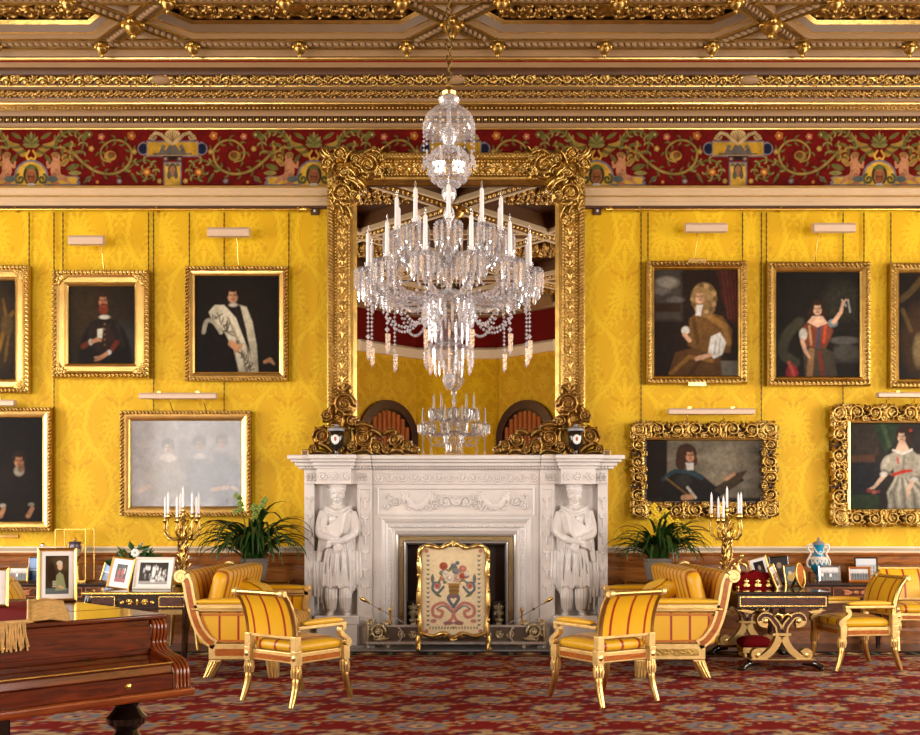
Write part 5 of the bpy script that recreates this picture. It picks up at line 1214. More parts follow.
# ------------------------------------------------------------------ crystal chandelier
def crystal_mat(name, tr=.45, gl=.35, tint=(1,.99,.985)):
    m = bpy.data.materials.new(name); m.use_nodes = True; nt = m.node_tree; N = nt.nodes; L = nt.links; N.remove(N['Principled BSDF'])
    t = N.new('ShaderNodeBsdfTransparent'); g = N.new('ShaderNodeBsdfGlossy'); g.inputs['Roughness'].default_value = .1; d = N.new('ShaderNodeBsdfDiffuse'); d.inputs['Color'].default_value = (.86,.89,.95,1)
    t.inputs['Color'].default_value = (*tint,1); g.inputs['Color'].default_value = (.97,.98,1,1)
    a = N.new('ShaderNodeMixShader'); a.inputs[0].default_value = gl/(1-tr); L.new(d.outputs[0], a.inputs[1]); L.new(g.outputs[0], a.inputs[2])
    f = N.new('ShaderNodeLayerWeight'); f.inputs['Blend'].default_value = .5; mr_ = N.new('ShaderNodeMapRange'); mr_.inputs['To Min'].default_value = 1-tr-.18; mr_.inputs['To Max'].default_value = 1-tr+.3; L.new(f.outputs['Facing'], mr_.inputs[0])
    tcn = N.new('ShaderNodeTexCoord'); nz_ = N.new('ShaderNodeTexNoise'); nz_.inputs['Scale'].default_value = 70; L.new(tcn.outputs['Object'], nz_.inputs['Vector']); nr = N.new('ShaderNodeMapRange'); nr.inputs['From Min'].default_value = .38; nr.inputs['From Max'].default_value = .6; nr.inputs['To Min'].default_value = .35; nr.inputs['To Max'].default_value = 1.1; L.new(nz_.outputs['Fac'], nr.inputs[0]); ml = N.new('ShaderNodeMath'); ml.operation = 'MULTIPLY'; ml.use_clamp = True; L.new(mr_.outputs[0], ml.inputs[0]); L.new(nr.outputs[0], ml.inputs[1])  # noise in the opacity imitates sparkle and dark breaks in the crystal
    b = N.new('ShaderNodeMixShader'); L.new(ml.outputs[0], b.inputs[0]); L.new(t.outputs[0], b.inputs[1]); L.new(a.outputs[0], b.inputs[2]); L.new(b.outputs[0], N['Material Output'].inputs[0]); MATS[name] = m; return m
CRYS = crystal_mat('crystal', .16, .44); CRYT = crystal_mat('thin_crystal', .66, .18)
CD = 6.3; cz = lambda y: 1.4+(520-y)*CD/F
ch = thing('chandelier', 'large crystal chandelier with white candles hanging before the mirror', 'chandelier', (WX(449,CD), CD-CAM_D, 0))
def gem(b, c, w, l, up=.25):
    x, y, z = c; zt, zm, zb = z, z-l*up, z-l
    vs = [(x,y,zt),(x+w,y,zm),(x,y+w,zm),(x-w,y,zm),(x,y-w,zm),(x,y,zb)]
    b.add(vs, [(0,2,1),(0,3,2),(0,4,3),(0,1,4),(5,1,2),(5,2,3),(5,3,4),(5,4,1)])
def prism_drop(b, c, w, l):      # spear with a bead on top
    x, y, z = c; gem(b, (x,y,z), w*.8, w*2, .5); vs = []
    for k in range(3): a = k*2.094+x*60; vs.append((x+w*math.cos(a), y+w*math.sin(a), z-w*2.2))
    for k in range(3): a = k*2.094+x*60; vs.append((x+w*.85*math.cos(a), y+w*.85*math.sin(a), z-l*.85))
    vs.append((x,y,z-l)); b.add(vs, [(0,1,4,3),(1,2,5,4),(2,0,3,5),(0,2,1),(3,4,6),(4,5,6),(5,3,6)])
def fringe(r, n, l, w, z=0, ph=0):
    b = MB()
    for k in range(n): a = 2*pi*k/n+ph; prism_drop(b, (r*math.cos(a), r*math.sin(a), z), w, l*(1 if k % 2 else .86))
    return b
def strand(b, pts, r, flat=.9):
    for p in pts: 
        x, y, z = p; gem(b, (x,y,z+r*flat), r*.8, r*2*flat, .5)
# stem and bodies (profile radius px, row)
def prof(rows): return [(r*CD/F, cz(y)) for r, y in rows]
MB().lathe(prof([(3,98),(7,96),(8,93),(5,91),(3,88),(1.5,86)])[::1], 12).build('gilt_cap', GOLD_B, ch, 40)
MB().lathe(prof([(2,108),(9,104),(11,100),(10,98),(3,97)]), 16).build('top_dish', CRYS, ch, 30)
MB().lathe(prof([(26,134),(26.5,128),(25.5,122),(22,115),(15,109),(6,106),(2,105)]), 24).build('dome_canopy', CRYT, ch, 30)
MB().lathe(prof([(1.5,205),(5,201),(7.5,195),(7,190),(3,187),(3,186)]), 14).build('stem_knop', CRYS, ch, 30)
MB().lathe(prof([(2,150),(5,145),(8,138),(7,132),(3,126),(2,118),(2,106)]), 14).build('stem_vase', CRYS, ch, 30)
MB().lathe(prof([(4,187),(11,184),(18,177),(21.5,167),(19,155),(13,149),(4,146)]), 18).build('cut_glass_ball', CRYT, ch, 0)
b = MB()
for i in range(7):
    th = .35+i*.38
    for k in range(18): a = 2*pi*(k+.5*(i % 2))/18; R0 = 21.5*CD/F*math.sin(th); gem(b, (R0*math.cos(a), R0*math.sin(a), cz(167)+20*CD/F*math.cos(th)+.012), .014, .026, .5)
stuff(b.build('ball_facets', CRYS, ch, 0))
MB().lathe(prof([(2,300),(4,296),(3,285),(6,278),(9,270),(7,262),(3,258),(3,250),(10,247),(12,240),(9,234),(3,231),(3,222),(6,216),(5,210),(2,205)]), 16).build('stem_column', CRYS, ch, 30)
MB().lathe(prof([(4,346),(14,342),(21,330),(25,312),(25.5,303),(22,299),(2,297)]), 20).build('main_bowl', CRYT, ch, 30)
MB().lathe(prof([(2,390),(5,386),(6,380),(3,374),(3,370),(18,352),(22,347),(12,344),(4,343)]), 18).build('lower_bowl', CRYT, ch, 30)
k_ = CD/F
stuff(fringe(25*k_,22,.15,.011,cz(304)).build('prism_fringe', CRYS, ch, 0)); stuff(fringe(19*k_,16,.15,.0105,cz(322)).build('prism_fringe', CRYS, ch, 0))
stuff(fringe(24*k_,20,.14,.0105,cz(348)).build('prism_fringe', CRYS, ch, 0)); stuff(fringe(14*k_,16,.11,.007,cz(360)).build('prism_fringe', CRYS, ch, 0))
stuff(fringe(13*k_,16,.12,.007,cz(240)).build('prism_fringe', CRYS, ch, 0)); stuff(fringe(12*k_,14,.12,.007,cz(268)).build('prism_fringe', CRYS, ch, 0))
MB().ball((0,0,cz(380)), 6.5*k_, 12, 8).build('bottom_ball', CRYS, ch, 0)
sd = MB(); strand(sd, [(0,0,-.028*i) for i in range(7)], .0125); prism_drop(sd, (0,0,-.2), .014, .10); sdm = sd.mesh('bead_strand', 0)
for k in range(9):
    a = 2*pi*k/9+.2; stuff(obj('bead_strand', sdm, CRYS, ch, (25.5*k_*math.cos(a), 25.5*k_*math.sin(a), cz(122))))
# arms with candles
def arm_meshes(r, zc_, zs):
    """arm along +x from the stem to a cup"""
    pts = curve_pts([(.05,0,zs),(r*.35,0,zs-.05),(r*.68,0,zs-.055),(r*.93,0,zc_-.085),(r,0,zc_-.03)], 6)
    n = len(pts); return MB().tube(pts, [.016+.005*math.cos(i*1.1) for i in range(n)], 8).mesh('candle_arm', 40)
pan = MB().lathe([(.012,-.035),(.02,-.03),(.05,-.012),(.078,.004),(.082,.01),(.06,.006),(.018,.002),(.016,.02),(.024,.035),(.026,.05),(.016,.052)], 16).mesh('drip_pan', 30)
frm = fringe(.082,13,.145,.0105,.004).mesh('prism_fringe', 0); fr2 = fringe(.048,7,.17,.0095,-.004).add([],[]).mesh('prism_fringe', 0)
can = MB().lathe([(.013,.03),(.0135,.045),(.0125,.225),(.008,.235),(.003,.24)], 12).mesh('candle', 40); wick = MB().lathe([(.003,0),(.0075,.012),(.007,.022),(.001,.045)], 8).mesh('bulb_tip', 40)
def tier(n, r, zc_, zs, ph):
    am = arm_meshes(r, zc_, zs); out = []
    for k in range(n):
        a = -pi/2+ph+2*pi*k/n
        o = obj('candle_arm', am, CRYS, ch, (0,0,0), (0,0,a)); out.append(a)
        obj('drip_pan', pan, CRYT, o, (r,0,zc_)); stuff(obj('prism_fringe', frm, CRYS, o, (r,0,zc_))); stuff(obj('prism_fringe', fr2, CRYS, o, (r,0,zc_)))
        obj('candle', can, CANDLE, o, (r,0,zc_)); obj('bulb_tip', wick, CRYT, o, (r,0,zc_+.238))
    return out
A1 = tier(12, .515, 2.935, 2.83, math.radians(-15)); A2 = tier(10, .34, 3.165, 3.06, 0)
def swag(p, q, sag, n=15, r=.0135):
    b = MB(); pts = []
    for i in range(n+1):
        t = i/n; pts.append((p[0]+(q[0]-p[0])*t, p[1]+(q[1]-p[1])*t, p[2]+(q[2]-p[2])*t-sag*4*t*(1-t)))
    strand(b, pts, r); return b
pol = lambda r, a, z: (r*math.cos(a), r*math.sin(a), z)
for i, a in enumerate(A1):
    b = MB()
    strand(b, [(0,0,-.026*j) for j in range(13)], .0135); prism_drop(b, (0,0,-.33), .02, .17)
    stuff(b.build('bead_pendant', CRYS, ch, 0, loc=pol(.515,a,2.88)))
    stuff(swag(pol(.49,a,2.85), pol(.16,a+.15,2.70), .17, 18).build('bead_swag', CRYS, ch, 0))
    if i % 2: stuff(swag(pol(.50,a,2.85), pol(.50,A1[(i+1) % 12],2.85), .14, 12).build('bead_swag', CRYS, ch, 0))
for i, a in enumerate(A2): stuff(swag(pol(.30,a,3.12), pol(.46,a+.1,2.98), .05, 10, .012).build('bead_swag', CRYS, ch, 0))
b = MB(); z = cz(88); i = 0
while z < ZC-.12:
    w = .016; q = [(w*math.cos(t)*(1 if i % 2 else .25), w*math.cos(t)*(.25 if i % 2 else 1), z+.028+.034*math.sin(t)) for t in np.linspace(0,2*pi,9)]
    b.tube(q, .005, 5); z += .05; i += 1
stuff(b.build('chain', BRONZE, ch, 60))
MB().lathe([(.012,ZC-.16),(.05,ZC-.13),(.07,ZC-.09),(.09,ZC-.02),(.09,ZC)], 16).build('ceiling_rose', GOLD, ch, 40)
# ------------------------------------------------------------------ seat furniture
ST_SEAT = stripe_mat('striped_satin_seat', 0, .17, .085, .016); ST_BACK = stripe_mat('striped_satin_back', 0, .17, .085, .014)
def cushion(x0, x1, y0, y1, z0, z1, n=10, puff=.02, e=.35):
    """soft box: rounded plan, domed top"""
    b = MB(); cx, cy = (x0+x1)/2, (y0+y1)/2; hx_, hy_ = (x1-x0)/2, (y1-y0)/2; N_ = 40; rows = []
    for j in range(9):
        t = j/8; ph = -pi/2+pi*t; s = max(.0, math.cos(ph))**e; zz = (z0+z1)/2+(z1-z0)/2*math.copysign(abs(math.sin(ph))**.7, math.sin(ph))
        row = []
        for k in range(N_):
            a = 2*pi*k/N_; c, sn = math.cos(a), math.sin(a); u = math.copysign(abs(c)**.22, c); v = math.copysign(abs(sn)**.22, sn)
            row.append((cx+hx_*u*s, cy+hy_*v*s, zz+(puff*(1-u*u*s*s)*(1-v*v*s*s) if t > .5 else 0)))
        rows.append(row)
    # extra rings so the top domes
    for q in (.75,.5,.25,.02):
        row = []
        for k in range(N_):
            a = 2*pi*k/N_; c, sn = math.cos(a), math.sin(a); u = math.copysign(abs(c)**.22, c)*q; v = math.copysign(abs(sn)**.22, sn)*q
            row.append((cx+hx_*u, cy+hy_*v, z1+puff*(1-u*u)*(1-v*v)))
        rows.append(row)
    rows[8] = [(cx+hx_*.92*(p[0]-cx)/max(1e-6,abs(p[0]-cx))*0+ (rows[7][i][0]-cx)*.9+0 if False else cx+(rows[7][i][0]-cx)*.93, cy+(rows[7][i][1]-cy)*.93, z1+.002) for i, p in enumerate(rows[8])]
    rows[0] = [(cx+(p[0]-cx)*.93, cy+(p[1]-cy)*.93, z0) for p in rows[1]]
    vs = [p for r in rows for p in r]; fs = []
    for i in range(len(rows)-1):
        for k in range(N_): k2 = (k+1) % N_; fs.append((i*N_+k,i*N_+k2,(i+1)*N_+k2,(i+1)*N_+k))
    fs.append(tuple(range(N_-1,-1,-1))); fs.append(tuple((len(rows)-1)*N_+k for k in range(N_))); return b.add(vs, fs)
def make_armchair(label):
    """front faces +Y, origin on the floor under the seat"""
    t = thing('gilt_armchair', label, 'armchair', group='gilt armchairs in yellow satin')
    w, d = .26, .25     # half sizes of the seat frame
    # seat rails with wooden insets
    for (x0,x1,y0,y1,ins) in ((-w,w,d-.05,d,'f'),(-w,w,-d,-d+.05,'b'),(-w,-w+.05,-d+.05,d-.05,'l'),(w-.05,w,-d+.05,d-.05,'r')):
        r = bevel(MB().box(x0,x1,y0,y1,.325,.405).build('seat_rail', GILT, t, 0), .006)
        if ins == 'f': q = (x0+.05,x1-.05,y1,y1+.004)
        elif ins == 'b': q = (x0+.05,x1-.05,y0-.004,y0)
        elif ins == 'l': q = (x0-.004,x0,y0+.0,y1-.0)
        else: q = (x1,x1+.004,y0,y1)
        MB().box(*q,.340,.378).build('wood_inset', SATINW, r, 0)
    for sx in (-1,1):
        for sy in (-1,1):
            bevel(MB().box(sx*w-.032,sx*w+.032,sy*d-.032,sy*d+.032,.315,.425).build('corner_block', GILT, t, 0), .006)
            MB().lathe([(.0,-.006),(.018,-.004),(.022,.0),(.012,.004),(.006,.008)], 10, M=Matrix.Rotation(-sy*pi/2 if False else (pi/2 if sy < 0 else -pi/2),3,'X')).build('rosette', GOLD_B, t, 40, loc=(sx*w,sy*(d+.033),.37))
            pts = curve_pts([(sx*w,sy*d,.33),(sx*w,sy*(d+.004),.25),(sx*(w+.004),sy*(d+.018),.14),(sx*(w+.012),sy*(d+.062),.012)], 5)
            L = MB().tube(pts, [.030,.034,.028,.034,.036,.032,.026,.03,.029,.028,.027,.026,.0245,.023,.0215,.020], 12).build('leg', GOLD_B, t, 50)
            b = MB()
            for k in range(10): a = k*.628; b.tube([(sx*w+.027*math.cos(a),sy*d+.027*math.sin(a),.325),(sx*w+.036*math.cos(a),sy*(d+.004)+.036*math.sin(a),.27),(sx*w+.03*math.cos(a),sy*(d+.006)+.03*math.sin(a),.225)], .007, 5)
            b.build('leg_carving', GILT, L, 60)
    cushion(-w+.005,w-.005,-d+.02,d+.01,.395,.485,puff=.03).build('seat_cushion', ST_SEAT, t, 60)
    # back posts sweep backwards and roll over at the top
    cv = [(-d,.42),(-d-.002,.52),(-d-.02,.64),(-d-.06,.76),(-d-.12,.845)]
    for sx in (-1,1):
        pts = curve_pts([(sx*(w-.005),y,z) for y,z in cv], 6); MB().tube(pts, [.026]*6+[.024]*12+[.022]*7, 10).build('back_post', GOLD_B, t, 60)
        MB().lathe([(.02,-.028),(.029,-.018),(.029,.018),(.02,.028)], 12, M=Matrix.Rotation(pi/2,3,'Y')).build('back_scroll', GILT, t, 40, loc=(sx*(w-.005),-d-.135,.85))
        bevel(MB().box(sx*(w-.005)-.03,sx*(w-.005)+.03,-d-.032,-d+.028,.42,.53).build('post_block', GILT, t, 0), .007)
    MB().tube([(-w+.02,-d-.135,.85),(w-.02,-d-.135,.85)], .021, 12).build('crest_rail', GOLD_B, t, 60)
    bevel(MB().box(-w+.02,w-.02,-d-.02,-d+.012,.505,.535).build('back_lower_rail', GILT, t, 0), .006)
    b = MB(); cvp = curve_pts([(0,y,z) for y,z in ((-d-.002,.53),(-d-.018,.64),(-d-.055,.755),(-d-.11,.84))], 6); vs = []; n = len(cvp)
    for (x, y, z) in cvp:
        for xx in np.linspace(-w+.022, w-.022, 9): vs.append((xx, y+.016+.014*(1-(xx/w)**2), z))
    for (x, y, z) in cvp:
        for xx in np.linspace(-w+.022, w-.022, 9): vs.append((xx, y-.016-.010*(1-(xx/w)**2), z))
    fs = []; m = 9
    for i in range(n-1):
        for k in range(m-1): a = i*m+k; fs.append((a,a+1,a+m+1,a+m)); a += n*m; fs.append((a+m,a+m+1,a+1,a))
        for k in (0,m-1): a = i*m+k; fs.append((a,a+m,a+m+n*m,a+n*m))
    for k in range(m-1):
        for i in (0,n-1): a = i*m+k; fs.append((a,a+1,a+1+n*m,a+n*m))
    b.add(vs, fs); b.build('back_pad', ST_BACK, t, 50)
    for sx in (-1,1):    # arms
        x = sx*(w+.012)
        bevel(MB().box(x-.028,x+.028,-d+.0,d-.01,.58,.606).build('arm_rail', GILT, t, 0), .006)
        cushion(x-.03,x+.03,-d+.04,d-.04,.605,.642,puff=.008,e=.5).build('arm_pad', YELLOW, t, 60)
        s = curve_pts([(0,d-.03,.585),(0,d-.055,.55),(0,d-.05,.515),(0,d+.0,.48),(0,d+.03,.45),(0,d+.015,.42)], 5); MB().ribbon([(p[1],p[2]) for p in s], [.017]*len(s), x-.022, x+.022, 'yz').build('arm_support', GILT, t, 40)
        for yy, zz, rr in ((d+.005,.448,.026),(d-.035,.565,.02)):
            MB().lathe([(rr,-.027),(rr,-.02),(rr*.8,-.018),(rr*.8,.018),(rr,.02),(rr,.027)], 12, M=Matrix.Rotation(pi/2,3,'Y')).build('arm_volute', GILT, t, 30, loc=(x,yy,zz))
    return t
def place(o, x, y, rz, label=None):
    o.location = (x,y,.012); o.rotation_euler = (0,0,rz)
    if label: o['label'] = label
    return o
A = make_armchair('gilt armchair seen from behind, left of the fire screen, nearest the camera')
place(A, -1.23, -3.70, math.radians(-37.9))
CHAIRS = [(1.127,-3.67,math.radians(32.6),'gilt armchair seen from behind, right of the fire screen, nearest the camera'),
 (3.735,-1.98,math.radians(97),'gilt armchair seen from its side before the far right table'),
 (4.93,-.60,math.radians(176),'gilt armchair against the wainscot, cut by the right picture edge'),
 (-3.60,-2.56,math.radians(-80),'gilt armchair mostly hidden behind the piano and silver-framed photograph')]
for x, y, rz, lb in CHAIRS: place(copy_tree(A), x, y, rz, lb)

# sofas -------------------------------------------------------
ST_SOFA = stripe_mat('striped_satin_sofa', 1, .155, .05, .03, base=(226,170,20), stripe=(160,72,12), edge=(206,132,16)); ST_END = stripe_mat('striped_satin_end', 0, .165, .02, .012)
def make_sofa(label, s):
    """back on the -x side, length along +y; s=-1 mirrors it"""
    t = thing('gilt_sofa', label, 'sofa', group='gilt sofas facing each other by the fire')
    Ln = 1.95
    def M(b): return b.xf(Matrix.Diagonal(Vector((s,1,1)))) if s < 0 else b
    def X(b, n_, m, par=t, ang=40, **k): return M(b).build(n_, m, par, ang, **k)
    post = curve_pts([(.085,.905,0),(.115,.83,0),(.135,.72,0),(.165,.58,0),(.215,.44,0),(.29,.34,0),(.36,.295,0)], 6); post = [(p[0],p[1]) for p in post]
    for y0, y1, near in ((0,.09,1),(Ln-.09,Ln,0)):
        sgn = -1 if near else 1
        e = X(MB().ribbon(post, [.045]*len(post), y0, y1), 'end_post', GILT)
        yy = (y0-.004,y0+.002) if near else (y1-.002,y1+.004); X(MB().ribbon(post[3:-2], [.022]*(len(post)-5), *yy), 'wood_inset', SATINW, e)
        # rolled volute on top of the post
        X(MB().ribbon(spiral_pts(.055,.89,.055,1.6,.6,1,.2), .012, y0-.012, y1+.012), 'volute', GILT, t, 50)
        X(MB().lathe([(.016,-.058),(.016,.058)], 12, M=Matrix.Rotation(pi/2,3,'X')), 'volute_eye', GOLD_B, t, 50, loc=((.055*s),(y0+y1)/2,.89))
        # arm frame and its upholstered panel
        bevel(X(MB().box(.15,.90,y0,y1,.585,.65), 'arm_rail', GILT, t, 0), .008); bevel(X(MB().box(.15,.90,y0-.008 if near else y0,y1 if near else y1+.008,.60,.618), 'arm_bead', GOLD_B, t, 0), .004)
        X(cushion(.16,.89,y0-.005,y1+.005,.648,.692,puff=.01,e=.5), 'arm_pad', YELLOW, t, 60)
        pn = [(p[0]+.045,p[1]) for p in post if .31 < p[1] < .575]; out = [(.86,.575),(.20,.575)]+pn+[(.86,.31)]
        X(MB().prism(out, y0+.02, y1-.02), 'end_panel', ST_END, t, 30)
        bor = [(.845,.56),(.215,.56)]+[(p[0]+.012,p[1]) for p in pn if .32 < p[1] < .56]+[(.845,.325)]; bor.append(bor[0])
        X(MB().ribbon(bor, .010, (y0+.008) if near else (y1-.02), (y0+.02) if near else (y1-.008)), 'panel_braid', mat('braid',(190,110,26),.6), t, 30)
        X(MB().ribbon([(.875,.655),(.885,.6),(.86,.5),(.875,.4),(.90,.30)], .028, y0, y1), 'arm_front', GILT, t, 40)
        for (zz, rr) in ((.66,.035),(.42,.03)): X(MB().lathe([(rr,-.052),(rr*.7,-.056),(rr*.7,.056),(rr,.052)], 12, M=Matrix.Rotation(pi/2,3,'X')), 'arm_scroll', GILT, t, 40, loc=(.885*s,(y0+y1)/2,zz))
    # rails
    for (x0,x1,y0,y1) in ((.30,.90,0,.08),(.30,.90,Ln-.08,Ln),(.83,.90,.08,Ln-.08),(.28,.34,.08,Ln-.08)):
        r = bevel(X(MB().box(x0,x1,y0,y1,.165,.305), 'seat_rail', GILT, t, 0), .008)
        if y1-y0 < .1: yv = y0 if y0 == 0 else y1; X(MB().box(x0+.06,x1-.06,yv-.004,yv+.004,.2,.26), 'wood_inset', SATINW if s > 0 else GOLD, r, 0)
    for (x, y, dx) in ((.36,.06,-1),(.36,Ln-.06,-1),(.85,.06,.25),(.85,Ln-.06,.25)):
        b = MB().hexa([(x-.045+dx*.07,y-.05,.0),(x+.035+dx*.07,y-.05,0),(x+.035+dx*.07,y+.05,0),(x-.045+dx*.07,y+.05,0)], [(x-.055,y-.055,.165),(x+.055,y-.055,.165),(x+.055,y+.055,.165),(x-.055,y+.055,.165)])
        f = bevel(X(b, 'foot', GILT, t, 0), .01)
        for q in (-.03,0,.03): X(MB().tube([(x+q,y-.056,.15),(x+q*.9+dx*.035,y-.056,.08),(x+q*.9+dx*.065-.004,y-.058,.012)], .009, 6), 'foot_reed', GOLD_B, f, 60)
    # rolled back between the ends
    X(MB().ribbon([(p[0]+.004,p[1]-.004) for p in post[:-4]], [.042]*(len(post)-4), .09, Ln-.09), 'rolled_back', ST_SOFA, t, 60)
    X(MB().lathe([(.05,0),(.05,Ln-.18)], 16, M=Matrix.Rotation(-pi/2,3,'X')), 'back_roll', ST_SOFA, t, 60, loc=(.058*s,.09,.885))
    X(cushion(.30,.92,.09,Ln-.09,.30,.46,puff=.025,e=.4), 'seat_cushion', ST_SOFA, t, 60)
    bc = cushion(-.36,.36,.10,Ln-.10,-.075,.075,puff=.008,e=.12); bc.xf(Matrix.Rotation(math.radians(-76),4,'Y')); bc.xf(Matrix.Translation((.30,0,.60))); X(bc, 'back_cushion', ST_SOFA, t, 60)
    return t
so = make_sofa('gilt sofa in striped yellow satin, left of the fireplace beside tall plant', 1); so.location = (-2.475,-2.65,.012)
so2 = make_sofa('gilt sofa in striped yellow satin, right of the fireplace beside the writing table', -1); so2.location = (2.475,-2.65,.012)
for sx, x in ((-1,-1.97),(1,1.97)):
    p = thing('throw_pillow', 'crumpled yellow pillow with red piping on the sofa %s of the fire' % ('left' if sx < 0 else 'right'), 'pillow', (x,-1.75,.49), 0, 'crumpled sofa pillows')
    b = cushion(-.22,.22,-.20,.20,0,.17,puff=.05,e=.8); b.v = [(v[0]+.012*math.sin(v[1]*30+v[2]*20), v[1]+.012*math.sin(v[0]*26), v[2]+.014*math.sin(v[0]*28+v[1]*22)) for v in b.v]; b.xf(Matrix.Rotation(-sx*.6,4,'Y')); b.xf(Matrix.Translation((0,0,.10))); b.build('pillow_cover', YELLOW, p, 70)
    q = [(.2*math.cos(a)*(1+.15*abs(math.sin(2*a))), .19*math.sin(a)*(1+.15*abs(math.sin(2*a))), .06+.02*math.sin(3*a)) for a in np.linspace(0,2*pi,40)]; b = MB().tube(q, .008, 6); b.xf(Matrix.Rotation(-sx*.6,4,'Y')); b.xf(Matrix.Translation((0,0,.13))); b.build('piping', mat('red_piping',(160,44,18),.6), p, 60)
# stools half hidden behind the sofas
for sx in (-1,1):
    s = thing('gilt_stool', 'gilt stool with yellow seat, half hidden behind the sofa %s of the fire' % ('left' if sx < 0 else 'right'), 'stool', (sx*2.95,-.60,.012), 0, 'stools behind the sofas')
    for a, c in ((-1,-1),(1,-1),(-1,1),(1,1)): MB().tube(curve_pts([(a*.17,c*.17,.40),(a*.17,c*.17,.25),(a*.2,c*.2,0.01)],4), [.026,.028,.03,.026,.024,.022,.02,.018,.016], 10).build('leg', GOLD_B, s, 60)
    bevel(MB().box(-.21,.21,-.21,.21,.38,.45).build('seat_rail', GILT, s, 0), .008); cushion(-.2,.2,-.2,.2,.445,.51,puff=.02).build('seat_cushion', YELLOW, s, 60)
# ------------------------------------------------------------------ grand piano
PR = Vector((-1.365,-6.70,.012)); PA = math.radians(44.6)
pn = thing('grand_piano', 'glossy mahogany grand piano with closed lid in the lower left corner', 'piano', tuple(PR), PA)
def bez(pts, n=8): return [(p[0],p[1]) for p in curve_pts([(x,y,0) for x,y in pts], n)]
side = bez([(0,.95),(-.02,1.15),(-.14,1.38),(-.36,1.56),(-.52,1.75),(-.62,1.98),(-.80,2.12),(-1.05,2.10)])
lid_o = [(0,0)]+side+[(-1.32,2.0),(-1.45,1.75),(-1.45,0)]
cas_o = [(-.03,.06)]+[(x-.03,y-.02) for x,y in side]+[(-1.32,1.97),(-1.42,1.74),(-1.42,.06)]
bevel(MB().prism(cas_o, .60, .925, 'xy').build('case', MAHOG, pn, 30), .006); bevel(MB().prism(lid_o, .925, .948, 'xy').build('lid', MAHOG, pn, 30), .007, 3)
MB().box(-.62,-.60,.05,1.5,.9485,.9495).build('lid_hinge', BRASS, pn, 0); MB().box(-1.44,-.01,.42,.426,.948,.9492).build('lid_seam', LACQ, pn, 0)
bevel(MB().box(-1.36,-.085,.0,.07,.765,.925).build('name_board', MAHOG, pn, 0), .006); bevel(MB().box(-1.36,-.085,-.008,.0,.79,.90).build('name_board_panel', MAHOG, pn, 0), .004)
fl = MB().hexa([(-1.37,-.21,.70),(-.08,-.21,.70),(-.08,.06,.70),(-1.37,.06,.70)], [(-1.37,-.20,.742),(-.08,-.20,.742),(-.08,.05,.772),(-1.37,.05,.772)]); bevel(fl.build('key_lid', MAHOG, pn, 0), .008, 3)
MB().tube([(-1.37,-.202,.748),(-.08,-.202,.748)], .004, 6).build('lid_string', BRASS, pn)
bevel(MB().box(-1.37,-.08,-.215,-.18,.63,.70).build('key_slip', MAHOG, pn, 0), .005); bevel(MB().box(-1.45,.012,-.245,.06,.595,.632).build('keybed', mat('light_mahogany',(150,72,20),.2,wave=((110,44,10),3,1,(1.2,1.2,9)),coat=.6), pn, 0), .01, 3)
for x0, x1 in ((-.085,0),(-1.45,-1.365)):
    cv = bez([(.05,.925),(-.005,.91),(-.012,.86),(.0,.82),(-.03,.785),(-.10,.768),(-.17,.755),(-.215,.72),(-.222,.66),(-.225,.63)], 5)
    out = cv+[(.06,.63),(.06,.925)]; a = bevel(MB().prism(out, x0, x1, 'yz').build('cheek', MAHOG, pn, 30), .005)
    for k in range(4): MB().tube([((x0+x1)/2-.027+.018*k, y-.001, z+.001) for y, z in cv[2:-1]], .0075, 6).build('cheek_reed', MATS['light_mahogany'], a, 60)
for x in (-1.2,-.75,-.3): MB().lathe([(.012,0),(.014,-.004),(.006,-.008),(.001,-.009)], 10, M=Matrix.Rotation(-pi/2,3,'X')).build('lock_stud', BRASS, pn, 40, loc=(x,-.216 if x != -.75 else -.009,.665 if x != -.75 else .85))
legp = [(.03,.0),(.045,.01),(.05,.03),(.035,.06),(.04,.09),(.055,.2),(.075,.3),(.085,.36),(.06,.40),(.05,.42),(.085,.45),(.092,.48),(.065,.51),(.055,.53),(.085,.56),(.09,.6)]
for x, y in ((-.17,.06),(-1.28,.06),(-.85,1.75)): MB().lathe(legp, 20, (x,y,.0)).build('leg', LACQ, pn, 30)
bevel(MB().box(-.86,-.60,.3,.36,.10,.6).build('pedal_lyre', DARKW, pn, 0), .01)
# fringed runner on the lid
rn = thing('fringed_runner', 'red velvet runner with long gold fringe lying on the piano lid', 'runner', tuple(PR), PA)
VEL = mat('red_velvet', (120,12,16), .9, spec=.1); FRG = mat('gold_fringe', (212,170,102), .6, var=.25, vscale=40)
MB().prism([(-.20,1.12),(-.64,.0),(-1.44,.0),(-1.44,1.12)], .9485, .954, 'xy').build('velvet', VEL, rn, 0)
def strands(name, items, r):
    b = MB()
    for p in items: b.tube(p, r, 5)
    return stuff(b.build(name, FRG, rn, 60))
rs = random.Random(11); it = []
for k in range(170):
    t = k/169; x, y = -.20-.44*t, 1.12-1.12*t; l = .15+rs.uniform(-.02,.02); j = rs.uniform(-.02,.02)
    if y > .02: it.append([(x,y,.9555),(x+l*.5,y-.01+j*.5-.02,.962+.008*rs.random()),(x+l,y-.03+j,.9525)])
strands('fringe', it, .0052)
it = []
for k in range(150):
    x = -.66-.74*k/149+rs.uniform(-.004,.004); it.append([(x,.01,.955),(x,-.008,.953),(x+rs.uniform(-.006,.006),-.016,.91),(x+rs.uniform(-.012,.012),-.018,.845+rs.uniform(-.01,.015))])
strands('hanging_fringe', it, .0045)
MB().tube([(-.20,1.12,.957),(-.64,.0,.957),(-1.44,0,.957)], .009, 8).build('braid', FRG, rn, 60)

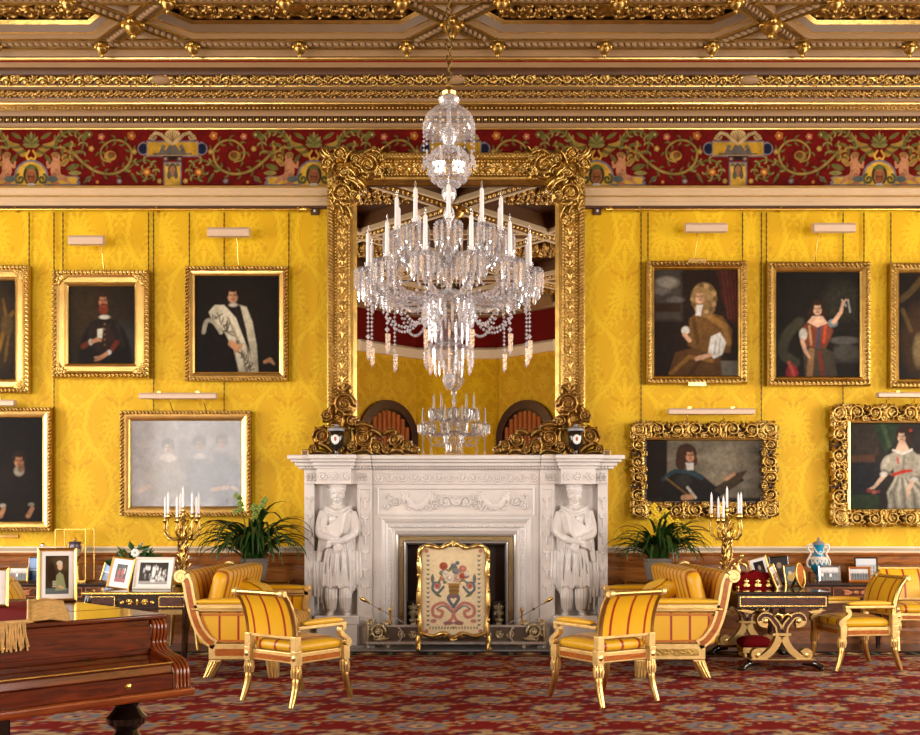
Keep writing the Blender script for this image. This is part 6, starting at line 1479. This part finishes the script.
# ------------------------------------------------------------------ photograph frames
def photo_paint(w, h, kind, seed):
    rs = random.Random(seed); R = Ras(w*1000, h*1000, max(2.2, w*1000/46), (40,36,30), down=True); W, H = w*1000, h*1000
    def fig(x, y, s, top, bot):
        R.poly([(x-.16*s,y+.9*s),(x-.20*s,y+.34*s),(x-.08*s,y+.18*s),(x+.08*s,y+.18*s),(x+.20*s,y+.34*s),(x+.16*s,y+.9*s)], top); R.rect(x-.13*s,x+.13*s,y+.8*s,y+1.5*s,bot); R.ell(x,y,.10*s,.13*s,(206,160,128)); R.ell(x,y-.07*s,.11*s,.08*s,(70,50,34))
    if kind == 'lady':
        R.rect(0,W,0,H,(52,42,32)); R.ell(W*.7,H*.2,W*.5,H*.2,(78,62,46),soft=20); R.rect(0,W,H*.85,H,(92,104,110)); R.ell(W*.25,H*.45,W*.18,H*.3,(40,30,24),soft=10); R.poly([(W*.42,H*.92),(W*.46,H*.52),(W*.6,H*.42),(W*.76,H*.5),(W*.9,H*.9)],(142,150,108)); R.ell(W*.62,H*.28,W*.11,H*.10,(214,176,146)); R.ell(W*.6,H*.2,W*.13,H*.07,(206,196,170)); R.rect(W*.3,W*.46,H*.66,H*.82,(190,182,160))
        for k in range(3): R.rect(W*.2,W*.45,H*(.7+.06*k),H*(.72+.06*k),(60,52,44))
        R.path([(W*.6,H*.8),(W*.74,H*.84)],W*.05,(210,170,140))
    elif kind == 'bw':
        R.rect(0,W,0,H,(40,38,36))
        for k in range(26):
            x, y = rs.uniform(.08,.92)*W, rs.uniform(.12,.85)*H; g = rs.choice([210,190,230,120]); R.ell(x,y,W*.035,H*.10,(g,g,g)); R.ell(x,y-H*.10,W*.02,H*.035,(200,196,190))
        R.ell(W*.5,H*.5,W*.06,H*.22,(236,234,230)); R.rect(0,W,H*.86,H,(170,166,160)); R.ell(W*.5,H*.85,W*.1,H*.08,(225,222,216))
    elif kind == 'red':
        R.rect(0,W,0,H,(30,26,26)); fig(W*.3,H*.25,H*.42,(170,44,34),(150,30,26)); fig(W*.65,H*.22,H*.42,(186,60,50),(150,30,26)); R.rect(0,W,H*.75,H,(140,36,28)); R.rect(W*.78,W*.86,H*.2,H*.5,(224,218,210))
    elif kind == 'blue':
        R.rect(0,W,0,H*.55,(116,146,196)); R.rect(0,W,H*.55,H,(56,78,120)); R.ell(W*.5,H*.65,W*.25,H*.12,(90,110,140),soft=8); R.rect(0,W,H*.52,H*.56,(220,222,226))
    elif kind == 'group':
        R.rect(0,W,0,H,(84,92,80)); R.rect(0,W,0,H*.4,(196,196,190))
        for k in range(6): fig(W*(.12+.15*k),H*(.35+.05*(k%2)),H*.42,rs.choice([(230,226,220),(60,60,70),(150,60,60),(40,40,44)]),(50,50,60))
    elif kind == 'house':
        R.rect(0,W,0,H,(196,200,204)); R.rect(0,W,H*.3,H*.75,(168,164,156)); R.rect(0,W,H*.75,H,(104,116,92))
        for k in range(6): R.rect(W*(.08+.15*k),W*(.14+.15*k),H*.38,H*.5,(90,92,98)); R.rect(W*(.08+.15*k),W*(.14+.15*k),H*.58,H*.7,(90,92,98))
    elif kind == 'dark':
        R.rect(0,W,0,H,(34,32,36)); R.ell(W*.5,H*.6,W*.3,H*.4,(60,54,56),soft=10); R.ell(W*.5,H*.32,W*.14,H*.12,(170,140,120)); R.rect(0,W,H*.8,H,(80,76,78))
    else:
        R.rect(0,W,0,H,(84,96,104)); R.ell(W*.5,H*.6,W*.4,H*.25,(190,150,60),soft=8); R.ell(W*.3,H*.35,W*.1,H*.1,(210,190,150)); R.rect(0,W,H*.8,H,(70,70,50))
    R.x *= w/R.w; R.w = w; R.y *= h/R.h; R.h = h; return R.flatmesh('print')
def photo_frame(label, px, D, zb, w, h, fw_, m, kind, rz=0, tilt=12, matw=0, seed=0, lean=0, fm_in=None, group='framed photographs on the tables'):
    t = thing('photo_frame', label, 'photo frame', (WX(px,D), D-CAM_D, zb), rz, group)
    Mx = Matrix.Rotation(math.radians(-tilt),4,'X') @ Matrix.Rotation(math.radians(lean),4,'Y')
    def put(o): o.matrix_local = Mx; return o
    b = MB(); mitre(b, -w/2,w/2,0,h, [(0,-.018),(0,.002),(fw_*.3,.008),(fw_*.8,.004),(fw_,-.004),(fw_,-.01)]); put(b.build('frame', m, t, 20)); put(MB().box(-w/2+.002,w/2-.002,.006,.018,.002,h-.002).build('back_board', BROWN, t, 0))
    if matw: b = MB().box(-w/2+fw_*.7,w/2-fw_*.7,.0045,.006,fw_*.7,h-fw_*.7); put(b.build('mount', WHITE, t, 0))
    o = obj('print', photo_paint(w-2*fw_-2*matw, h-2*fw_-2*matw, kind, seed), PHOTOM, t); o.matrix_local = Mx @ Matrix.Translation((0,.0035,h/2))
    th = math.radians(tilt); hh = h*.62; MB().prism([(hh*math.sin(th)+.02,hh*math.cos(th)),(hh*math.sin(th)+.09,.0),(hh*math.sin(th)+.10,.0),(hh*math.sin(th)+.028,hh*math.cos(th))], -.02, .02, 'yz').build('easel_strut', BROWN, t, 0)
    return t
GFR = mat('gold_frame', (214,170,92), .3, 1.0); WFR = mat('white_frame', (232,222,208), .4)
photo_frame('tall silver and gold framed photograph of a seated lady on the piano lid', 57, 5.36, .962, .20, .292, .018, GFR, 'lady', math.radians(20), 11, .024)
photo_frame('white framed photograph at the left edge of the piano lid', -7, 4.95, .967, .14, .20, .016, GFR, 'dark', math.radians(18), 12, .03)

# ------------------------------------------------------------------ tables
# black and brass table, left
bt = thing('brass_bound_table', 'black lacquer writing table with brass edges and red panels, behind the piano', 'table', (-2.95,-1.62,.012))
hw_, hd = .50, .58
bevel(MB().box(-hw_,hw_,-hd,hd,.70,.728).build('top', LACQ, bt, 0), .008); b = MB(); 
bevel(MB().box(-hw_-.008,hw_+.008,-hd-.008,-hd,.703,.722).build('brass_edge', BRASS, bt, 0), .003)
for s in (-1,1): bevel(MB().box(s*(hw_+.004)-.004,s*(hw_+.004)+.004,-hd,hd,.703,.722).build('brass_edge', BRASS, bt, 0), .003)
bevel(MB().box(-hw_+.03,hw_-.03,-hd+.03,hd-.03,.56,.70).build('frieze', LACQ, bt, 0), .004)
for x0, x1, m_ in ((-.44,-.20,ROSEW),(.20,.44,ROSEW)):
    dr = bevel(MB().box(x0,x1,-hd+.018,-hd+.03,.585,.685).build('drawer', m_, bt, 0), .003); b = MB(); mitre(b, x0,x1,.585,.685, [(0,0),(.002,.008),(.008,.008),(.01,0)], -hd+.018); b.build('brass_line', BRASS, dr, 0)
R = Ras(.34,.09,.005); R.mirror = .17; R.scroll(.24,.045,.035,0,1,1.5,.006,1,5); R.scroll(.31,.04,.022,pi,-1,1.3,.005,1,4); R.leaf((.17,.01),(.17,.085),.014,1)
obj('brass_mount', R.relief('brass_mount',.012,.002,.0005,.004), BRASS, bt, (0,-hd+.028,.63))
for sx in (-1,1):
    for sy in (-1,1):
        l = MB().tube(curve_pts([(sx*.44,sy*.52,.70),(sx*.455,sy*.535,.6),(sx*.43,sy*.51,.35),(sx*.42,sy*.50,.12),(sx*.45,sy*.53,.015)],5), [.045]*5+[.042]*5+[.03]*5+[.024]*5+[.03], 10).build('leg', DARKW, bt, 50); MB().ball((sx*.47,sy*.55,.60), .028, 8, 6, (1,1,2)).build('corner_mount', BRASS, l, 60)
# marquetry consoles against the wall
def console(label, x0, x1):
    cx = (x0+x1)/2; hw = (x1-x0)/2; t = thing('marquetry_console', label, 'console table', (cx,-.36,.012), 0, 'inlaid consoles along the wainscot'); y0, y1 = -.27,.27
    bevel(MB().box(-hw,hw,y0-.01,y1,.68,.708).build('top', DARKW, t, 0), .006); bevel(MB().box(-hw+.03,hw-.03,y0+.02,y1-.02,.53,.68).build('frieze', DARKW, t, 0), .004)
    n = max(2, int(2*hw/.5)); st = (2*hw-.1)/n
    for k in range(n):
        a = -hw+.05+st*k; p = bevel(MB().box(a+.015,a+st-.015,y0+.012,y0+.021,.555,.66).build('drawer', ROSEW, t, 0), .003)
        b = MB(); mitre(b, a+.015,a+st-.015,.555,.66, [(0,0),(.001,.004),(.008,.004),(.009,0)], y0+.012); b.build('inlay_band', SATINW, p, 0)
        R = Ras(st-.08,.08,.005); c = (st-.08)/2; R.mirror = c; R.scroll(c+.10,.04,.034,pi,1,1.5,.006,1,4); R.leaf((c+.04,.04),(c+.15,.07),.008,1); R.leaf((c+.05,.03),(c+.13,.012),.008,1); R.ell(c,.04,.026,.02,1)
        obj('floral_inlay', R.relief('floral_inlay',.0015,.0005,.0001,.0005), SATINW, p, (a+st/2,y0+.0115,.607))
    for sx in (-1,1):
        for yy in (y0+.06,y1-.06): bevel(MB().hexa([(sx*(hw-.06)-.018,yy-.018,0),(sx*(hw-.06)+.018,yy-.018,0),(sx*(hw-.06)+.018,yy+.018,0),(sx*(hw-.06)-.018,yy+.018,0)], [(sx*(hw-.06)-.03,yy-.03,.53),(sx*(hw-.06)+.03,yy-.03,.53),(sx*(hw-.06)+.03,yy+.03,.53),(sx*(hw-.06)-.03,yy+.03,.53)]).build('leg', DARKW, t, 0), .004)
    return t
console('inlaid console table under the glass case, left wall', -5.5,-3.5); console('inlaid console table under the turquoise vase, right wall', 3.46,4.62)
OLIVE = mat('olive_gilding', (186,152,92), .36, .65, bump=.15)
# lyre-ended writing table, right
lt = thing('lyre_table', 'rosewood writing table with gilt lyre-shaped end supports beside right sofa', 'table', (3.0,-2.2,.012))
bevel(MB().box(-.435,.435,-.02,1.30,.70,.728).build('top', LACQ, lt, 0), .006); bevel(MB().box(-.42,.42,-.0,1.28,.575,.70).build('frieze', DARKW, lt, 0), .005)
b = MB(); mitre(b, -.40,.40,.592,.685, [(0,0),(.001,.006),(.010,.006),(.011,0)], -.0); b.build('brass_line', BRASS, lt, 0); MB().box(-.385,.385,-.003,.001,.606,.671).build('figured_panel', ROSEW, lt, 0)
def lyre(yy):
    def c2(pts): return [((x-240)*.001876, WZ(530+y/4.903,9.2)-.012) for x, y in pts]
    for s in (1,-1):
        f = lambda pts: [(s*x,z) for x,z in c2(pts)]
        up = f([(p[0],p[1]) for p in curve_pts([(170,470,0),(140,462,0),(132,438,0),(152,420,0),(182,425,0),(205,450,0),(222,475,0),(228,505,0)],5)])
        lo = f([(p[0],p[1]) for p in curve_pts([(228,525,0),(215,560,0),(190,595,0),(160,620,0),(132,634,0),(106,625,0),(104,603,0),(124,594,0),(140,606,0)],5)])
        o = MB().ribbon(up, [.022+.012*i/len(up) for i in range(len(up))], yy, yy+.07).build('lyre_scroll', OLIVE, lt, 50); MB().ribbon(up[8:], [.016]*(len(up)-8), yy-.003, yy).build('wood_face', ROSEW, o, 50)
        o = MB().ribbon(lo, [.034-.014*i/len(lo) for i in range(len(lo))], yy, yy+.07).build('lyre_scroll', OLIVE, lt, 50)
        e = f([(158,448),(345-225,617)]); 
        for (x, z) in e: MB().lathe([(.018,-.04),(.024,-.036),(.024,.036),(.018,.04)], 12, M=Matrix.Rotation(pi/2,3,'X')).build('volute_eye', GOLD_B, lt, 40, loc=(x,yy+.035,z))
        w = f([(110,400),(60,392),(20,396),(90,412)]); MB().prism(w, yy+.01, yy+.06).build('bracket', OLIVE, lt, 0)
        MB().tube([(s*x,yy-.01,z) for x,z in c2([(195,425),(215,412),(235,420),(240,440)])], [.012,.018,.016,.01], 8).build('leaf_mount', GOLD_B, lt, 60)
        b = MB().tube(curve_pts([(s*.20,yy+.035,.075),(s*.30,yy+.02,.06),(s*.37,yy-.01,.02)],5), [.035]*6+[.03]*4+[.028], 8)
        for k in range(3): b.ball((s*(.36+.012*k),yy-.03+.03*k,.018), .02, 6, 4)
        b.build('claw_foot', LACQ, lt, 60)
    z = WZ(530+514/4.903,9.2)-.012; MB().box(-.085,.085,yy-.004,yy+.074,z-.012,z+.012).build('tie_bar', OLIVE, lt, 0)
    bevel(MB().box(-.29,.29,yy-.03,yy+.10,.072,.105).build('plinth', ROSEW, lt, 0), .006); bevel(MB().box(-.3,.3,yy-.034,yy+.10,.098,.106).build('plinth_edge', OLIVE, lt, 0), .002)
lyre(.03); lyre(1.14)
MB().tube([(0,.07,.462),(0,1.17,.462)], .022, 10).build('stretcher', ROSEW, lt, 50)
# low cabinets under the plants
for sx in (-1,1):
    t = thing('low_cabinet', 'low dark cabinet with brass rim under the plant, %s of the fireplace' % ('left' if sx < 0 else 'right'), 'cabinet', (sx*2.17,-.40,.012), 0, 'cabinets under the plants')
    bevel(MB().box(-.36,.36,-.22,.22,.70,.735).build('top', LACQ, t, 0), .006); bevel(MB().box(-.33,.33,-.2,.2,.06,.70).build('body', DARKW, t, 0), .006)
    for s in (-1,1):
        d_ = bevel(MB().box(min(s*.01,s*.31),max(s*.01,s*.31),-.212,-.2,.12,.66).build('door', ROSEW, t, 0), .004); MB().ball((s*.03,-.222,.4), .012, 8, 6).build('knob', BRASS, d_, 60)
        for yy in (-.16,.16): MB().lathe([(.02,0),(.03,.03),(.03,.06)], 10, (s*.28,yy,0)).build('foot', BRASS, t, 40)
    b = MB(); mitre(b, -.36,.36,.704,.732,[(0,0),(.0,.006),(.006,.006),(.008,0)],-.22); b.build('brass_rim', BRASS, t, 0)
# red footstool under the lyre table
fsr = thing('red_footstool', 'small red velvet footstool under the lyre table', 'footstool', (3.02,-1.25,.012))
cushion(-.16,.16,-.12,.12,.10,.19,puff=.03).build('pad', VEL, fsr, 60); bevel(MB().box(-.15,.15,-.11,.11,.05,.105).build('frame', GILT, fsr, 0), .005)
for a in (-1,1):
    for c in (-1,1): MB().lathe([(.018,0),(.024,.02),(.014,.05)], 8, (a*.12,c*.08,0)).build('foot', GILT, fsr, 40)

# ------------------------------------------------------------------ things on the tables
TZ = .741
photo_frame('white-mounted photograph of red-clad figures in gold frame on the brass table', 117, 9.55, TZ, .25, .31, .018, GFR, 'red', math.radians(-14), 14, .05, 1, lean=6)
photo_frame('wide white framed black and white group photograph on the brass table', 151.5, 9.5, TZ, .385, .315, .022, WFR, 'bw', math.radians(-6), 16, .03, 2)
photo_frame('narrow blue-toned photograph tilted on the left console', 105, 10.95, .722, .16, .23, .014, GFR, 'blue', math.radians(-25), 12, 0, 3, lean=10)
photo_frame('small gold framed wedding photograph low on the left console', 17.5, 10.95, .722, .22, .17, .018, GFR, 'group', 0, 10, 0, 4)
photo_frame('blue seascape photograph beside the tall piano photograph, left console', 34, 11.05, .722, .14, .27, .01, SILVER, 'blue', 0, 8, 0, 5)
photo_frame('slanting photograph in thin wooden frame with cream mount on the lyre table', 765, 10.1, TZ, .19, .30, .016, GFR, 'dark', math.radians(-16), 14, .03, 6, lean=-16)
photo_frame('dark photograph in black frame behind the slanting one, lyre table', 781, 10.35, TZ, .20, .29, .014, LACQ, 'dark', math.radians(-10), 12, 0, 7, lean=-4)
photo_frame('gold framed picture with yellow bird at the middle of the lyre table', 795, 10.0, TZ, .185, .215, .014, GFR, 'bird', math.radians(-8), 12, 0, 8, lean=-5)
photo_frame('narrow gilt photograph turned nearly edge-on at the lyre table front', 780, 9.6, TZ, .15, .24, .016, GFR, 'group', math.radians(52), 18, .015, 9, lean=-14)
photo_frame('bright silver framed group photograph below the turquoise vase', 830, 10.95, .722, .245, .18, .02, SILVER, 'group', math.radians(3), 10, 0, 10)
photo_frame('orange wooden framed photograph of couple on the right console', 860, 10.92, .722, .24, .17, .025, SATINW, 'group', math.radians(-3), 10, 0, 11)
photo_frame('dark framed photograph of a pale house standing behind the orange one', 867, 11.15, .722, .255, .265, .016, DARKW, 'house', math.radians(-2), 7, 0, 12)
ov = thing('oval_frame', 'oval gilt frame seen from behind on the lyre table', 'photo frame', (WX(803,9.6),9.6-CAM_D,TZ), math.radians(40), 'framed photographs on the tables')
b = MB().tube([(.07*math.cos(a),.02*math.sin(a)+.03,.125+.115*math.sin(a)) for a in np.linspace(0,2*pi,25)], .012, 8); b.build('rim', GOLD, ov, 60); MB().lathe([(.0,0),(.068,.0),(.068,.008),(0,.008)], 24, M=Matrix.Diagonal(Vector((1,1,1))) @ Matrix.Rotation(pi/2,3,'X'), sy=1.65).build('back_board', SATINW, ov, 40, loc=(0,.036,.125)); MB().prism([(.04,.15),(.12,0),(.13,0),(.05,.15)], -.02,.02,'yz').build('easel_strut', BROWN, ov, 0)
# red casket
ck = thing('red_casket', 'dark red velvet casket with pierced gilt mounts on the lyre table', 'casket', (WX(755,9.7),9.7-CAM_D,TZ))
MB().hexa([(-.2,-.09,0),(.2,-.09,0),(.2,.09,0),(-.2,.09,0)], [(-.18,-.08,.10),(.18,-.08,.10),(.18,.08,.10),(-.18,.08,.10)]).build('body', VEL, ck, 0)
MB().prism([(-.185,.10),(-.185,.115),(-.13,.13),(-.10,.155),(-.06,.14),(0,.175),(.06,.14),(.10,.155),(.13,.13),(.185,.115),(.185,.10)], -.075, .075).build('lid', VEL, ck, 0)
for x in (-.11,.0,.11):
    R = Ras(.08,.1,.005); R.mirror = .04; R.scroll(.058,.03,.02,pi,1,1.3,.005,1,3); R.leaf((.04,.01),(.04,.095),.012,1); R.scroll(.055,.065,.014,pi,-1,1.2,.004,1,3); obj('gilt_mount', R.relief('gilt_mount',.012,.002,.0005,.004), GOLD_B, ck, (x,-.09,.055))
for s in (-1,1): MB().ball((s*.19,-.08,.012), .018, 8, 6).build('foot', GOLD_B, ck, 60)
# candelabra
def candelabrum(label, loc, n, ph):
    t = thing('candelabrum', label, 'candelabrum', loc, 0, 'gilt candelabra either side of the fire'); rs = random.Random(n)
    b = MB().lathe([(.13,0),(.135,.015),(.11,.03),(.08,.05),(.05,.08),(.04,.12),(.026,.16),(.034,.22),(.045,.28),(.03,.34),(.02,.40),(.028,.46),(.036,.50),(.024,.55),(.02,.62),(.034,.66),(.014,.70)], 14)
    b.build('stem', GOLD, t, 40)
    b = MB()
    for k in range(60):
        a = k*2.4; z = .05+.0098*k; r = .045+.016*math.sin(z*14); p = Vector((r*math.cos(a), r*math.sin(a), z)); q = p+Vector((.035*math.cos(a+.6), .035*math.sin(a+.6), .045)); b.tube([tuple(p),tuple((p+q)/2+Vector((0,0,.012))),tuple(q)], [.011,.014,.004], 6, flat=.5)
    stuff(b.build('leaf_carving', GOLD_B, t, 60))
    b = MB()
    for k in range(2): b.tube([( (.05+.01*math.sin(z*9))*math.cos(z*8+k*pi), (.05+.01*math.sin(z*9))*math.sin(z*8+k*pi), z) for z in np.linspace(.05,.62,30)], .009, 6)
    b.build('twisted_branch', GOLD_D, t, 60)
    for k in range(n+1):
        if k == n: top = (0,0,.74); pts = [(0,0,.62),(0,0,.74)]
        else:
            a = ph+2*pi*k/n; r = .20 if k % 2 else .155; z = .64 if k % 2 else .68; top = (r*math.cos(a), r*math.sin(a), z); pts = curve_pts([(.02*math.cos(a),.02*math.sin(a),.50),(r*.6*math.cos(a+.2),r*.6*math.sin(a+.2),.46),(r*1.02*math.cos(a),r*1.02*math.sin(a),.53),top],5)
        o = MB().tube(pts, [.009 if i % 3 else .016 for i in range(len(pts))], 7).build('arm', GOLD, t, 60)
        MB().lathe([(.012,-.01),(.024,.0),(.03,.008),(.016,.012),(.015,.03),(.019,.045),(.012,.047)], 12, top).build('candle_cup', GOLD_B, o, 40)
        MB().lathe([(.0125,.03),(.012,.19),(.010,.235),(.004,.25),(.002,.265)], 10, top).build('candle', CANDLE, o, 40)
    return t
c1 = candelabrum('tall gilt candelabrum with eight candles before the pale shining portrait', (WX(183,10.15),10.15-CAM_D,TZ), 7, .2)
c2 = candelabrum('gilt candelabrum with six candles before the man in armour', (WX(727,10.2),10.2-CAM_D,TZ), 5, .5)
b = MB().tube(curve_pts([(.06,-.06,.05),(.10,-.06,.12),(.09,-.05,.2),(.13,-.05,.27)],5), [.02]*6+[.026]*5+[.018]*5, 8); b.ball((.135,-.05,.295), .022, 10, 7); b.tube(curve_pts([(.1,-.06,.23),(.16,-.07,.21),(.18,-.06,.16)],4), .011, 6); b.tube(curve_pts([(.08,-.06,.1),(.15,-.08,.07),(.17,-.08,.02)],4), .015, 6); b.build('cherub', GOLD_B, c2, 60)
# turquoise vase
TUR = mat('turquoise_glaze', (30,140,176), .12, coat=.6); WGL = mat('white_glaze', (232,222,206), .15, coat=.5)
v = thing('turquoise_vase', 'turquoise lidded porcelain vase with white scroll handles on right console', 'vase', (WX(818.5,11.08),11.08-CAM_D,.722))
MB().box(-.06,.06,-.06,.06,0,.025).build('base', GILT, v, 0); MB().lathe([(.05,.025),(.035,.045),(.03,.07),(.05,.10),(.085,.15),(.10,.20),(.092,.235)], 20).build('lower_body', TUR, v, 40)
MB().lathe([(.092,.235),(.10,.245),(.092,.26),(.062,.275)], 20).build('white_band', WGL, v, 40); MB().lathe([(.062,.275),(.05,.31),(.048,.35),(.06,.39),(.062,.405)], 20).build('neck', TUR, v, 40)
MB().lathe([(.066,.405),(.068,.415),(.05,.435),(.025,.445),(.012,.455),(.018,.47),(.004,.49)], 18).build('lid', GREYST, v, 40)
for s in (-1,1): MB().tube(curve_pts([(s*.06,0,.40),(s*.105,0,.405),(s*.115,0,.36),(s*.085,0,.31),(s*.10,0,.27),(s*.125,0,.22),(s*.12,0,.17),(s*.09,0,.15)],5), .012, 8).build('handle', WGL, v, 60)
for k in range(5): a = -pi/2+(k-2)*.5; MB().tube(curve_pts([(.09*math.cos(a-.22),.09*math.sin(a-.22),.235),(.103*math.cos(a),.103*math.sin(a),.19),(.09*math.cos(a+.22),.09*math.sin(a+.22),.235)],4), .009, 6).build('swag', WGL, v, 60)
MB().tube([(.052*math.cos(a),-.052*abs(math.sin(a))-.004,.39-.09*abs(math.sin(a))) for a in np.linspace(0,pi,12)], .008, 6).build('neck_swag', WGL, v, 60)
# glass case with vase
gc = thing('glass_case', 'tall glass display case on the left console holding a porcelain vase', 'display case', (WX(75,11.05),11.05-CAM_D,.722))
w = .165; hgt = .58
bevel(MB().box(-w,w,-.13,.13,0,.02).build('base', BRASS, gc, 0), .003)
for a in (-1,1):
    for c in (-1,1): MB().box(a*w-.005,a*w+.005,c*.13-.005,c*.13+.005,.02,hgt).build('post', BRASS, gc, 0)
for yy in (-.13,.13): MB().box(-w,w,yy-.004,yy+.004,hgt-.008,hgt).build('top_bar', BRASS, gc, 0); MB().box(-w,w,yy-.0015,yy+.0015,.02,hgt).build('glass_pane', CLEAR, gc, 0)
for a in (-1,1): MB().box(a*w-.0015,a*w+.0015,-.13,.13,.02,hgt).build('glass_pane', CLEAR, gc, 0)
cv_ = thing('porcelain_vase', 'blue and white porcelain vase on gilt plinth inside the glass case', 'vase', (WX(75,11.05),11.05-CAM_D,.742))
bevel(MB().box(-.07,.07,-.07,.07,0,.03).build('plinth_foot', GILT, cv_, 0), .004); bl_ = bevel(MB().box(-.06,.06,-.06,.06,.03,.16).build('plinth', GILT, cv_, 0), .004); MB().box(-.042,.042,-.064,-.06,.05,.14).build('blue_plaque', mat('plaque_blue',(80,110,150),.3), bl_, 0); MB().ball((0,-.064,.095),.028,10,6,(1,.15,1)).build('plaque_centre', WGL, bl_, 60)
NAVY = mat('navy_glaze', (34,58,104), .12, coat=.6)
MB().lathe([(.045,.16),(.05,.175),(.02,.20),(.018,.22)], 16).build('foot', GOLD_B, cv_, 40); MB().lathe([(.018,.22),(.04,.25),(.06,.30),(.066,.34)], 16).build('bowl', WGL, cv_, 40); MB().lathe([(.066,.34),(.07,.36),(.062,.38),(.066,.41),(.072,.42)], 16).build('rim_band', NAVY, cv_, 40); MB().lathe([(.028,.205),(.05,.245),(.052,.26),(.03,.25)], 16).build('lower_band', NAVY, cv_, 40)
for s in (-1,1): MB().tube(curve_pts([(s*.062,0,.38),(s*.095,0,.38),(s*.09,0,.33),(s*.05,0,.28)],4), .007, 6).build('handle', GOLD_B, cv_, 60)
MB().ball((0,0,.44), .022, 8, 6).build('finial', GOLD_B, cv_, 60)
wb = thing('wall_button', 'small round white bell push on the wall beside the glass case', 'bell push', (WX(41,11.35),0,WZ(545.5,11.35))); MB().lathe([(.026,0),(.026,.012),(.018,.02),(.002,.024)], 14, M=Matrix.Rotation(pi/2,3,'X')).build('button', SILVER, wb, 40)
# ------------------------------------------------------------------ plants
def leaf_mesh(L, w, rise, droop, seed):
    rs = random.Random(seed); n = 10; vs = []; fs = []; x = z = 0.0; a = rise
    for i in range(n+1):
        t = i/n; ww = w*(1-t)**.6*(.55+.9*min(1,t*4)) if i < n else .0008
        vs += [(x,-ww,z+ww*.35),(x,0,z-ww*.1),(x,ww,z+ww*.35)]; x += L/n*math.cos(a); z += L/n*math.sin(a); a -= droop/n*(.5+1.3*t)
    for i in range(n): o = 3*i; fs += [(o,o+1,o+4,o+3),(o+1,o+2,o+5,o+4)]
    b = MB().add(vs, fs); me = b.mesh('leaf', 60); return me
LM = [leaf_mesh(.74,.021,1.35,2.6,1), leaf_mesh(.82,.020,1.25,2.9,2), leaf_mesh(.66,.022,1.15,2.7,3), leaf_mesh(.72,.019,1.45,2.0,4), leaf_mesh(.78,.020,1.4,3.1,5), leaf_mesh(.6,.022,1.0,2.4,6)]
WICK = mat('grey_wicker', (112,102,92), .8, bump=.8, bscale=60)
def potted(label, x, y, zb, n, seed, flowers, sc_):
    t = thing('potted_plant', label, 'plant', (x,y,zb), 0, 'strap-leaved plants beside the fireplace'); rs = random.Random(seed)
    b = MB().lathe([(.10,0),(.115,.02),(.14,.12),(.15,.22),(.155,.235),(.14,.24),(.13,.2)], 20); b.build('basket_pot', WICK, t, 30)
    for k in range(5): MB().tube([((.112+.009*k)*math.cos(a),(.112+.009*k)*math.sin(a),.025+.047*k) for a in np.linspace(0,2*pi,25)], .009, 6).build('wicker_band', WICK, t, 60)
    MB().lathe([(.0,.2),(.13,.205),(.0,.21)], 16).build('soil', mat('soil',(40,28,18),.9), t, 40)
    for k in range(n):
        a = rs.uniform(0,2*pi); r = rs.uniform(0,.09); s = rs.uniform(.75,1.15)*sc_*(1 if math.sin(a) < .35 else .62)
        obj('leaf', rs.choice(LM), LEAF, t, (r*math.cos(a),r*math.sin(a),.2), (rs.uniform(-.15,.15),rs.uniform(-.25,.2),a), (s,s*1.1,s))
    FL = mat('yellow_flower', (226,190,20), .5); GB = mat('green_bud', (120,140,50), .5)
    for (dx, dz, m_) in flowers:
        st = MB().tube(curve_pts([(dx*.2,-.03,.2),(dx*.6,-.06,.2+dz*.6),(dx,-.08,.2+dz)],5), .006, 5).build('flower_stem', LEAF2, t, 60)
        for j in range(6): 
            b = MB(); q = (dx+rs.uniform(-.035,.035),-.08+rs.uniform(-.03,.03),.2+dz-.035*j+rs.uniform(0,.02))
            for e in range(4): b.ball((q[0]+.02*math.cos(e*1.57),q[1]-.004,q[2]+.02*math.sin(e*1.57)), .017, 6, 4, (1,.5,1))
            b.build('flower', FL if m_ else GB, st, 60)
    return t
potted('large dark green strap-leaved plant in wicker pot, left of the fireplace', -2.19,-.60,.75, 150, 3, [(-.15,.70,0),(.10,.66,0),(.02,.6,0)], 1.16)
potted('dark green strap-leaved plant with yellow flowers, right of the fireplace', 2.17,-.60,.75, 150, 5, [(-.05,.60,1),(.06,.54,1),(.12,.46,1),(.0,.46,1),(.2,.42,1),(.1,.36,1)], 1.02)
sp = thing('small_flower_bowl', 'low bowl of green leaves and a white flower behind the brass table photographs', 'flower bowl', (WX(134,10.1),10.1-CAM_D,TZ))
MB().lathe([(.05,0),(.07,.02),(.11,.08),(.12,.13),(.11,.13)], 16).build('bowl', mat('pewter',(120,118,120),.35,.8), sp, 40); rs = random.Random(4)
lf = MB().add([(0,0,0),(.03,-.02,.012),(.075,0,.0),(.03,.02,.012)], [(0,1,2),(0,2,3)]).mesh('leaf', 60)
for k in range(110):
    a = rs.uniform(0,2*pi); e = rs.uniform(0,1.3); r = rs.uniform(.03,.25); obj('leaf', lf, LEAF2, sp, (r*math.cos(a),r*math.sin(a)*.6,.16+.24*rs.random()*(1-r/.36)), (rs.uniform(-1,1),-e,a), (1.4,1.6,1.4))
for k in range(7): a = k*.9; MB().ball((.06+.026*math.cos(a),-.15,.33+.026*math.sin(a)), .02, 7, 5, (1,.5,1)).build('white_petal', WHITE, sp, 60)
